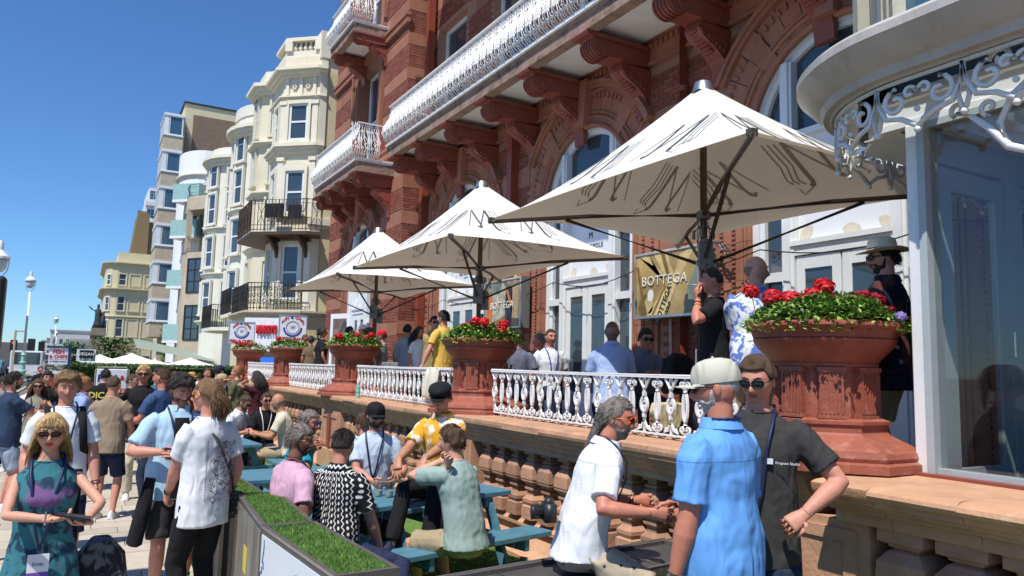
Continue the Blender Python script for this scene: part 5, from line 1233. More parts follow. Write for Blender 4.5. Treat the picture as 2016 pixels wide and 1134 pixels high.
t1,M_,L_=planter('turf topped planter box with a grey and yellow printed side, beside the mullet haired man',(1.045,5.72),(.985,4.56),.30,.9)
pg=mat('print_grey_photo',(.20,.19,.16),.4,.7,2.2,stretch=(2,2,.5)); 
b=MB(); b.box(.03,L_-.03,-.006,-.001,.04,.86,M_); b.obj('printed_panel',pg,t1)
b=MB(); b.box(.55,.68,-.009,-.006,.50,.66,M_); b.obj('printed_block',mat('print_yellow',(.65,.55,.05),.4),t1)
b=MB()
for k in range(5): b.box(.45,1.05,-.009,-.006,.12+k*.07,.15+k*.07,M_)
b.obj('printed_lines',mat('print_yellow_pale',(.5,.48,.35),.4),t1)
t2,M_,L_=planter('nearest turf topped planter box, with a pale blue printed side',(.98,4.54),(1.055,3.36),.32,.9)
b=MB(); b.box(.03,L_-.03,-.006,-.001,.04,.86,M_); b.obj('printed_panel',printm,t2)
b=MB(); tealm=mat('print_teal',(.03,.25,.36),.4,.4,6)
pr_=random.Random(4)
for k in range(26):
    x0=.66+pr_.uniform(0,.45); z0=.80-pr_.uniform(0,.25)-(.2 if x0>.95 else 0)*0; pts=[(x0+.02*i+pr_.uniform(-.01,.01),-.008,z0-.06*i) for i in range(5)]; b.tube([M_@Vector(p) for p in pts],[.010,.012,.010,.008,.002],4,flat=.3)
b.obj('printed_feathers',tealm,t2)
b=MB()
for k in range(14): x0=.05+pr_.uniform(0,.05); z0=.84-k*.03; b.tube([M_@Vector((x0,-.008,z0)),M_@Vector((x0+pr_.uniform(-.02,.02),-.008,z0-.04))],.0035,4)
b.obj('printed_scribble',mat('print_blue_ink',(.10,.12,.30),.4),t2)
t3,_,_=planter('farthest turf topped planter box, behind the mullet haired man',(.95,7.6),(1.0,6.05),.34,.82)
# dark slatted box on which the man in the white shirt sits
t=thing('slatted_planter_box','long dark slatted box with silver edges on which the man in the white shirt sits','planter',(2.3,3.0,0))
def A2(u): return Vector((1.40+u*1.0,3.17+u*.11,0))
d=(A2(1)-A2(0)).normalized(); n=Vector((d.y,-d.x,0)); M4=Matrix(((d.x,n.x,0,1.45-2.3),(d.y,n.y,0,3.34-3.0),(0,0,1,0),(0,0,0,1)))
b=MB(); b.box(0,1.7,0,.03,.0,.84,M4); b.box(0,1.7,.40,.43,0,.84,M4); b.box(0,.03,.03,.40,0,.84,M4); b.box(1.67,1.7,.03,.40,0,.84,M4); b.obj('frame',boxm,t)
b=MB(); b.box(0,1.7,-.002,.010,.84,.846,M4); b.box(0,1.7,.42,.432,.84,.846,M4); b.obj('metal_edge',alum,t)
sl_=MB().box(0,.40,0,.365,0,.02).mesh('slat',mat('dark_slat',(.07,.065,.062),.5,.2,6))
for k in range(4): o=link('slat',sl_,t); o.matrix_local=M4@Matrix.Translation((.035+k*.41,.033,.80))
# ---- picnic tables
def picnic(label,c,rz,L=1.75,group='blue picnic tables',z=.74):
    t=thing('picnic_table',label,'picnic table',(c[0],c[1],0),rz,group)
    pl=MB().box(-L/2,L/2,-.068,.068,-.022,.022); pm=pl.mesh('plank',bluew)
    for k in range(5): o=link('plank',pm,t,(rnd.uniform(-.006,.006),(k-2)*.145,z-.022)); bevel(o,.006)
    for sg in (-1,1):
        for k in (0,1): o=link('bench_plank',pm,t,(rnd.uniform(-.006,.006),sg*(.66+k*.145),.445)); bevel(o,.006)
    for sx in (-1,1):
        x=sx*(L/2-.28); b=MB(); b.box(x-.022,x+.022,-.34,.34,z-.13,z-.046); b.obj('table_batten',bluew,t); b=MB(); b.box(x-.022,x+.022,-.86,.86,.33,.42); b.obj('cross_beam',bluew,t)
        for sg in (-1,1): b=MB(); b.prism([(sg*.24,z-.05),(sg*.33,z-.05),(sg*.66,0),(sg*.56,0)],x+.022,x+.066,'x'); b.obj('leg',bluew,t)
    return t
picnic('nearest blue wooden picnic table, with plastic cups on it',(2.66,6.15),R(13),1.55)
picnic('blue wooden picnic table behind the man in the pink tee shirt',(2.15,7.75),R(4),1.5)
picnic('far blue wooden picnic table where the bald man in the cream tee shirt sits',(1.75,11.6),R(95),2.3)
def cup(x,y,z,label,tint=None,beer=False,par=None):
    t=thing('plastic_cup',label,'cup',(x,y,z)); b=MB(); b.lathe([(.032,0),(.044,.135),(.045,.137),(.042,.137),(.0305,.004)],18,caps=False); b.lathe([(.031,0),(.031,.003)],18); b.obj('cup_wall',clear,t,smooth=50)
    b=MB(); b.lathe([(.030,.004),(.036,.05 if not beer else .115)],16); b.obj('drink',mat('beer',(.40,.16,.02),.1) if beer else mat('pale_drink',(.45,.50,.45),.1),t,smooth=50)
    if beer: b=MB(); b.lathe([(.036,.115),(.038,.128)],16); b.obj('beer_foam',whitep,t)
    return t
cup(2.26,6.10,.742,'clear plastic cup on the near table, the left one of the touching pair'); cup(2.33,6.03,.742,'clear plastic cup on the near table, the right and slightly nearer of the pair')
cup(1.62,10.75,.742,'beer glass on the far picnic table in front of the white shirted man',beer=True); cup(1.80,10.6,.742,'small clear glass on the far picnic table edge')
def at_thing(label,cat,mb,name,m,smooth=40): o=mb.obj(name,m,smooth=smooth); return tag(o,label,cat)
b=MB(); b.lathe([(.034,0),(.036,.01),(.036,.05),(.031,.06),(.036,.07),(.036,.13),(.031,.14),(.036,.15),(.034,.175),(.014,.205),(.014,.225)],14,c=(3.93,11.75,1.307)); at_thing('pale green plastic bottle standing on the coping below the railing','bottle',b,'water_bottle',mat('bottle_green',(.20,.50,.42),.15))
b=MB(); b.lathe([(.03,0),(.04,.09),(.038,.09),(.028,.004)],14,c=(3.93,9.35,1.307),caps=False); at_thing('clear plastic cup on the coping under the hanging jacket','cup',b,'plastic_cup',clear)
# jacket over the rail
b=MB(); P0=[]; y0,y1=9.03,9.42
for (x,z,sp_) in ((4.22,1.62,0),(4.19,1.78,0),(4.14,1.845,0),(4.09,1.79,.02),(4.07,1.66,.04),(4.05,1.52,.0),(4.06,1.40,-.08)):
    P0.append([(x+.012*math.sin(k*1.9+z*5)+.02*math.sin(k*.8),y0-sp_+(y1-y0+sp_)*k/12,z+.01*math.sin(k*1.3)) for k in range(13)])
vs=[p for r in P0 for p in r]; b.add(vs,[(i*13+k,i*13+k+1,(i+1)*13+k+1,(i+1)*13+k) for i in range(6) for k in range(12)]); o=at_thing('cream jacket draped over the white railing beside the yellow tee shirt man','jacket',b,'draped_jacket',cloth_translucent('jacket_cream',(.62,.58,.46)) if False else mat('jacket_cream',(.62,.58,.46),.9),True); m=o.modifiers.new('t','SOLIDIFY'); m.thickness=.02; m=o.modifiers.new('s','SUBSURF'); m.levels=1; m.render_levels=1
# ================================================================ people
def skinm(n,c): 
    m=mat('skin_'+n,c,.5,.10,25,.06,120,spec=.35); b=m.node_tree.nodes[m['bsdf']]; b.inputs['Subsurface Weight'].default_value=.0; return m
SK={'fair':skinm('fair',(.60,.31,.21)),'pink':skinm('pink',(.58,.26,.18)),'tan':skinm('tan',(.46,.22,.13)),'red':skinm('ruddy',(.52,.20,.13)),'brown':skinm('brown',(.17,.075,.04)),'deep':skinm('deep',(.22,.10,.06))}
LIP=mat('lips',(.42,.13,.11),.4); LIPR=mat('lips_red',(.5,.03,.04),.35); EYEW=mat('eye_white',(.7,.68,.65),.2); IRIS=mat('iris',(.03,.03,.03),.1)
def hairm(n,c): return mat('hair_'+n,c,.5,.45,40,.5,180,stretch=(3,3,1),spec=.5)
HR={'dark':hairm('dark',(.022,.014,.010)),'brown':hairm('brown',(.085,.045,.022)),'light':hairm('light_brown',(.20,.11,.045)),'blond':hairm('blond',(.55,.37,.16)),'ginger':hairm('ginger',(.34,.14,.045)),'grey':hairm('grey',(.22,.19,.165)),'white':hairm('white',(.45,.43,.40))}
def cl(n,c,rough=.85,var=.06,bump=.15,bs=260):
    new='cloth_'+n not in MATS; m=mat('cloth_'+n,c,rough,var,5,bump,bs,spec=.2)
    if new:
        N=m.node_tree.nodes; L=m.node_tree.links; b=N[m['bsdf']]; src=b.inputs['Normal'].links[0].from_node
        tc=N.new('ShaderNodeTexCoord'); mp=N.new('ShaderNodeMapping'); mp.inputs['Scale'].default_value=(1.2,1.2,.55); mp.inputs['Rotation'].default_value=(.25,.35,.2); nz=N.new('ShaderNodeTexNoise'); nz.inputs['Scale'].default_value=8; nz.inputs['Detail'].default_value=1.2; nz.inputs['Distortion'].default_value=1.1
        L.new(tc.outputs['Object'],mp.inputs[0]); L.new(mp.outputs[0],nz.inputs['Vector']); bp=N.new('ShaderNodeBump'); bp.inputs['Strength'].default_value=.45; bp.inputs['Distance'].default_value=.05; L.new(nz.outputs[0],bp.inputs['Height']); L.new(bp.outputs[0],src.inputs['Normal'])
    return m
def cross(a,b): return a.cross(b)
class Fig: pass
PEOPLE=[]
def smooth01(a,b,x): t=max(0,min(1,(x-a)/(b-a))); return t*t*(3-2*t)
def hp(th,ph,fem=0,wd=1.):
    dx,dy,dz=math.sin(th)*math.cos(ph),math.cos(th)*math.cos(ph),math.sin(ph)
    x,y,z=.076*dx*wd,.096*dy,.118*dz
    if z<0:
        k=min(1,-z/.118); x*=1-(.30+.05*fem)*k**1.4; y*= (1-.50*k**.9) if dy<0 else (1-.10*k**2)
    else: x*=1+.04*math.sin(ph*2); 
    if dy>0:
        g=lambda x0,z0,sx,sz: math.exp(-((x-x0)/sx)**2-((z-z0)/sz)**2)
        y=y*.95
        y+=.026*g(0,-.026,.012,.016)+.013*g(0,-.004,.009,.026)+.008*(g(.014,-.034,.009,.008)+g(-.014,-.034,.009,.008))
        y+=.006*(g(.028,.030,.022,.010)+g(-.028,.030,.022,.010))-.011*(g(.030,.010,.015,.010)+g(-.030,.010,.015,.010))
        y+=.006*(g(.042,-.02,.018,.018)+g(-.042,-.02,.018,.018))
        y+=.007*g(0,-.047,.020,.006)+.008*g(0,-.060,.017,.006)-.005*g(0,-.0535,.020,.0025)-.005*g(0,-.072,.02,.006)+.013*g(0,-.094,.020,.016)
    return x,y,z
def head_grid(na,ne,f):
    vs=[];
    for j in range(ne+1):
        ph=-PI/2+PI*j/ne
        for i in range(na):
            u=2*PI*i/na; th=u-.42*math.sin(u) ; vs.append(f(th,ph))
    return vs,[(j*na+i,j*na+(i+1)%na,(j+1)*na+(i+1)%na,(j+1)*na+i) for j in range(ne) for i in range(na)]
def hand(b,W,d,n,side,curl=.5,spread=.25,s=1.,fist=False):
    # W wrist, d direction, n palm normal (pointing out of the palm), side: +1 thumb on the right of d when n is up
    d=Vector(d).normalized(); n=(Vector(n)-d*Vector(n).dot(d)).normalized(); t=d.cross(n)*side
    W=Vector(W); L=.085*s
    def ringat(c,hw,hd): return [c+t*math.cos(a)*hw+n*math.sin(a)*hd for a in [k*PI/5 for k in range(10)]]
    b.loft([ringat(W-d*.03,.026*s,.020*s),ringat(W+d*.005,.028*s,.018*s),ringat(W+d*.04*s,.037*s,.016*s),ringat(W+d*.075*s,.041*s,.014*s),ringat(W+d*L,.038*s,.011*s)])
    for k,(o,l,a) in enumerate(((.030,.072,.10),(.010,.080,.03),(-.011,.076,-.03),(-.030,.058,-.12))):
        base=W+d*(L-.012)+t*o*s; dd=(d+t*a*spread*3).normalized(); p=[base]; c=0
        for q in (.45,.32,.23):
            c+=curl*(1.0 if q==.45 else 1.15)*(1+.12*k); v=(dd*math.cos(c)+n*math.sin(c)); p.append(p[-1]+v*l*q*s)
        b.tube(p,[.0105*s,.0095*s,.0088*s,.0065*s],7)
    base=W+d*.022*s+t*.026*s; v1=(d*.75+t*.75+n*(.25+curl*.3)).normalized(); v2=(d*.95+t*(.25-curl*.3)+n*(.2+curl*.4)).normalized(); v3=(d*.9-t*.15*curl+n*(.2+curl*.5)).normalized()
    p=[base,base+v1*.034*s,base+v1*.034*s+v2*.032*s,base+v1*.034*s+v2*.032*s+v3*.024*s]; b.tube(p,[.015*s,.0125*s,.0105*s,.0075*s],7)
def ik(S,T,a,c,h):
    v=T-S; L=v.length; L=max(.05,min(L,(a+c)*.995)); v.normalize(); T=S+v*L
    x=(a*a-c*c+L*L)/(2*L); y=math.sqrt(max(0,a*a-x*x)); h=Vector(h); h=(h-v*h.dot(v)); h=h.normalized() if h.length>1e-4 else frame(v)[0]
    return S+v*x+h*y,T
def person(label,loc,face,H=None,seat=None,lean=0.,side=0.,hy=0.,hpch=0.,skin='fair',hair='short',hc='brown',top='tee',tc=None,bot='long',bc=None,sh=None,
           hl=None,hr=None,fl=None,fr=None,el=None,er=None,fat=1.,fem=0,lod=1,hand_l=None,hand_r=None,group=None,glasses=None,beard=None,lanyard=None,cap=None,broad=1.,extra=None,collar=False,tuck=0.,z=0.,hem=-.12,wrinkle=1.,untwist=0,curlL=.5,curlR=.5,bun=False):
    if seat is None: H=(loc[2]-z)/math.cos(R(lean)*.5) if H is None else H
    H=H or 1.75; s=H/1.75; P=Fig(); 
    def W(v):
        if v is None: return None
        if v[0]=='w': return Mi@Vector(v[1:4])
        return Vector(v)
    up=Vector((math.sin(R(side)),math.sin(R(lean)),math.cos(R(lean))*math.cos(R(side)))).normalized(); rt=Vector((1,0,0)); rt=(rt-up*rt.dot(up)).normalized(); fw=up.cross(rt)
    fw=-fw if fw.y<0 else fw
    pel=Vector((0,0,(seat+.10*s if seat is not None else .93*s)))
    up0=Vector((0,0,1))
    def sp(d): # spine point with a gentle bend
        t=max(0,d)/.6; return pel+(up0*(1-t*.5)+up*(t*.5+ (0)) if False else (up0.lerp(up,min(1,.45+t*.7)))).normalized()*d*s
    def ringe(d,hw,hd,fo=0,infl=0.,n=16,pw_=2.3):
        c=sp(d)+fw*fo*s; out=[]
        r_=rt if d>.05 else Vector((1,0,0)); f_=fw if d>.05 else Vector((0,1,0))
        for k in range(n):
            a=2*PI*k/n; ca,sa=math.cos(a),math.sin(a); m=(abs(ca)**pw_+abs(sa)**pw_)**(-1/pw_)
            out.append(c+r_*ca*m*(hw*s+infl)+f_*sa*m*(hd*s+infl))
        return out
    fb=fat; ww=1-.10*fem
    bw=broad
    TR=[(-.13,.10,.08,0),(-.08,.155*ww**-1*1.0,.11,0),(-.0,.165+.01*fem,.115*fb,.0),(.09,.150*ww*fb,.105*fb,.01*(fb-1)*8),(.17,.142*ww**1.5*fb,.10*fb,.01+.05*(fb-1)),(.27,.155*ww*fb**.5,.11*fb**.6,.01),(.37,.172*ww*bw,.118*bw**.5+.012*fem,.012),(.44,.176*ww*bw,.108*bw**.5,.005),(.495,.155*ww*bw,.090,0),(.53,.118*ww*bw,.074,-.002),(.555,.080,.066,-.002),(.58,.060,.060,.0)]
    cv_=-.014 if top else 0
    b=MB(); b.loft([ringe(*r,infl=(cv_ if r[0]<.52 else cv_*.5)) for r in TR]+[ringe(.64,.054-.006*fem,.056-.006*fem,.006,pw_=2),ringe(.70,.052-.006*fem,.056-.004*fem,.014,pw_=2)])
    hc_=sp(.60)+up*.116*s+fw*.022*s
    off=Matrix.Rotation(-R(face),3,'Z')@Vector((hc_.x,hc_.y,0))
    root=thing('person',label,'person',(loc[0]-off.x,loc[1]-off.y,z),-R(face),group); P.root=root
    Mi=(Matrix.Translation(Vector(root.location))@Matrix.Rotation(-R(face),4,'Z')).inverted()
    # head orientation
    Mh=Matrix.Translation(hc_)@Matrix.Rotation(-R(hy),4,'Z')@Matrix.Rotation(-R(hpch)-R(lean)*.25,4,'X')@Matrix.Scale(s*(1.0-.03*fem),4); P.Mh=Mh; P.hc=hc_
    b.ball(hc_-fw*.012*s,.072*s,12,(1,1.1,1.2))
    sho=[sp(.475)+rt*sg*.166*ww*bw*s for sg in (-1,1)]
    hip=[pel+Vector((sg*.088*s,0,-.03*s)) for sg in (-1,1)]
    ua,fa_=.285*s,.255*s; th_,ca_=.43*s,.42*s
    arms=[];legs=[]
    for i,sg in enumerate((-1,1)):
        T=W((hl,hr)[i]); 
        if T is None: T=sho[i]+Vector((sg*.07*s,.05*s,-.50*s))+ (fw*.0)
        h=(el,er)[i]; h=Vector(h) if h else Vector((sg*.35,-.9,-.45)) if seat is None else Vector((sg*.6,-.4,-.7))
        E,T=ik(sho[i],T,ua,fa_,h); arms.append((sho[i],E,T))
        Fv=W((fl,fr)[i])
        if Fv is None: Fv=Vector((sg*.10*s,.02*s,.075*s)) if seat is None else Vector((sg*.12*s,.42*s,.075*s))
        K,Fv=ik(hip[i],Fv,th_,ca_,Vector((sg*.12,1,.25 if seat is not None else 0))); legs.append((hip[i],K,Fv))
    P.arms=arms; P.legs=legs; P.sp=sp; P.fw=fw; P.rt=rt; P.s=s
    def L3(a,c,t): return a.lerp(c,t)
    am=1.12-.22*fem+(fat-1)*.5
    for (S_,E,T) in arms:
        b.tube([L3(sp(.49),S_,.5),S_,L3(S_,E,.35),L3(S_,E,.8),E,L3(E,T,.25),L3(E,T,.7),T],[.030*s,.036*s*am if top!='tank' and top!='dress' else .046*s*am,.042*s*am,.040*s*am,.037*s*am,.041*s*am,.030*s*am,.026*s],10)
    for (Hh,K,A) in legs:
        b.tube([Hh,L3(Hh,K,.3),L3(Hh,K,.75),K,L3(K,A,.28),L3(K,A,.7),A,A-Vector((0,0,.04*s))],[.070*s,.074*s*fb**.5,.062*s,.054*s,.056*s,.040*s,.034*s,.036*s],10)
        b.tube([A+Vector((0,-.04*s,-.045*s)),A+Vector((0,.08*s,-.05*s)),A+Vector((0,.14*s,-.055*s))],[.03*s,.032*s,.022*s],8)
    vox={0:.024,1:.016,2:.011,3:.009}[lod]
    body=b.obj('body',SK[skin],root)
    # fine head and hands joined into the same mesh
    x=MB(); na,ne=((30,20),(36,24),(56,40),(72,52))[lod]
    vs,fs=head_grid(na,ne,lambda t,p: hp(t,p,fem)); 
    x.m=0; o=len(x.f); x.add(vs,fs,Mh)
    if lod>0:
        for i,f in enumerate(fs):
            cx=sum(vs[k][0] for k in f)/4; cz=sum(vs[k][2] for k in f)/4; cy=sum(vs[k][1] for k in f)/4
            if cy>.05 and abs(cx)<.024 and -.0655<cz<-.0425 and abs(cz+.0535)<.0135*(1-(abs(cx)/.027)**2): x.mi[o+i]=1
    for sg in (-1,1):
        x.ball((sg*.076,-.006,-.004),.030,8,(.26,.62,1),Mh)
        if lod>=1 and not (glasses and glasses!='hair'):
            x.m=2; x.ball((sg*.030,.0770,.009),.0115,8,(1,.8,.42),Mh); x.m=3; x.ball((sg*.030,.0850,.009),.0050,6,(1,.6,.9),Mh)
        x.m=4
        if lod>=1: x.tube([(sg*.014,.091,.029),(sg*.030,.091,.035),(sg*.046,.079,.030)],[.0035,.0045,.002],5,Mh)
        x.m=0
    if lod>=1:
        for i,(S_,E,T) in enumerate(arms):
            hs=(hand_l,hand_r)[i]; d=(T-E).normalized(); sg=(-1,1)[i]
            nn=Vector((-sg,0,0))+fw*-.2 
            cu=(curlL,curlR)[i]
            if hs: d=Vector(hs[0]) if hs[0] else d; nn=Vector(hs[1]); cu=hs[2] if len(hs)>2 else cu
            dd=Vector(d).normalized(); n_=(nn-dd*nn.dot(dd)).normalized(); t_=dd.cross(n_)
            # thumb side: for a hanging arm with the palm towards the thigh the thumb points forward
            sd=1 if t_.dot(Vector((0,1,0)) if not hs else Vector(hs[3]) if len(hs)>3 else Vector((0,1,.6)))>0 else -1
            hand(x,T,dd,n_,sd,cu,s=s*(1.0-.08*fem))
    ex=x.mesh('x',[SK[skin],LIPR if fem==2 else LIP,EYEW,IRIS,HR.get(hc,HR['dark'])],True)
    PEOPLE.append((body,vox,'body',ex,0))
    # clothes
    def cloth(nm,mb_,m,dis=.010,vx=None):
        o=mb_.obj(nm,m,root); PEOPLE.append((o,(vx or vox*1.15),nm,None,dis*wrinkle)); return o
    if top in('tee','shirt','long','tank','dress'):
        c=MB(); I=.014*s
        R2=[(d,hw*(1.0 if d>.3 else 1.03),hd*(1 if d>.3 else 1.03),fo) for d,hw,hd,fo in TR if d>-.1]
        base=[(hem,.172*(1.04 if fem else 1.02)*fb**.4,.13*fb,.0),(hem+.03,.174*fb**.4,.128*fb,0)]
        mid=[(0.02,.170*fb**.6,.122*fb,.0),(.12,.158*ww**.6*fb,.113*fb,.01*(fb-1)*6)] 
        if top in('shirt',) : mid=[(.02,.178*fb**.6,.128*fb,.0),(.12,.172*fb,.118*fb,.0)]
        up_=[(d,hw,hd,fo) for d,hw,hd,fo in TR if d>.2]
        if seat is not None: base=[(-.07,.185*fb,.15*fb,.0),(-.03,.18*fb,.14*fb,.0)]
        if top=='dress': base=[(-.50,.21,.15,.0),(-.35,.205,.15,0),(-.20,.20,.145,0),(-.08,.185,.135,0)]; mid=[(.03,.168,.115,0),(.14,.135,.10,0)]
        c.loft([ringe(*r,infl=I) for r in base+mid]+[ringe(*r,infl=I*.9) for r in up_[:-1]]+[ringe(.568,.075,.072,.0,infl=.004)])
        if top in('tee','shirt','long','dress') and not (top=='dress'):
            for (S_,E,T) in arms:
                if top=='long': c.tube([L3(sp(.49),S_,.4),S_,L3(S_,E,.5),E,L3(E,T,.5),L3(E,T,.92)],[.045*s,.056*s*am,.058*s*am,.052*s,.046*s,.038*s],12)
                else:
                    e=.72 if top=='tee' else .80; c.tube([L3(sp(.45),S_,.45),L3(sp(.47),S_,.93),L3(S_,E,.18),L3(S_,E,.42),L3(S_,E,e-.1),L3(S_,E,e)],[.056*s,.062*s*am,.065*s*am,.061*s*am,.063*s*am,.067*s*am],12)
        P.top=cloth('dress' if top=='dress' else 'shirt' if top=='shirt' else 'tee_shirt' if top=='tee' else 'jacket' if top=='long' else 'vest_top',c,tc,.012)
        if collar:
            q=MB(); n=14; rr=[]
            for k in range(n+1):
                a=R(70)+ -2*PI*k/n*(320/360)-R(-0); a=PI/2+R(20)+R(320)*k/n
                rr.append((ringe(.565,.085,.078,-.004,n=3)[0] if False else sp(.553)+rt*math.cos(a)*.092*s+fw*(math.sin(a)*.085*s)-fw*.004, sp(.593)+rt*math.cos(a)*.069*s+fw*(math.sin(a)*.072*s)))
            vs=[p for ab_ in rr for p in ab_]; vs+=[p+(p-sp(.6)).normalized()*.007*s for p in vs]; m_=2*(n+1)
            q.add(vs,[(2*i,2*i+2,2*i+3,2*i+1) for i in range(n)]+[(m_+2*i,m_+2*i+1,m_+2*i+3,m_+2*i+2) for i in range(n)]+[(2*i+1,2*i+3,m_+2*i+3,m_+2*i+1) for i in range(n)]+[(2*i,m_+2*i,m_+2*i+2,2*i+2) for i in range(n)])
            q.obj('collar',tc,root,smooth=40)
        else:
            q=MB(); q.tube([sp(.565)+rt*math.cos(k*PI/8)*.072*s+fw*(math.sin(k*PI/8)*.072*s) for k in range(16)],.007*s,6,closed=True); q.obj('neckband',tc,root,smooth=True)
    if bot:
        c=MB(); I=.012*s
        if bot=='skirt': c.loft([ringe(-.42,.20,.15,0,infl=I),ringe(-.2,.20,.15,0,infl=I),ringe(-.05,.18,.135,0,infl=I),ringe(.06,.158,.115,0,infl=I)])
        else:
            c.loft([ringe(-.13,.11,.09,0,infl=I),ringe(-.08,.162,.118,0,infl=I),ringe(.0,.168,.118*fb**.5,0,infl=I),ringe(.07,.158*fb**.6,.112*fb**.7,0,infl=I)])
            for (Hh,K,A) in legs:
                if bot=='shorts': c.tube([Hh,L3(Hh,K,.3),L3(Hh,K,.7),L3(Hh,K,.9)],[.102*s,.103*s,.092*s,.094*s],12)
                else: c.tube([Hh,L3(Hh,K,.3),L3(Hh,K,.75),K,L3(K,A,.4),L3(K,A,.93)],[.10*s,.098*s,.082*s,.074*s,.068*s,.064*s],12)
        cloth({'shorts':'shorts','long':'trousers','skirt':'skirt'}[bot],c,bc,.010)
    shm=sh or mat('shoe_white',(.66,.65,.62),.6)
    for (Hh,K,A) in legs:
        q=MB(); RS=[]
        for (y,w,h) in ((-.065,.024,.03),(-.05,.036,.055),(.0,.040,.062),(.06,.042,.045),(.12,.046,.032),(.165,.040,.022),(.185,.022,.014)):
            c0=A+Vector((0,y*s,-.072*s)); RS.append([c0+Vector((math.cos(a)*w*s,0,(max(0,math.sin(a))*h*1.9-.0)*s)) for a in [k*PI/5 for k in range(10)]])
        q.loft(RS); so_=q.obj('shoe',shm,root,smooth=50)
        q=MB(); q.loft([[p+Vector((0,0,-.004)) if True else p for p in [A+Vector((math.cos(a)*w*s,y*s,-.072*s+zz*s)) for a in [k*PI/5 for k in range(10)]]] for (y,w,zz) in ()]) if False else q.box(A.x-.036*s,A.x+.036*s,A.y-.065*s,A.y+.165*s,A.z-.078*s,A.z-.06*s); q.obj('sole',mat('sole_white',(.7,.7,.68)),so_)
    # hair
    hm=HR.get(hc,HR['dark']); rr_=random.Random(hash(label)%1000 if False else sum(map(ord,label)))
    nh=((30,20),(40,28),(64,44),(84,60))[lod]
    def shell(mask,thick,nz=.3,fr=45):
        def f(t,p):
            x_,y_,z_=hp(t,p,fem); v=Vector((x_,y_,z_)); n=Vector((x_/.076**2,y_/.096**2,z_/.118**2)).normalized(); m=mask(x_,y_,z_,t)
            k=thick*m*(1+nz*2*noise.noise(Vector((x_*fr,y_*fr,z_*fr*.5+len(label)))))-(.010*(1-m))
            return tuple(v+n*k)
        return head_grid(nh[0],nh[1],f)
    def line(front,sidez,backz): 
        def m(x_,y_,z_,t):
            a=abs(math.degrees(math.atan2(x_,y_)))
            hz=front if a<38 else front+(sidez-front)*smooth01(38,72,a) if a<72 else sidez+(backz-sidez)*smooth01(85,125,a)
            if a>72 and a<98: hz=sidez
            return smooth01(hz-.006,hz+.010,z_)
        return m
    def strands(n,reg,length,rad,grav=1.,out=.2,curl=.0,seg=4,flow=None):
        q=MB()
        for _ in range(n):
            t=rr_.uniform(-PI,PI); p=math.asin(rr_.uniform(-.55,1)); x_,y_,z_=hp(t,p)
            if not reg(x_,y_,z_,t): continue
            v=Vector((x_,y_,z_)); nn=Vector((x_/.076**2,y_/.096**2,z_/.118**2)).normalized(); L_=length*rr_.uniform(.6,1.25); pts=[v-nn*.004]; d=nn*out+Vector((0,-.3,-.4)) if flow is None else nn*out+flow(v)
            d=d.normalized(); k=5 if L_>.06 else 4
            ph_=rr_.uniform(0,6.28)
            for j in range(k):
                g=Vector((0,0,-1))*grav; d=(d+g*.35+Vector((math.sin(ph_+j*2.2),math.cos(ph_+j*2.2),0))*curl).normalized(); q_=pts[-1]+d*L_/k
                # keep outside of the head
                e=math.sqrt((q_.x/.080)**2+(q_.y/.100)**2+(q_.z/.122)**2)
                if e<1.04 and q_.z>-.10: q_=Vector((q_.x/e*1.05,q_.y/e*1.05,q_.z/e*1.05 if q_.z>0 else q_.z))
                pts.append(q_)
            q.tube(pts,[rad*rk*(1-.75*(j/(len(pts)-1))**1.5) for j in range(len(pts))],3,Mh)
        return q
    H_=MB(); dens=(.4,.9,2.2,4.2)[lod]; rk=(1.,.75,.52,.36)[lod]
    if hair=='buzz': vs,fs=shell(line(.060,.015,-.03),.003,.1); H_.add(vs,fs,Mh)
    elif hair=='fade':
        vs,fs=shell(line(.058,.03,-.02),.007,.3); H_.add(vs,fs,Mh); q=strands(int(260*dens),lambda x_,y_,z_,t:z_>.06,.035,.006,.1,.5,.2); H_.add(q.v,q.f)
    elif hair in('short','curly','messy'):
        vs,fs=shell(line(.058,.005,-.05),{'short':.008,'curly':.018,'messy':.020}[hair],.5,38); H_.add(vs,fs,Mh)
        q=strands(int({'short':380,'curly':520,'messy':460}[hair]*dens),lambda x_,y_,z_,t:line(.062,.012,-.045)(x_,y_,z_,t)>.5,{'short':.032,'curly':.034,'messy':.050}[hair],.0065,.15 if hair!='messy' else .3,{'short':.35,'curly':.8,'messy':.55}[hair],{'short':.2,'curly':.9,'messy':.35}[hair]); H_.add(q.v,q.f)
    elif hair in('long','bob','mullet','pony','back'):
        vs,fs=shell(line(.060 if hair!='bob' else .040,-.03 if hair in('long','bob') else .005,-.06),.007 if hair=='back' else .013,.4,30); H_.add(vs,fs,Mh)
        if hair=='long': q=strands(int(420*dens),lambda x_,y_,z_,t:line(.07,-.01,-.06)(x_,y_,z_,t)>.5 and (abs(x_)>.018 or y_<.03),.30,.010,.9,.3,.10)
        elif hair=='bob':
            q=strands(int(620*dens),lambda x_,y_,z_,t:line(.06,0,-.06)(x_,y_,z_,t)>.5 and (y_<.058),.185,.0075,.9,.25,.04)
            H_.add(q.v,q.f); q=strands(int(260*dens),lambda x_,y_,z_,t:y_>.045 and z_>.058,.055,.006,.6,.4,.03,flow=lambda v:Vector((v.x*6,1,.0)))
        elif hair=='mullet':
            q=strands(int(420*dens),lambda x_,y_,z_,t:line(.06,.01,-.05)(x_,y_,z_,t)>.5,.05,.0085,.4,.25,.25); H_.add(q.v,q.f)
            q=strands(int(460*dens),lambda x_,y_,z_,t:y_<-.02 and z_<.06 and line(.06,.0,-.06)(x_,y_,z_,t)>.5,.135,.010,.7,.25,.40)
        elif hair=='back':
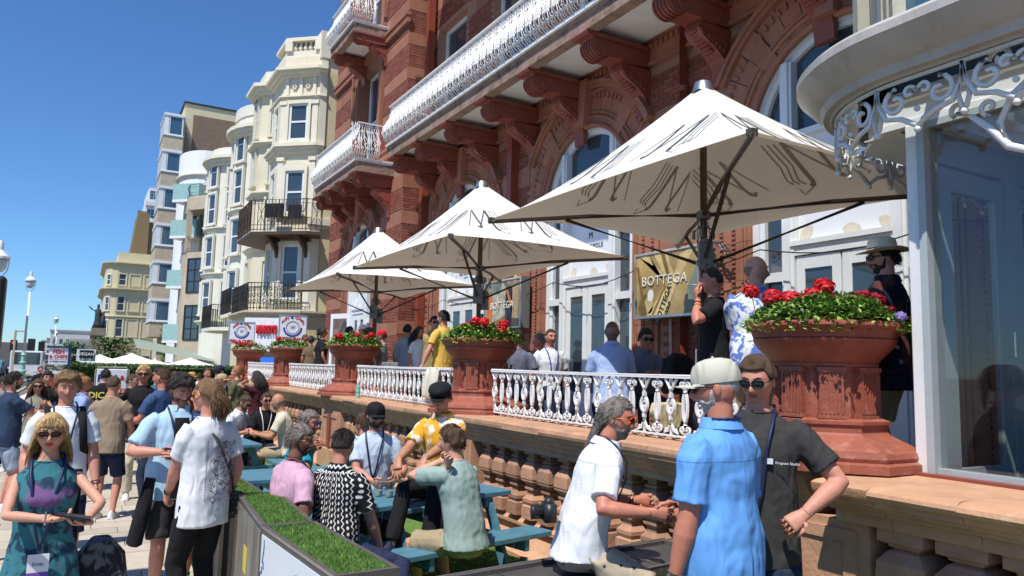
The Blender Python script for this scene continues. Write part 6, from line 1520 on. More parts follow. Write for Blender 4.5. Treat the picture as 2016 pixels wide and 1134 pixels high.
            q=strands(int(420*dens),lambda x_,y_,z_,t:line(.064,.02,-.05)(x_,y_,z_,t)>.5,.06,.007,.5,.0,.03,flow=lambda v:Vector((0,-1,-.5)))
            H_.add(q.v,q.f); q=strands(int(360*dens),lambda x_,y_,z_,t:y_<-.045 and z_<.05 and z_>-.06,.21,.009,.8,.0,.05)
        else:
            q=strands(int(420*dens),lambda x_,y_,z_,t:line(.066,.02,-.05)(x_,y_,z_,t)>.5,.10,.006,.25,.12,.02,flow=lambda v:Vector((-v.x*4,-1,-.1)))
            H_.add(q.v,q.f); q=MB(); q.tube([(0,-.09,.0),(0,-.125,.0),(.01,-.135,-.06),(.01,-.12,-.14),(.0,-.11,-.20)],[.02,.024,.022,.018,.005],8,Mh)
        H_.add(q.v,q.f)
    if hair!='bald' and H_.v: P.hair=H_.obj('hair',hm,root,smooth=True)
    if hair=='bald' and lod>0: vs,fs=shell(lambda x_,y_,z_,t: smooth01(.05,.02,z_)*smooth01(-.06,-.04,z_)*(1 if abs(math.degrees(math.atan2(x_,y_)))>80 else 0),.0018,.1); q=MB(); q.add(vs,fs,Mh); q.obj('shaved_hair',mat('stubble_grey',(.25,.17,.13),.7),root,smooth=True)
    if beard:
        bm=HR[beard[0]]; th_b=beard[1]
        def bmask(x_,y_,z_,t):
            a=abs(math.degrees(math.atan2(x_,y_))); top_=-.036 if a<28 else (-.036-.016*smooth01(28,45,a)+.050*smooth01(55,78,a)); m=smooth01(top_+.006,top_-.008,z_)*smooth01(88,76,a)
            if a<25 and -.066<z_<-.043 and abs(x_)<.024: m=0
            return m
        vs,fs=shell(bmask,th_b,.6,60); q=MB(); q.add(vs,fs,Mh); 
        if th_b>.006: 
            e=strands(int(300*dens),lambda x_,y_,z_,t:bmask(x_,y_,z_,t)>.5,.022+th_b,.004,.5,.5,.3); q.add(e.v,e.f)
        q.obj('beard',bm,root,smooth=True)
    if glasses:
        kind,fm,lm=glasses if isinstance(glasses,tuple) else ('on',black,black)
        Mg=Mh if kind!='hair' else Mh@Matrix.Translation((0,-.028,.075))@Matrix.Rotation(R(35),4,'X')
        q=MB()
        for sg in (-1,1):
            pts=[(sg*(.032+.027*math.copysign(abs(math.cos(a))**.7,math.cos(a))),.104-.010*abs(sg*(.032+.026*math.cos(a)))/.058-.0,.006+.019*math.copysign(abs(math.sin(a))**.75,math.sin(a))) for a in [k*PI/8 for k in range(16)]]
            q.tube(pts,.0032 if kind!='thin' else .0013,5,Mg,closed=True)
            q.tube([(sg*.059,.094,.012),(sg*.072,.07,.012),(sg*.079,.0,.008),(sg*.080,-.015,-.008)],.0032 if kind!='thin' else .0014,4,Mg)
        q.tube([(-.006,.107,.012),(0,.109,.013),(.006,.107,.012)],.003 if kind!='thin' else .0014,4,Mg); go=q.obj('sunglasses' if kind!='thin' else 'spectacles',fm,root,smooth=True)
        if lm:
            for sg in (-1,1): 
                q=MB(); q.add([(sg*.032,.102,.006)]+[(sg*(.032+.026*math.copysign(abs(math.cos(a))**.7,math.cos(a))),.103-.010*abs(sg*(.032+.026*math.cos(a)))/.058,.006+.018*math.copysign(abs(math.sin(a))**.75,math.sin(a))) for a in [k*PI/8 for k in range(16)]],[(0,1+k,1+(k+1)%16) for k in range(16)],Mg); q.obj('lens',lm,go)
    if cap:
        kind,cm,yaw=cap
        Mc=Mh@Matrix.Rotation(R(yaw),4,'Z'); q=MB()
        if kind in('cap','backcap'):
            n=28; vs=[];pf=[(.085,.105,.022),(.087,.107,.045),(.084,.103,.070),(.074,.092,.098),(.052,.066,.118),(.026,.034,.127),(.004,.005,.129)]
            q.loft([[(rx*math.cos(2*PI*k/n),ry*math.sin(2*PI*k/n)-.004,z_) for k in range(n)] for rx,ry,z_ in pf],Mc)
            br=[]; m=12
            for i in range(m+1):
                a=R(28)+R(124)*i/m; x0,y0=.084*math.cos(a),.104*math.sin(a)-.006; e=max(0,math.sin((a-R(28))/R(124)*PI))**.6; br.append(((x0,y0,.026),(x0*.98,y0+.078*e,.022+.004*e-x0*x0*2.6)))
            vs=[p for ab_ in br for p in ab_]; k=len(vs); vs+=[(a,c,d-.004) for a,c,d in vs]
            q.add(vs,[(2*i,2*i+2,2*i+3,2*i+1) for i in range(m)]+[(k+2*i,k+2*i+1,k+2*i+3,k+2*i+2) for i in range(m)]+[(2*i+1,2*i+3,k+2*i+3,k+2*i+1) for i in range(m)],Mc)
            q.ball((0,-.003,.130),.007,6,M=Mc)
        elif kind=='baker':
            n=28; q.loft([[(rx*math.cos(2*PI*k/n),ry*math.sin(2*PI*k/n)-.004,z_) for k in range(n)] for rx,ry,z_ in ((.083,.102,.030),(.083,.102,.056),(.092,.110,.066),(.096,.114,.078),(.086,.102,.106),(.05,.06,.124),(.01,.01,.130))],Mc)
            q.loft([[(x_*.9,y_,z_+dz) for x_,y_ in ((-.075,.05),(-.05,.085),(0,.098),(.05,.085),(.075,.05),(.055,.115),(0,.140),(-.055,.115))] for z_,dz in ((.030,0),(.036,0))],Mc)
        elif kind=='straw':
            n=32; q.loft([[((rx)*math.cos(2*PI*k/n),ry*math.sin(2*PI*k/n),z_+(.022*math.cos(2*PI*k/n)**2 if rx>.12 else 0)) for k in range(n)] for rx,ry,z_ in ((.165,.175,.040),(.165,.175,.044),(.086,.102,.046),(.082,.098,.10),(.076,.088,.135),(.05,.06,.148),(.015,.03,.138))],Mc)
        q.obj('cap' if kind!='straw' else 'straw_hat',cm,root,smooth=45) if kind!='straw' else q.obj('straw_hat',cm,root,smooth=45)
        if kind=='straw': e=MB(); e.loft([[(rx*math.cos(2*PI*k/32),ry*math.sin(2*PI*k/32),z_) for k in range(32)] for rx,ry,z_ in ((.0875,.1035,.048),(.0855,.1015,.076))],Mc); e.obj('hat_band',mat('band_navy',(.012,.014,.03),.6),root,smooth=True)
    if lanyard:
        lm=lanyard[0]; e=lanyard[1] if len(lanyard)>1 else .14
        hd_=lambda d: (.118*fb**.6+.030)*s if d>.3 else (.112*fb+.030)*s
        q=MB(); tip=sp(e+.05)+fw*hd_(e)
        for sg in (-1,1):
            q.tube([sp(.60)-fw*.075*s+rt*sg*.02*s,sp(.60)+rt*sg*.072*s-fw*.03*s,sp(.57)+rt*sg*.082*s+fw*.03*s,sp(.50)+rt*sg*.075*s+fw*.118*s,sp(.40)+rt*sg*.055*s+fw*.150*s,sp((e+.4)/2)+rt*sg*.03*s+fw*hd_(.3),tip],.0085*s,5,flat=.5)
        lo_=q.obj('lanyard',lm,root,smooth=True)
        if len(lanyard)>2 and lanyard[2]:
            q=MB(); c=sp(e-.04)+fw*(hd_(e)+.006); q.box(-.045,.045,-.002,.002,-.065,.065,Matrix.Translation(c)); q.obj('name_badge',mat('badge_white',(.76,.76,.78),.35),root)
            q=MB(); q.box(-.045,.045,.0025,.004,-.045,-.020,Matrix.Translation(c)); q.obj('badge_stripe',mat(*lanyard[2]),root)
            if lod>=2: text(lanyard[3] if len(lanyard)>3 else 'Paul',.022,tuple(c+Vector((0,.005,.018))),(R(90),0,R(180)),logo,root,'lettering',.0005); text('GUEST' if False else '',.02,(0,0,0),(0,0,0),logo,root) if False else None
    P.z=root.location.z
    return P
def loc_obj(P,b,name,m,smooth=40): return b.obj(name,m,P.root,smooth=smooth)
def backpack(P,m,back=True,straps=True):
    s=P.s; b=MB()
    if back:
        c=P.sp(.28)-P.fw*.22*s; b.loft([[c+P.rt*x*w*s+P.fw*y*w2*s+Vector((0,0,z*s)) for x,y in ((-1,-1),(-.4,-1.3),(.4,-1.3),(1,-1),(1,1),(-1,1))] for z,w,w2 in ((-.24,.10,.06),(-.20,.15,.09),(.05,.15,.09),(.17,.13,.07),(.22,.08,.04))]); o=b.obj('rucksack',m,P.root,smooth=30); bevel(o,.02,2)
    b=MB()
    for sg in (-1,1): b.tube([P.sp(.46)-P.fw*.12*s+P.rt*sg*.10*s,P.sp(.56)+P.rt*sg*.115*s-P.fw*.02*s,P.sp(.50)+P.rt*sg*.115*s+P.fw*.115*s,P.sp(.38)+P.rt*sg*.125*s+P.fw*.150*s,P.sp(.24)+P.rt*sg*.14*s+P.fw*.12*s,P.sp(.15)+P.rt*sg*.17*s-P.fw*.02*s],.028*s,6,flat=.35)
    b.obj('strap',m,P.root,smooth=True)
def watch(P,i,m=black):
    S_,E,T=P.arms[i]; d=(T-E).normalized(); b=MB(); b.tube([T-d*.035,T-d*.012],.034*P.s,10); return b.obj('wristwatch',m,P.root,smooth=40)
def sidebag(P,m,sg,size=.14,label=None):
    s=P.s; b=MB(); c=P.sp(-.05)+P.rt*sg*.25*s; b.loft([[c+Vector((x*size*.35,y*size,z)) for x,y in ((-1,-.9),(1,-.9),(1,.9),(-1,.9))] for z in (-size*.9,size*.7)]); o=b.obj('shoulder_bag',m,P.root); bevel(o,.02,2)
    b=MB(); b.tube([c+Vector((0,0,size*.7)),P.sp(.2)+P.rt*sg*.20*s+P.fw*.06*s,P.sp(.40)+P.fw*.150*s+P.rt*sg*.03,P.sp(.56)-P.rt*sg*.085*s,P.sp(.42)-P.fw*.15*s-P.rt*sg*.02,P.sp(.15)-P.fw*.14*s+P.rt*sg*.12*s,c+Vector((0,0,size*.7))],.009*s,5); b.obj('bag_strap',m,P.root,smooth=True)
def finish_people():
    tex=bpy.data.textures.new('folds','CLOUDS'); tex.noise_scale=.16; tex.noise_depth=2
    for (o,vx,nm,ex,dis) in PEOPLE:
        m=o.modifiers.new('remesh','REMESH'); m.mode='VOXEL'; m.voxel_size=vx; m.use_smooth_shade=True
        m=o.modifiers.new('smooth','SMOOTH'); m.factor=.5; m.iterations=5 if nm!='body' else 4
        if dis: m=o.modifiers.new('folds','DISPLACE'); m.texture=tex; m.strength=dis*1.7; m.mid_level=.5; m.texture_coords='GLOBAL'
    dg=bpy.context.evaluated_depsgraph_get()
    out=[]
    for (o,vx,nm,ex,dis) in PEOPLE: out.append(bpy.data.meshes.new_from_object(o.evaluated_get(dg)))
    import bmesh
    for (o,vx,nm,ex,dis),me in zip(PEOPLE,out):
        o.modifiers.clear()
        if ex is not None:
            bm=bmesh.new(); bm.from_mesh(me); bm.from_mesh(ex); n=bpy.data.meshes.new('body'); bm.to_mesh(n); bm.free()
            for mm in ex.materials: n.materials.append(mm)
            me=n
        me.polygons.foreach_set('use_smooth',[True]*len(me.polygons)); me.name=nm; o.data=me
# ---------------------------------------------------------------- who stands where  (heads measured on the place, metres)
white=cl('white',(.74,.75,.77)); black_c=cl('black',(.014,.014,.016)); navyc=cl('navy',(.02,.03,.06)); navyt=cl('navy_tee',(.03,.05,.095)); blackd=cl('charcoal',(.045,.043,.042)); khaki=cl('khaki',(.36,.29,.18)); olive=cl('olive',(.10,.105,.055)); creamc=cl('cream',(.60,.54,.42)); denim=cl('denim',(.06,.10,.17)); tanc=cl('tan',(.30,.22,.14)); greyc=cl('grey',(.30,.31,.32))
lanb=mat('lanyard_navy',(.012,.02,.07),.5); purp=('badge_purple',(.16,.07,.33))
PG='standing crowd on the pavement'; TG='people on the hotel terrace'; SG='people seated at the picnic tables'
def pat(name,base,c2,scale,thr=.5,kind='VORONOI',c3=None,stretch=(1,1,1)):
    m=cl(name,base); N=m.node_tree.nodes; L=m.node_tree.links; b=N[m['bsdf']]; old=b.inputs['Base Color'].links[0].from_socket
    tc=N.new('ShaderNodeTexCoord'); mp=N.new('ShaderNodeMapping'); mp.inputs['Scale'].default_value=stretch; L.new(tc.outputs['Object'],mp.inputs[0])
    if kind=='VORONOI':
        t=N.new('ShaderNodeTexVoronoi'); t.inputs['Scale'].default_value=scale; t.inputs['Randomness'].default_value=.8; o=t.outputs['Distance']
    else:
        t=N.new('ShaderNodeTexNoise'); t.inputs['Scale'].default_value=scale; t.inputs['Detail'].default_value=3; t.inputs['Distortion'].default_value=1.2; o=t.outputs[0]
    L.new(mp.outputs[0],t.inputs['Vector'])
    r=N.new('ShaderNodeMapRange'); r.inputs[1].default_value=thr-.03; r.inputs[2].default_value=thr+.03; L.new(o,r.inputs[0])
    mx=N.new('ShaderNodeMix'); mx.data_type='RGBA'; L.new(r.outputs[0],mx.inputs[0]); mx.inputs[6].default_value=(*c2,1); L.new(old,mx.inputs[7]); out=mx.outputs[2]
    if c3:
        t2=N.new('ShaderNodeTexNoise'); t2.inputs['Scale'].default_value=scale*.45; t2.inputs['Detail'].default_value=4; L.new(mp.outputs[0],t2.inputs['Vector']); r2=N.new('ShaderNodeMapRange'); r2.inputs[1].default_value=.54; r2.inputs[2].default_value=.60; L.new(t2.outputs[0],r2.inputs[0]); m2=N.new('ShaderNodeMix'); m2.data_type='RGBA'; L.new(r2.outputs[0],m2.inputs[0]); L.new(out,m2.inputs[6]); m2.inputs[7].default_value=(*c3,1); out=m2.outputs[2]
    L.new(out,b.inputs['Base Color']); return m
def zigzag():
    m=cl('black_white_print',(.014,.014,.016)); N=m.node_tree.nodes; L=m.node_tree.links; b=N[m['bsdf']]
    tc=N.new('ShaderNodeTexCoord'); sx=N.new('ShaderNodeSeparateXYZ'); L.new(tc.outputs['Object'],sx.inputs[0])
    def M(op,a,c=None):
        n=N.new('ShaderNodeMath'); n.operation=op
        for i,v in enumerate((a,c)):
            if v is None: continue
            if isinstance(v,(int,float)): n.inputs[i].default_value=v
            else: L.new(v,n.inputs[i])
        return n.outputs[0]
    x,y,z=sx.outputs; ang=M('ARCTAN2',x,y); col=M('MULTIPLY',ang,5.2)                       # columns round the body
    tri=M('ABSOLUTE',M('SUBTRACT',M('FRACT',M('MULTIPLY',z,23)),.5))
    ci=M('FLOOR',col); cf=M('FRACT',col); even=M('GREATER_THAN',M('FRACT',M('MULTIPLY',ci,.5)),.25)
    line=M('LESS_THAN',M('ABSOLUTE',M('SUBTRACT',cf,M('ADD',.25,tri))),.13)
    dz=M('SUBTRACT',M('FRACT',M('MULTIPLY',z,24)),.5); dx=M('MULTIPLY',M('SUBTRACT',cf,.5),1.15)
    dot=M('LESS_THAN',M('ADD',M('MULTIPLY',dz,dz),M('MULTIPLY',dx,dx)),.085)
    pat_=M('ADD',M('MULTIPLY',line,even),M('MULTIPLY',dot,M('SUBTRACT',1,even)))
    # rows across the shoulders
    row=M('MULTIPLY',z,24); rf=M('FRACT',row); tri2=M('ABSOLUTE',M('SUBTRACT',M('FRACT',M('MULTIPLY',x,30)),.5)); l2=M('LESS_THAN',M('ABSOLUTE',M('SUBTRACT',rf,M('ADD',.25,tri2))),.15)
    up_=M('GREATER_THAN',z,1.06); mixv=M('ADD',M('MULTIPLY',up_,l2),M('MULTIPLY',M('SUBTRACT',1,up_),pat_))
    mx=N.new('ShaderNodeMix'); mx.data_type='RGBA'; L.new(mixv,mx.inputs[0]); mx.inputs[6].default_value=(.014,.014,.016,1); mx.inputs[7].default_value=(.75,.74,.70,1); L.new(mx.outputs[2],b.inputs['Base Color']); return m
def seams(m,zy,back_only=False):
    N=m.node_tree.nodes; L=m.node_tree.links; b=N[m['bsdf']]; old=b.inputs['Base Color'].links[0].from_socket
    def M(op,a,c=None):
        n=N.new('ShaderNodeMath'); n.operation=op
        for i,v in enumerate((a,c)):
            if v is None: continue
            if isinstance(v,(int,float)): n.inputs[i].default_value=v
            else: L.new(v,n.inputs[i])
        return n.outputs[0]
    tc=N.new('ShaderNodeTexCoord'); sx=N.new('ShaderNodeSeparateXYZ'); L.new(tc.outputs['Object'],sx.inputs[0]); x,y,z=sx.outputs
    l1=M('MULTIPLY',M('LESS_THAN',M('ABSOLUTE',x),.0025),M('LESS_THAN',z,zy)); l2=M('LESS_THAN',M('ABSOLUTE',M('SUBTRACT',z,zy)),.0025)
    l3=M('MULTIPLY',M('LESS_THAN',M('ABSOLUTE',M('SUBTRACT',M('ABSOLUTE',x),.018)),.0015),M('GREATER_THAN',y,0))
    mx=N.new('ShaderNodeMix'); mx.data_type='RGBA'; mx.blend_type='MULTIPLY'; L.new(M('MULTIPLY',M('MINIMUM',M('ADD',M('ADD',l1,l2),l3),1),.7),mx.inputs[0]); L.new(old,mx.inputs[6]); mx.inputs[7].default_value=(.45,.45,.5,1); L.new(mx.outputs[2],b.inputs['Base Color']); return m
# ---- foreground group by the wall
P=person('smiling long grey haired man in orange sunglasses and white shirt, sitting and shaking hands',(2.459,3.124,1.740),112,H=1.62,seat=.87,lean=15,hy=34,hpch=4,skin='red',hair='back',hc='grey',top='shirt',collar=True,tc=seams(pat('white_flecked',(.76,.77,.80),(.30,.30,.36),30,.10),1.38),bot='shorts',bc=pat('khaki_birds',(.42,.35,.25),(.05,.045,.04),17,.16),beard=('grey',.006),glasses=('on',mat('orange_plastic',(.85,.16,.01),.25),mat('lens_brown',(.03,.012,.005),.08)),
  hr=('w',2.401,2.786,1.178),hl=('w',2.625,3.158,1.162),fl=('w',2.759,2.953,0.319),fr=('w',2.323,2.842,0.435),er=(.4,-.8,-.55),lod=3,lanyard=(lanb,.02),hand_r=((.14,.98,-.10),(-1,.14,.1),.42,(0,.2,1)),curlL=.5)
watch(P,0)
b=MB(); c=P.sp(.12)-P.rt*.0-P.fw*.19; b.box(-.06,.06,-.03,.03,-.045,.045,Matrix.Translation(c)); b.ball(c+Vector((0,0,.045)),.03,8); b.lathe([(.036,0),(.036,.08),(.040,.09)],14,M=Matrix.Translation(c)@Matrix.Rotation(R(90),4,'X')); o=b.obj('camera_bag',black,P.root,smooth=True)
P=person('tall man in a bright blue shirt and beige cap seen from behind, shaking hands',(2.563,2.523,1.891),-8,skin='red',hair='buzz',hc='white',hy=-34,hpch=8,broad=.98,top='shirt',collar=True,tc=seams(cl('sky_blue',(.14,.36,.76),bump=.12,bs=240),1.46),bot='long',bc=navyc,cap=('cap',cl('cap_beige',(.55,.53,.44)),0),beard=('white',.006),
  hr=('w',2.600,2.765,1.167),hl=(-.27,.08,.80),er=(.3,-.2,-1),lod=3,fat=1.08,hem=-.16,glasses=('on',black,black),hand_r=((-.78,.62,-.08),(-.6,-.78,.1),.42,(0,.2,1)))
watch(P,0,alum)
b=MB(); b.tube([P.sp(.56)+P.rt*.088*math.cos(a)+P.fw*.088*math.sin(a)+Vector((0,0,.035)) for a in [PI+R(10)+R(160)*k/8 for k in range(9)]],.006,5); b.obj('lanyard_strap',lanb,P.root)
P=person('dark ponytailed man in sunglasses and charcoal tee shirt with a hand on his hip',(3.120,2.777,1.929),-125,skin='pink',hair='pony',hc='brown',hy=10,hpch=14,top='tee',tc=blackd,bot='shorts',bc=navyc,glasses=('on',black,black),lod=3,
  hl=('w',3.116,2.490,1.172),hr=None,el=(-.9,-.45,-.1),hand_l=((.75,.5,-.6),(.4,-.6,-.5),.6,(0,1,0)),fat=1.05,hem=-.14,lanyard=(lanb,.0))
text('KINGS MEDIA' if False else 'Kingston Studio',.018,tuple(P.sp(.345)+P.fw*.150*P.s-P.rt*.10),(R(90),0,R(180)),white,P.root,'lettering',.001,ax='LEFT')
b=MB(); b.box(-.014,.014,-.002,.002,-.014,.014,Matrix.Translation(P.sp(.35)+P.fw*.149*P.s-P.rt*.075)); b.obj('shirt_logo',white,P.root)
# ---- nearest people on the left
P=person('blonde woman with a fringe and tortoiseshell sunglasses in a teal patterned dress, holding a phone',(-0.103,4.450,1.552),182,skin='fair',fem=2,hair='bob',hc='blond',top='dress',tc=pat('teal_tie_dye',(.02,.05,.085),(.04,.17,.20),11,.52,'NOISE',(.17,.09,.22)),bot=None,glasses=('on',mat('tortoise',(.12,.04,.012),.25),mat('lens_dark_brown',(.035,.012,.006),.08)),lod=3,fat=1.12,broad=1.08,
  hr=('w',-0.067,4.138,1.095),hl=('w',0.073,4.058,1.085),er=(1,-.1,-.35),el=(-1,-.1,-.35),hand_r=((-.9,.3,.1),(0,.2,1),.35,(0,1,0)),hand_l=((.8,.4,.1),(0,.2,1),.35,(0,1,0)),lanyard=(lanb,.05,purp,'Emily'))
b=MB(); b.box(-.075,.075,-.036,.036,-.005,.005,Matrix.Translation(P.arms[0][2].lerp(P.arms[1][2],.35)+Vector((0,.07,.035)))@Matrix.Rotation(R(-12),4,'Y')); bevel(b.obj('smartphone',black,P.root),.003,2)
b=MB(); b.tube([P.arms[1][2].lerp(P.arms[1][1],.12)+Vector((0,.03*math.cos(a),.03*math.sin(a))) for a in [k*PI/6 for k in range(12)]],.003,4,closed=True); b.obj('bracelet',alum,P.root)
b=MB(); b.loft([[P.sp(.42)+Vector((-.17+dx,-.06,0)),P.sp(.42)+Vector((-.13+dx,-.06,0)),P.sp(.42)+Vector((-.13+dx,.09,0)),P.sp(.42)+Vector((-.17+dx,.09,0))] for dx in (0,)]*0+[[P.sp(.5)+Vector((-.10-w,y,z)) for w,y in ((0,-.08),(.05,-.08),(.05,.0),(0,.0))] for z in (0,-.5)]) ; b.obj('bag_strap',black_c,P.root)
b=MB(); b.loft([[P.sp(-.15)+Vector((-.26+x*w,-.16+y*.08,z)) for x,y in ((-1,-1),(1,-1),(1.2,0),(1,1),(-1,1),(-1.2,0))] for z,w in ((-.42,.03),(-.35,.12),(-.1,.13),(.12,.10),(.2,.04))]); bevel(b.obj('black_patterned_bag',pat('black_grey_print',(.02,.02,.022),(.12,.12,.125),9,.52,'NOISE'),P.root,smooth=50),.01,1)
P=person('brown haired man in white tee shirt with a black backpack strap, frowning at the camera',(-0.076,6.736,1.714),176,skin='pink',hair='messy',hc='light',tc=white,bot='shorts',bc=navyc,lod=3,fat=1.06,hl=('w',0.178,6.642,0.821),hr=None,lanyard=(lanb,.1),curlL=.9,hpch=6); watch(P,0); backpack(P,black_c)
P=person('bearded man in an open light blue shirt looking down at his phone',(0.686,6.295,1.724),172,skin='pink',hair='messy',hc='dark',hpch=28,hy=-12,top='shirt',collar=True,tc=cl('light_blue',(.40,.58,.72)),bot='shorts',bc=blackd,beard=('brown',.007),lod=2,fat=1.12,hr=('w',0.576,6.080,1.169),hl=('w',0.666,5.968,1.185),er=(.8,-.2,-.6),el=(-.8,-.2,-.6),lanyard=(lanb,.02,('badge_orange',(.6,.22,.05)),'Peter'))
b=MB(); b.box(-.075,.075,-.036,.036,-.005,.005,Matrix.Translation(P.arms[0][2].lerp(P.arms[1][2],.5)+Vector((0,.08,.03)))); bevel(b.obj('smartphone',black,P.root),.003,2)
b=MB(); rs=[]
for d in (.50,.42,.32,.2,.08,-.04,-.10):
    w=.05+.03*(.5-d); q=.028+(.118 if d>.3 else .128)*1.06; rs.append([P.sp(d)+P.rt*x+P.fw*(q+y-(.03 if d>.45 else 0)) for x,y in ((-w,-.012),(w,-.012),(w,.004),(0,.014),(-w,.004))])
b.loft(rs); b.obj('inner_tee_shirt',black_c,P.root,smooth=60)
for (Hh,K,A) in P.legs: q=MB(); q.tube([A.lerp(K,.0),A.lerp(K,.40)],[.043,.052],10); q.obj('green_sock',cl('green',(.08,.42,.20)),P.root,smooth=True)
b=MB(); b.tube([P.arms[1][2]*0+Vector((.20,.16,.98)),Vector((.23,.16,.80)),Vector((.28,.16,.52)),Vector((.285,.16,.50))],[.035,.052,.056,.03],12); b.obj('bottle_sleeve',black_c,P.root,smooth=50)
P=person('man with a brown mullet, yellow sunglasses and a sketch print on his white tee shirt',(0.790,5.600,1.701),-28,skin='pink',hair='mullet',hc='light',hy=-40,tc=white,bot='long',bc=black_c,lod=3,hl=('w',0.578,5.832,0.810),el=(-.4,-.5,-.4),glasses=('on',mat('gold_frame',(.6,.4,.08),.25,metal=.6),mat('lens_yellow',(.55,.38,.03),.15)),hem=-.18)
watch(P,0); sidebag(P,pat('bag_print',(.05,.05,.05),(.35,.33,.30),40,.3),1,.10)
inkp=mat('sketch_ink',(.12,.125,.15),.8); b=MB(); q_=random.Random(5)
def backpt(x,d): return P.sp(d)+P.rt*x-P.fw*(.152*P.s*(1-(abs(x)/.34)**2.2))
for k in range(150):
    x,d=q_.uniform(-.06,.13),q_.uniform(.0,.42); pts=[]
    for j in range(4): pts.append(backpt(x,d)); x+=q_.uniform(-.022,.022); d+=q_.uniform(-.022,.022)
    b.tube(pts,.0022,3)
for k in range(22): b.tube([backpt(-.085,.0+k*.019),backpt(-.10,.0+k*.019+.01)],.0022,3)
b.tube([backpt(-.092,.0+k*.03) for k in range(15)],.002,3); b.obj('sketch_print',inkp,P.root)
# ---- middle distance
P=person('man in a navy tee shirt at the left edge holding out his hand',(-0.682,10.867,1.640),75,skin='pink',hair='short',hc='dark',tc=navyt,bot='shorts',bc=cl('light_denim',(.32,.38,.48)),beard=('dark',.006),lod=2,hr=(.1,.45,1.15),fat=1.1,group=PG)
P=person('long haired woman in sunglasses and a beige vest with a crossbody strap, holding a drink',(-0.487,12.163,1.522),178,skin='tan',fem=1,hair='long',hc='brown',top='tank',tc=cl('sage_vest',(.27,.26,.19)),bot='skirt',bc=cl('stone',(.45,.41,.33)),glasses=('on',black,black),lod=2,hr=(-.02,.26,1.02),hl=(-.12,.35,1.2),lanyard=(lanb,.1),group=PG); sidebag(P,black_c,1,.10)
P=person('curly dark haired man in a black sports top behind the long haired woman',(-0.447,14.221,1.591),172,skin='tan',hair='curly',hc='dark',tc=black_c,bot='long',bc=navyc,lod=1,group=PG)
P=person('person in a white top mostly hidden behind the long haired woman',(-0.726,15.567,1.393),150,skin='tan',hair='short',hc='dark',tc=white,bot='long',bc=navyc,lod=0,group=PG)
P=person('man in a tan tee shirt with a shaved head seen from behind',(0.352,9.925,1.628),22,skin='pink',hair='buzz',hc='brown',hy=12,tc=cl('tan_tee',(.30,.225,.155)),bot='shorts',bc=navyc,lod=2,fat=1.1,group=PG,hr=(.16,.22,.92),er=(.6,-.6,-.6))
P=person('fair haired man in a pale blue shirt in profile with a red lanyard',(0.069,12.069,1.567),80,skin='red',hair='short',hc='ginger',top='shirt',collar=True,tc=cl('pale_blue',(.28,.38,.62)),bot='long',bc=navyc,glasses=('thin',alum,None),lod=1,group=PG,lanyard=(mat('lanyard_red',(.6,.02,.02)),.1))
P=person('auburn haired person behind the fair haired man in profile',(0.004,15.126,1.556),60,skin='fair',hair='short',hc='light',tc=navyc,bot='long',bc=navyc,lod=0,group=PG)
P=person('dark haired man in a black jersey with yellow letters on its back',(0.399,15.121,1.635),15,skin='fair',hair='short',hc='dark',tc=black_c,bot='long',bc=black_c,lod=1,group=PG); text('DICAS',.15,tuple(P.sp(.34)-P.fw*.142),(R(90),0,0),mat('letter_yellow',(.6,.55,.12)),P.root,'lettering',.001,bold=.004)
P=person('blond curly man in sunglasses and a black tee shirt, holding up a drink',(0.744,11.193,1.741),186,skin='red',hair='curly',hc='blond',tc=black_c,bot='long',bc=creamc,glasses=('on',black,black),lod=2,hr=(.28,.28,1.38),hl=(-.2,.3,1.05),group=PG,er=(.6,-.5,-.7))
t=cup(*[float(c) for c in P.root.matrix_basis@(P.arms[1][2]+Vector((-.0,.08,-.02)))],'clear plastic cup raised by the blond curly man')
P=person('man with a white tee shirt behind the blond curly man',(0.746,13.534,1.583),120,skin='fair',hair='short',hc='brown',tc=white,bot='shorts',bc=navyc,lod=1,hl=(-.1,.4,1.3),group=PG)
P=person('man with a faded haircut in a navy blue tee shirt, holding a glass of beer',(0.855,9.854,1.728),-45,skin='red',hair='fade',hc='brown',hy=-10,tc=cl('blue_tee',(.045,.085,.19)),bot='long',bc=cl('dark_jeans',(.025,.035,.06)),lod=2,hl=(-.15,.36,1.1),hr=(-.02,.38,1.12),fat=1.06,group=PG,sh=mat('shoe_dark',(.02,.02,.02)))
t=cup(*[float(c) for c in P.root.matrix_basis@(P.arms[0][2]+Vector((.05,.09,-.04)))],'glass of beer held by the man in the navy blue tee shirt',beer=True)
P=person('dark haired man in sunglasses between the blond curly man and the navy blue tee shirt',(1.004,12.209,1.705),200,skin='pink',hair='short',hc='dark',tc=cl('teal_tee',(.03,.14,.20)),bot='long',bc=navyc,glasses=('on',black,black),lod=1,group=PG)
P=person('man in a mustard cap among the far crowd',(2.225,18.490,1.552),100,skin='tan',hair='short',hc='dark',tc=cl('maroon',(.12,.03,.03)),bot='long',bc=navyc,cap=('cap',cl('mustard',(.50,.30,.08)),0),lod=0,group=PG)
P=person('short haired man in a pink shirt facing the camera in the far crowd',(2.383,17.225,1.654),165,skin='red',hair='buzz',hc='brown',tc=cl('pale_pink',(.55,.42,.42)),bot='long',bc=navyc,lod=1,group=PG)
P=person('man in a navy cap and denim shirt in the far crowd',(2.434,16.025,1.733),60,skin='fair',hair='short',hc='dark',tc=cl('denim_pale',(.25,.35,.47)),bot='long',bc=navyc,cap=('cap',navyc,0),lod=1,group=PG)
P=person('man in a beige cap and white tee shirt bending forward in the far crowd',(2.167,13.873,1.599),120,skin='red',hair='short',hc='ginger',tc=white,bot='long',bc=navyc,cap=('cap',cl('cap_khaki',(.42,.34,.20)),0),lod=1,group=PG)
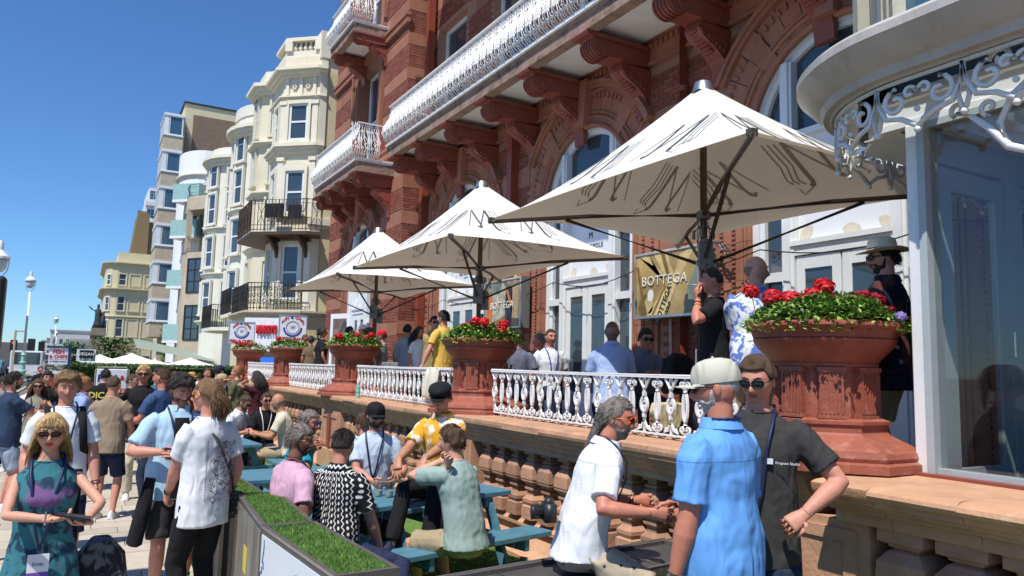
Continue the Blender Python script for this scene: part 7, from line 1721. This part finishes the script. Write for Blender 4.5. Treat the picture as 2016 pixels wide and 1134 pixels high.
P=person('red haired woman in an olive tee shirt and white trousers beside the far urn',(2.564,14.788,1.740),-60,skin='fair',fem=1,hair='pony',hc='ginger',tc=olive,bot='long',bc=white,lod=1,hl=(-.1,.3,1.05),hr=(.0,.3,1.05),group=PG)
P=person('black haired woman in a maroon patterned blouse shading her eyes with her hand',(2.606,13.147,1.673),-60,skin='tan',fem=1,hair='long',hc='dark',tc=pat('maroon_print',(.10,.02,.025),(.02,.012,.014),22,.38),bot='long',bc=black_c,lod=1,hl=(-.02,.22,1.50),el=(-.8,.5,.1),hr=(.05,.25,1.15),group=PG)
for (u_lab,hd,fc,tcx,hcx) in (('cyclist like figure in dark clothes far off by the road',(-1.122,28.551,1.506),150,black_c,'dark'),('person in a blue jacket far off beside the litter bin',(-0.700,20.192,1.423),120,denim,'brown'),('small person in black in front of the hedge left of the board',(-0.052,20.969,1.503),190,black_c,'dark'),('small person in navy in front of the hedge right of the board',(2.001,19.780,1.549),60,navyc,'brown'),('small person with white top far back by the hedge',(2.646,20.574,1.508),10,white,'dark'),('brown haired person in grey far back by the hedge',(2.379,21.889,1.506),200,greyc,'brown'),('person in a striped shirt at the left edge behind the navy tee shirt',(-1.062,14.586,1.500),100,greyc,'dark')):
    person(u_lab,hd,fc,skin='pink',hair='short',hc=hcx,tc=tcx,bot='long',bc=navyc,lod=0,group=PG)
# ---- far picnic table
person('bearded man in sunglasses and a white shirt leaning over the far table',(2.212,11.912,1.293),140,H=1.75,seat=.46,lean=22,hpch=20,skin='pink',hair='short',hc='brown',top='shirt',collar=True,tc=white,bot='long',bc=navyc,glasses=('on',black,black),beard=('brown',.008),hl=(.0,.38,.78),hr=(.12,.38,.78),lod=1,group=SG)
person('man in a black polo and sunglasses beside the bald man at the far table',(2.515,11.852,1.304),175,H=1.72,seat=.46,lean=8,skin='pink',hair='short',hc='brown',tc=black_c,bot='long',bc=navyc,glasses=('on',black,black),hl=(-.05,.38,.78),hr=(.1,.38,.78),lod=1,lanyard=(whitep,.1),group=SG)
person('bald man in a cream tee shirt resting his arms on the far table',(2.554,11.245,1.340),-70,H=1.78,seat=.46,lean=14,skin='tan',hair='bald',tc=creamc,bot='shorts',bc=khaki,beard=('grey',.004),hl=(-.1,.45,.80),hr=(.05,.45,.80),lod=1,fat=1.08,group=SG)
# ---- near picnic tables
person('smiling man with curly grey hair and glasses in a pink tee shirt',(1.449,5.609,1.371),75,H=1.78,seat=.45,lean=6,hy=55,hpch=2,skin='deep',hair='short',hc='grey',tc=cl('pink',(.60,.36,.47)),bot='long',bc=navyc,glasses=('thin',mat('gold_wire',(.5,.35,.1),.3,metal=.8),None),beard=('dark',.004),hr=('w',1.527,5.513,0.851),hl=(-.05,.4,.78),lod=3,lanyard=(lanb,.1),group=SG)
person('grey haired man with blue mirrored sunglasses in a teal tee shirt raising his fist',(1.934,7.183,1.399),110,H=1.80,seat=.45,lean=10,hy=30,skin='red',hair='short',hc='grey',tc=cl('teal',(.01,.30,.38)),bot='long',bc=navyc,glasses=('on',mat('frame_brown',(.1,.04,.02),.3),mat('lens_blue',(.05,.18,.65),.1)),beard=('dark',.004),hl=('w',1.935,6.752,1.130),el=(-.3,.6,-1),hr=('w',1.931,6.357,0.590),lod=2,curlL=1.2,fat=1.15,group=SG)
person('dark haired man seen from behind in a black shirt with white zigzags and dots',(1.731,5.458,1.285),48,H=1.75,seat=.43,lean=4,hy=-4,skin='pink',hair='fade',hc='dark',top='shirt',collar=True,tc=zigzag(),bot='long',bc=cl('navy_trouser',(.022,.03,.07)),hr=(.28,.22,.45),hl=(-.2,.4,.78),lod=3,fl=(-.1,.45,.08),fr=('w',1.926,4.774,0.271),group=SG,fat=1.05)
person('curly haired man in a sage green tee shirt seen from behind, chin on his hands',(2.554,5.319,1.386),-22,H=1.76,seat=.46,lean=12,hy=-26,skin='fair',hair='curly',hc='brown',tc=cl('sage',(.30,.40,.36)),bot='shorts',bc=khaki,hl=('w',2.477,5.339,1.113),hr=('w',2.461,5.175,1.107),el=(-.9,.2,-.7),er=(.4,.5,-1),lod=3,fl=(-.15,.30,.08),fr=(.2,.35,.08),hem=-.14,group=SG,curlL=1.0)
person('brown haired man in a black tee shirt seen from behind at the second table',(2.496,7.218,1.317),5,H=1.74,seat=.45,lean=8,hy=-35,skin='pink',hair='short',hc='brown',tc=black_c,bot='long',bc=olive,glasses=('on',black,black),lod=2,hl=(-.1,.4,.78),hr=(.1,.4,.78),group=SG,fat=1.08)
person('bearded man in a black baseball cap and pale blue tee shirt',(2.445,6.766,1.454),-160,H=1.76,seat=.55,lean=4,hy=-20,hpch=8,skin='pink',hair='short',hc='dark',tc=cl('ice_blue',(.50,.58,.68)),bot='long',bc=navyc,cap=('cap',black_c,0),beard=('dark',.008),glasses=('on',black,black),lod=2,lanyard=(lanb,.1),hl=(-.2,.3,.8),hr=(.0,.35,.8),group=SG)
person('man in a black baker boy cap and yellow patterned shirt sitting on the table edge',(2.666,5.797,1.692),-128,H=1.80,seat=.75,lean=9,hy=-12,hpch=20,skin='tan',hair='short',hc='dark',top='shirt',collar=True,tc=pat('yellow_print',(.72,.36,.03),(.75,.70,.60),9,.44,'NOISE'),bot='long',bc=black_c,cap=('baker',black_c,0),glasses=('thin',alum,None),lod=3,hr=('w',2.250,5.646,1.098),hl=('w',2.302,5.385,1.088),fl=(-.15,.55,.45),fr=(.15,.6,.45),sh=mat('shoe_navy',(.02,.03,.07)),group=SG,hand_r=((-.2,.6,-.8),(0,-.6,-.4),.25,(0,1,0)),hand_l=((.1,.6,-.8),(0,-.6,-.4),.25,(0,1,0)))
# ---- terrace
T_=TZ
P=person('man in a black tee shirt smoking a cigarette, sunglasses pushed up on his head',(4.627,4.595,2.731),-42,z=T_,skin='red',hair='buzz',hc='dark',hy=-12,tc=black_c,bot='long',bc=navyc,glasses=('hair',black,mat('lens_blue_dark',(.03,.04,.18),.1)),lod=3,fat=1.08,hl=('w',4.398,4.530,2.449),el=(-.9,.2,-.9),hand_l=((.25,.25,1),(.5,-.9,0),.35,(-.3,.2,0)),lanyard=(black,.10,purp,'Scott'),group=TG)
b=MB(); h=P.arms[0][2]+Vector((.0,.045,.10)); b.tube([h+Vector((.04,-.03,.03)),h+Vector((-.02,.045,.03))],.0045,6); b.obj('cigarette',whitep,P.root)
b=MB(); S_,E,T=P.arms[0]; b.tube([T.lerp(E,.2),T.lerp(E,.34)],.040,10); b.obj('wristband',black,P.root)
P=person('broad bald man in a blue and white floral shirt',(4.672,4.157,2.781),55,z=T_,skin='fair',hair='bald',hy=58,top='shirt',collar=True,tc=pat('hawaii_blue',(.12,.20,.50),(.74,.76,.78),10,.52,'NOISE'),bot='shorts',bc=khaki,lod=3,fat=1.15,hr=(.1,.35,1.05),hl=(-.1,.35,1.05),group=TG,broad=1.1)
P=person('man in a straw hat and dark floral shirt behind the nearest urn',(4.999,3.268,2.814),-15,z=T_,skin='pink',hair='short',hc='dark',hy=-38,hpch=4,top='shirt',collar=True,tc=pat('dark_floral',(.012,.016,.035),(.32,.34,.40),11,.17,'VORONOI',(.10,.035,.03)),bot='shorts',bc=khaki,cap=('straw',mat('straw',(.80,.72,.54),.9,.15,30,.5,90),0),beard=('dark',.006),glasses=('on',black,black),lod=3,fat=1.18,hem=-.2,group=TG)
P=person('young man in a yellow tee shirt leaning on the white railing',(4.564,9.924,2.649),-25,z=T_,skin='pink',hair='short',hc='dark',hy=-5,tc=cl('yellow',(.66,.42,.08)),bot='long',bc=navyc,lod=2,hl=('w',4.237,9.862,1.860),el=(-.7,-.6,.1),hem=-.16,group=TG)
text('VANS',.09,tuple(P.sp(.40)-P.fw*.145),(R(90),0,0),black,P.root,'lettering',.001,bold=.004); text('Off the Wall',.07,tuple(P.sp(.30)-P.fw*.15),(R(90),0,0),logo,P.root,'lettering',.001,bold=.001)
person('man in a tan polo shirt with folded arms behind the yellow tee shirt',(4.828,10.820,2.623),185,z=T_,skin='pink',hair='short',hc='dark',top='shirt',collar=True,tc=cl('khaki_polo',(.36,.27,.12)),bot='long',bc=navyc,lod=1,hl=(.12,.25,1.08),hr=(-.12,.25,1.05),glasses=('on',black,black),group=TG)
person('woman with long black hair in a white top talking under the umbrella',(5.101,12.069,2.518),150,z=T_,skin='tan',fem=1,hair='long',hc='dark',tc=white,bot='long',bc=navyc,lod=1,group=TG)
person('man in a pale grey blazer and red trousers',(5.148,12.730,2.580),55,z=T_,skin='tan',hair='short',hc='dark',top='long',tc=cl('grey_blazer',(.32,.35,.34)),bot='long',bc=cl('red',(.55,.015,.03)),lod=1,hr=(.05,.35,1.15),group=TG)
P=person('young man in a red cap and grey tee shirt with a dark backpack',(4.814,13.169,2.466),-60,z=T_,skin='pink',hair='short',hc='dark',tc=greyc,bot='long',bc=navyc,cap=('cap',cl('red_cap',(.55,.01,.03)),0),lod=1,lanyard=(lanb,.1),group=TG)
person('man in a dark grey cap under the far umbrella',(5.172,14.920,2.599),60,z=T_,skin='pink',hair='short',hc='brown',tc=cl('slate',(.16,.17,.24)),bot='long',bc=navyc,cap=('cap',cl('dark_cap',(.07,.065,.06)),0),lod=1,group=TG)
person('person in a white cap beside the open terrace door',(5.547,16.429,2.726),-60,z=T_,skin='pink',hair='short',hc='brown',tc=navyc,bot='long',bc=navyc,cap=('cap',white,0),lod=0,group=TG)
person('dark haired man behind the third urn looking right',(5.287,16.584,2.684),100,z=T_,skin='pink',hair='short',hc='dark',tc=cl('slate',(.16,.17,.24)),bot='long',bc=navyc,lod=1,group=TG)
person('woman in glasses and a black tee shirt at the end railing, hair tied up',(4.363,15.506,2.570),80,z=T_,skin='tan',fem=1,hair='pony',hc='dark',tc=black_c,bot='long',bc=black_c,glasses=('on',black,black),lod=1,group=TG)
person('woman with curly black hair and an olive top beside the black tee shirt woman',(4.536,17.047,2.442),20,z=T_,skin='tan',fem=1,hair='curly',hc='dark',tc=cl('olive_brown',(.16,.12,.07)),bot='long',bc=navyc,lod=1,hr=(.1,.2,1.4),group=TG)
person('balding man in profile beside the curly haired woman',(4.801,18.623,2.541),100,z=T_,skin='red',hair='buzz',hc='brown',tc=cl('olive_brown',(.16,.12,.07)),bot='long',bc=navyc,lod=0,group=TG)
person('bald man in a light blue shirt seated with his back to the railing',(5.069,6.548,2.245),35,H=1.78,z=T_,seat=.46,lean=12,hpch=10,skin='brown',hair='bald',top='shirt',collar=True,tc=cl('light_blue2',(.33,.43,.66)),bot='long',bc=navyc,lod=2,fat=1.1,hr=(.05,.4,.78),hl=(-.1,.4,.78),group=TG)
person('black haired man with sunglasses and a moustache seated behind a laptop bag',(5.667,6.678,2.168),200,H=1.72,z=T_,seat=.44,lean=10,hpch=12,skin='tan',hair='short',hc='dark',top='shirt',collar=True,tc=cl('slate_check',(.13,.15,.20)),bot='long',bc=navyc,glasses=('on',black,black),lod=2,hl=(-.1,.35,.8),hr=(.1,.35,.8),group=TG)
person('close cropped man in a white tee shirt with a blue lanyard seated by the door',(5.636,8.664,2.212),190,H=1.76,z=T_,seat=.46,skin='red',hair='buzz',hc='dark',tc=white,bot='long',bc=navyc,lod=2,lanyard=(mat('lanyard_blue',(.02,.05,.35)),.1),group=TG)
person('grey haired man with sunglasses on his head seated in profile',(5.881,9.342,2.158),-60,H=1.70,z=T_,seat=.46,skin='red',hair='short',hc='grey',tc=black_c,bot='long',bc=navyc,lod=1,group=TG)
person('dark haired man in a charcoal waistcoat seated beside the second urn',(4.981,8.470,2.137),20,H=1.70,z=T_,seat=.45,hpch=6,skin='tan',hair='short',hc='dark',tc=cl('slate',(.16,.17,.24)),bot='long',bc=navyc,lod=1,group=TG)
# things carried, standing about on the terrace
b=MB(); b.box(-.14,.14,-.09,.09,0,.34); b.box(-.10,.10,-.12,-.09,.04,.18); o=b.obj('backpack',cl('grey_bag',(.22,.24,.25))); bevel(o,.03,2); o.location=(4.556,11.998,1.874); o.rotation_euler=(0,0,R(-20)); o.location.z=1.55; tag(o,'grey backpack with black handles held behind the white railing','backpack')
b=MB(); b.tube([(-.06,-.0,.33),(-.05,0,.42),(.05,0,.42),(.06,0,.33)],.012,6); b.obj('handle',black,o)
b=MB(); b.loft([[(x*w,y*w*.5,z_) for x,y in ((-1,-1),(1,-1),(1,1),(-1,1))] for z_,w in ((0,.16),(.1,.19),(.35,.15),(.42,.06))]); o=b.obj('rucksack',black_c,smooth=30); bevel(o,.03,2); o.location=(5.315,5.761,1.833); o.location.z=1.62; tag(o,'black rucksack standing on the terrace table beside the smoking man','rucksack')
b=MB(); b.box(-.16,.16,-.02,.02,0,.07); o=b.obj('camera_case',black); o.location=(5.180,6.184,1.860); o.location.z=1.76; tag(o,'low black case on the terrace table in front of the man with the moustache','case')
b=MB(); b.lathe([(.035,0),(.038,.02),(.038,.14),(.03,.15),(.03,.17)],12); b.tube([(-.028,0,.165),(-.03,0,.20),(.03,0,.20),(.028,0,.165)],.008,6); o=b.obj('drinks_flask',cl('navy_flask',(.02,.025,.05),.3),smooth=40); o.location=(5.202,5.827,1.830); o.location.z=1.78; tag(o,'dark flask with a carrying loop on the terrace table','flask')
tb=thing('terrace_table','dark round table on the terrace behind the nearest railing','table',(4.75,7.1,1.0)); 
b=MB(); b.lathe([(.5,.72),(.5,.75)],24); b.obj('tabletop',black,tb); b=MB(); b.tube([(0,0,0),(0,0,.72)],.04,8); b.obj('pedestal_leg',black,tb); b=MB(); b.lathe([(.25,0),(.25,.02),(.05,.05)],16); b.obj('foot',black,tb)
b=MB(); b.loft([[(x*w,y*.06,z_) for x,y in ((-1,-1),(1,-1),(1,1),(-1,1))] for z_,w in ((0,.10),(.16,.17),(.24,.14))]); o=b.obj('tote_bag',pat('cream_print_bag',(.62,.52,.30),(.35,.42,.15),18,.3)); bevel(o,.02,2); o.location=(4.62,5.15,1.33); tag(o,'cream and green patterned bag behind the nearest railing','bag')
finish_people()
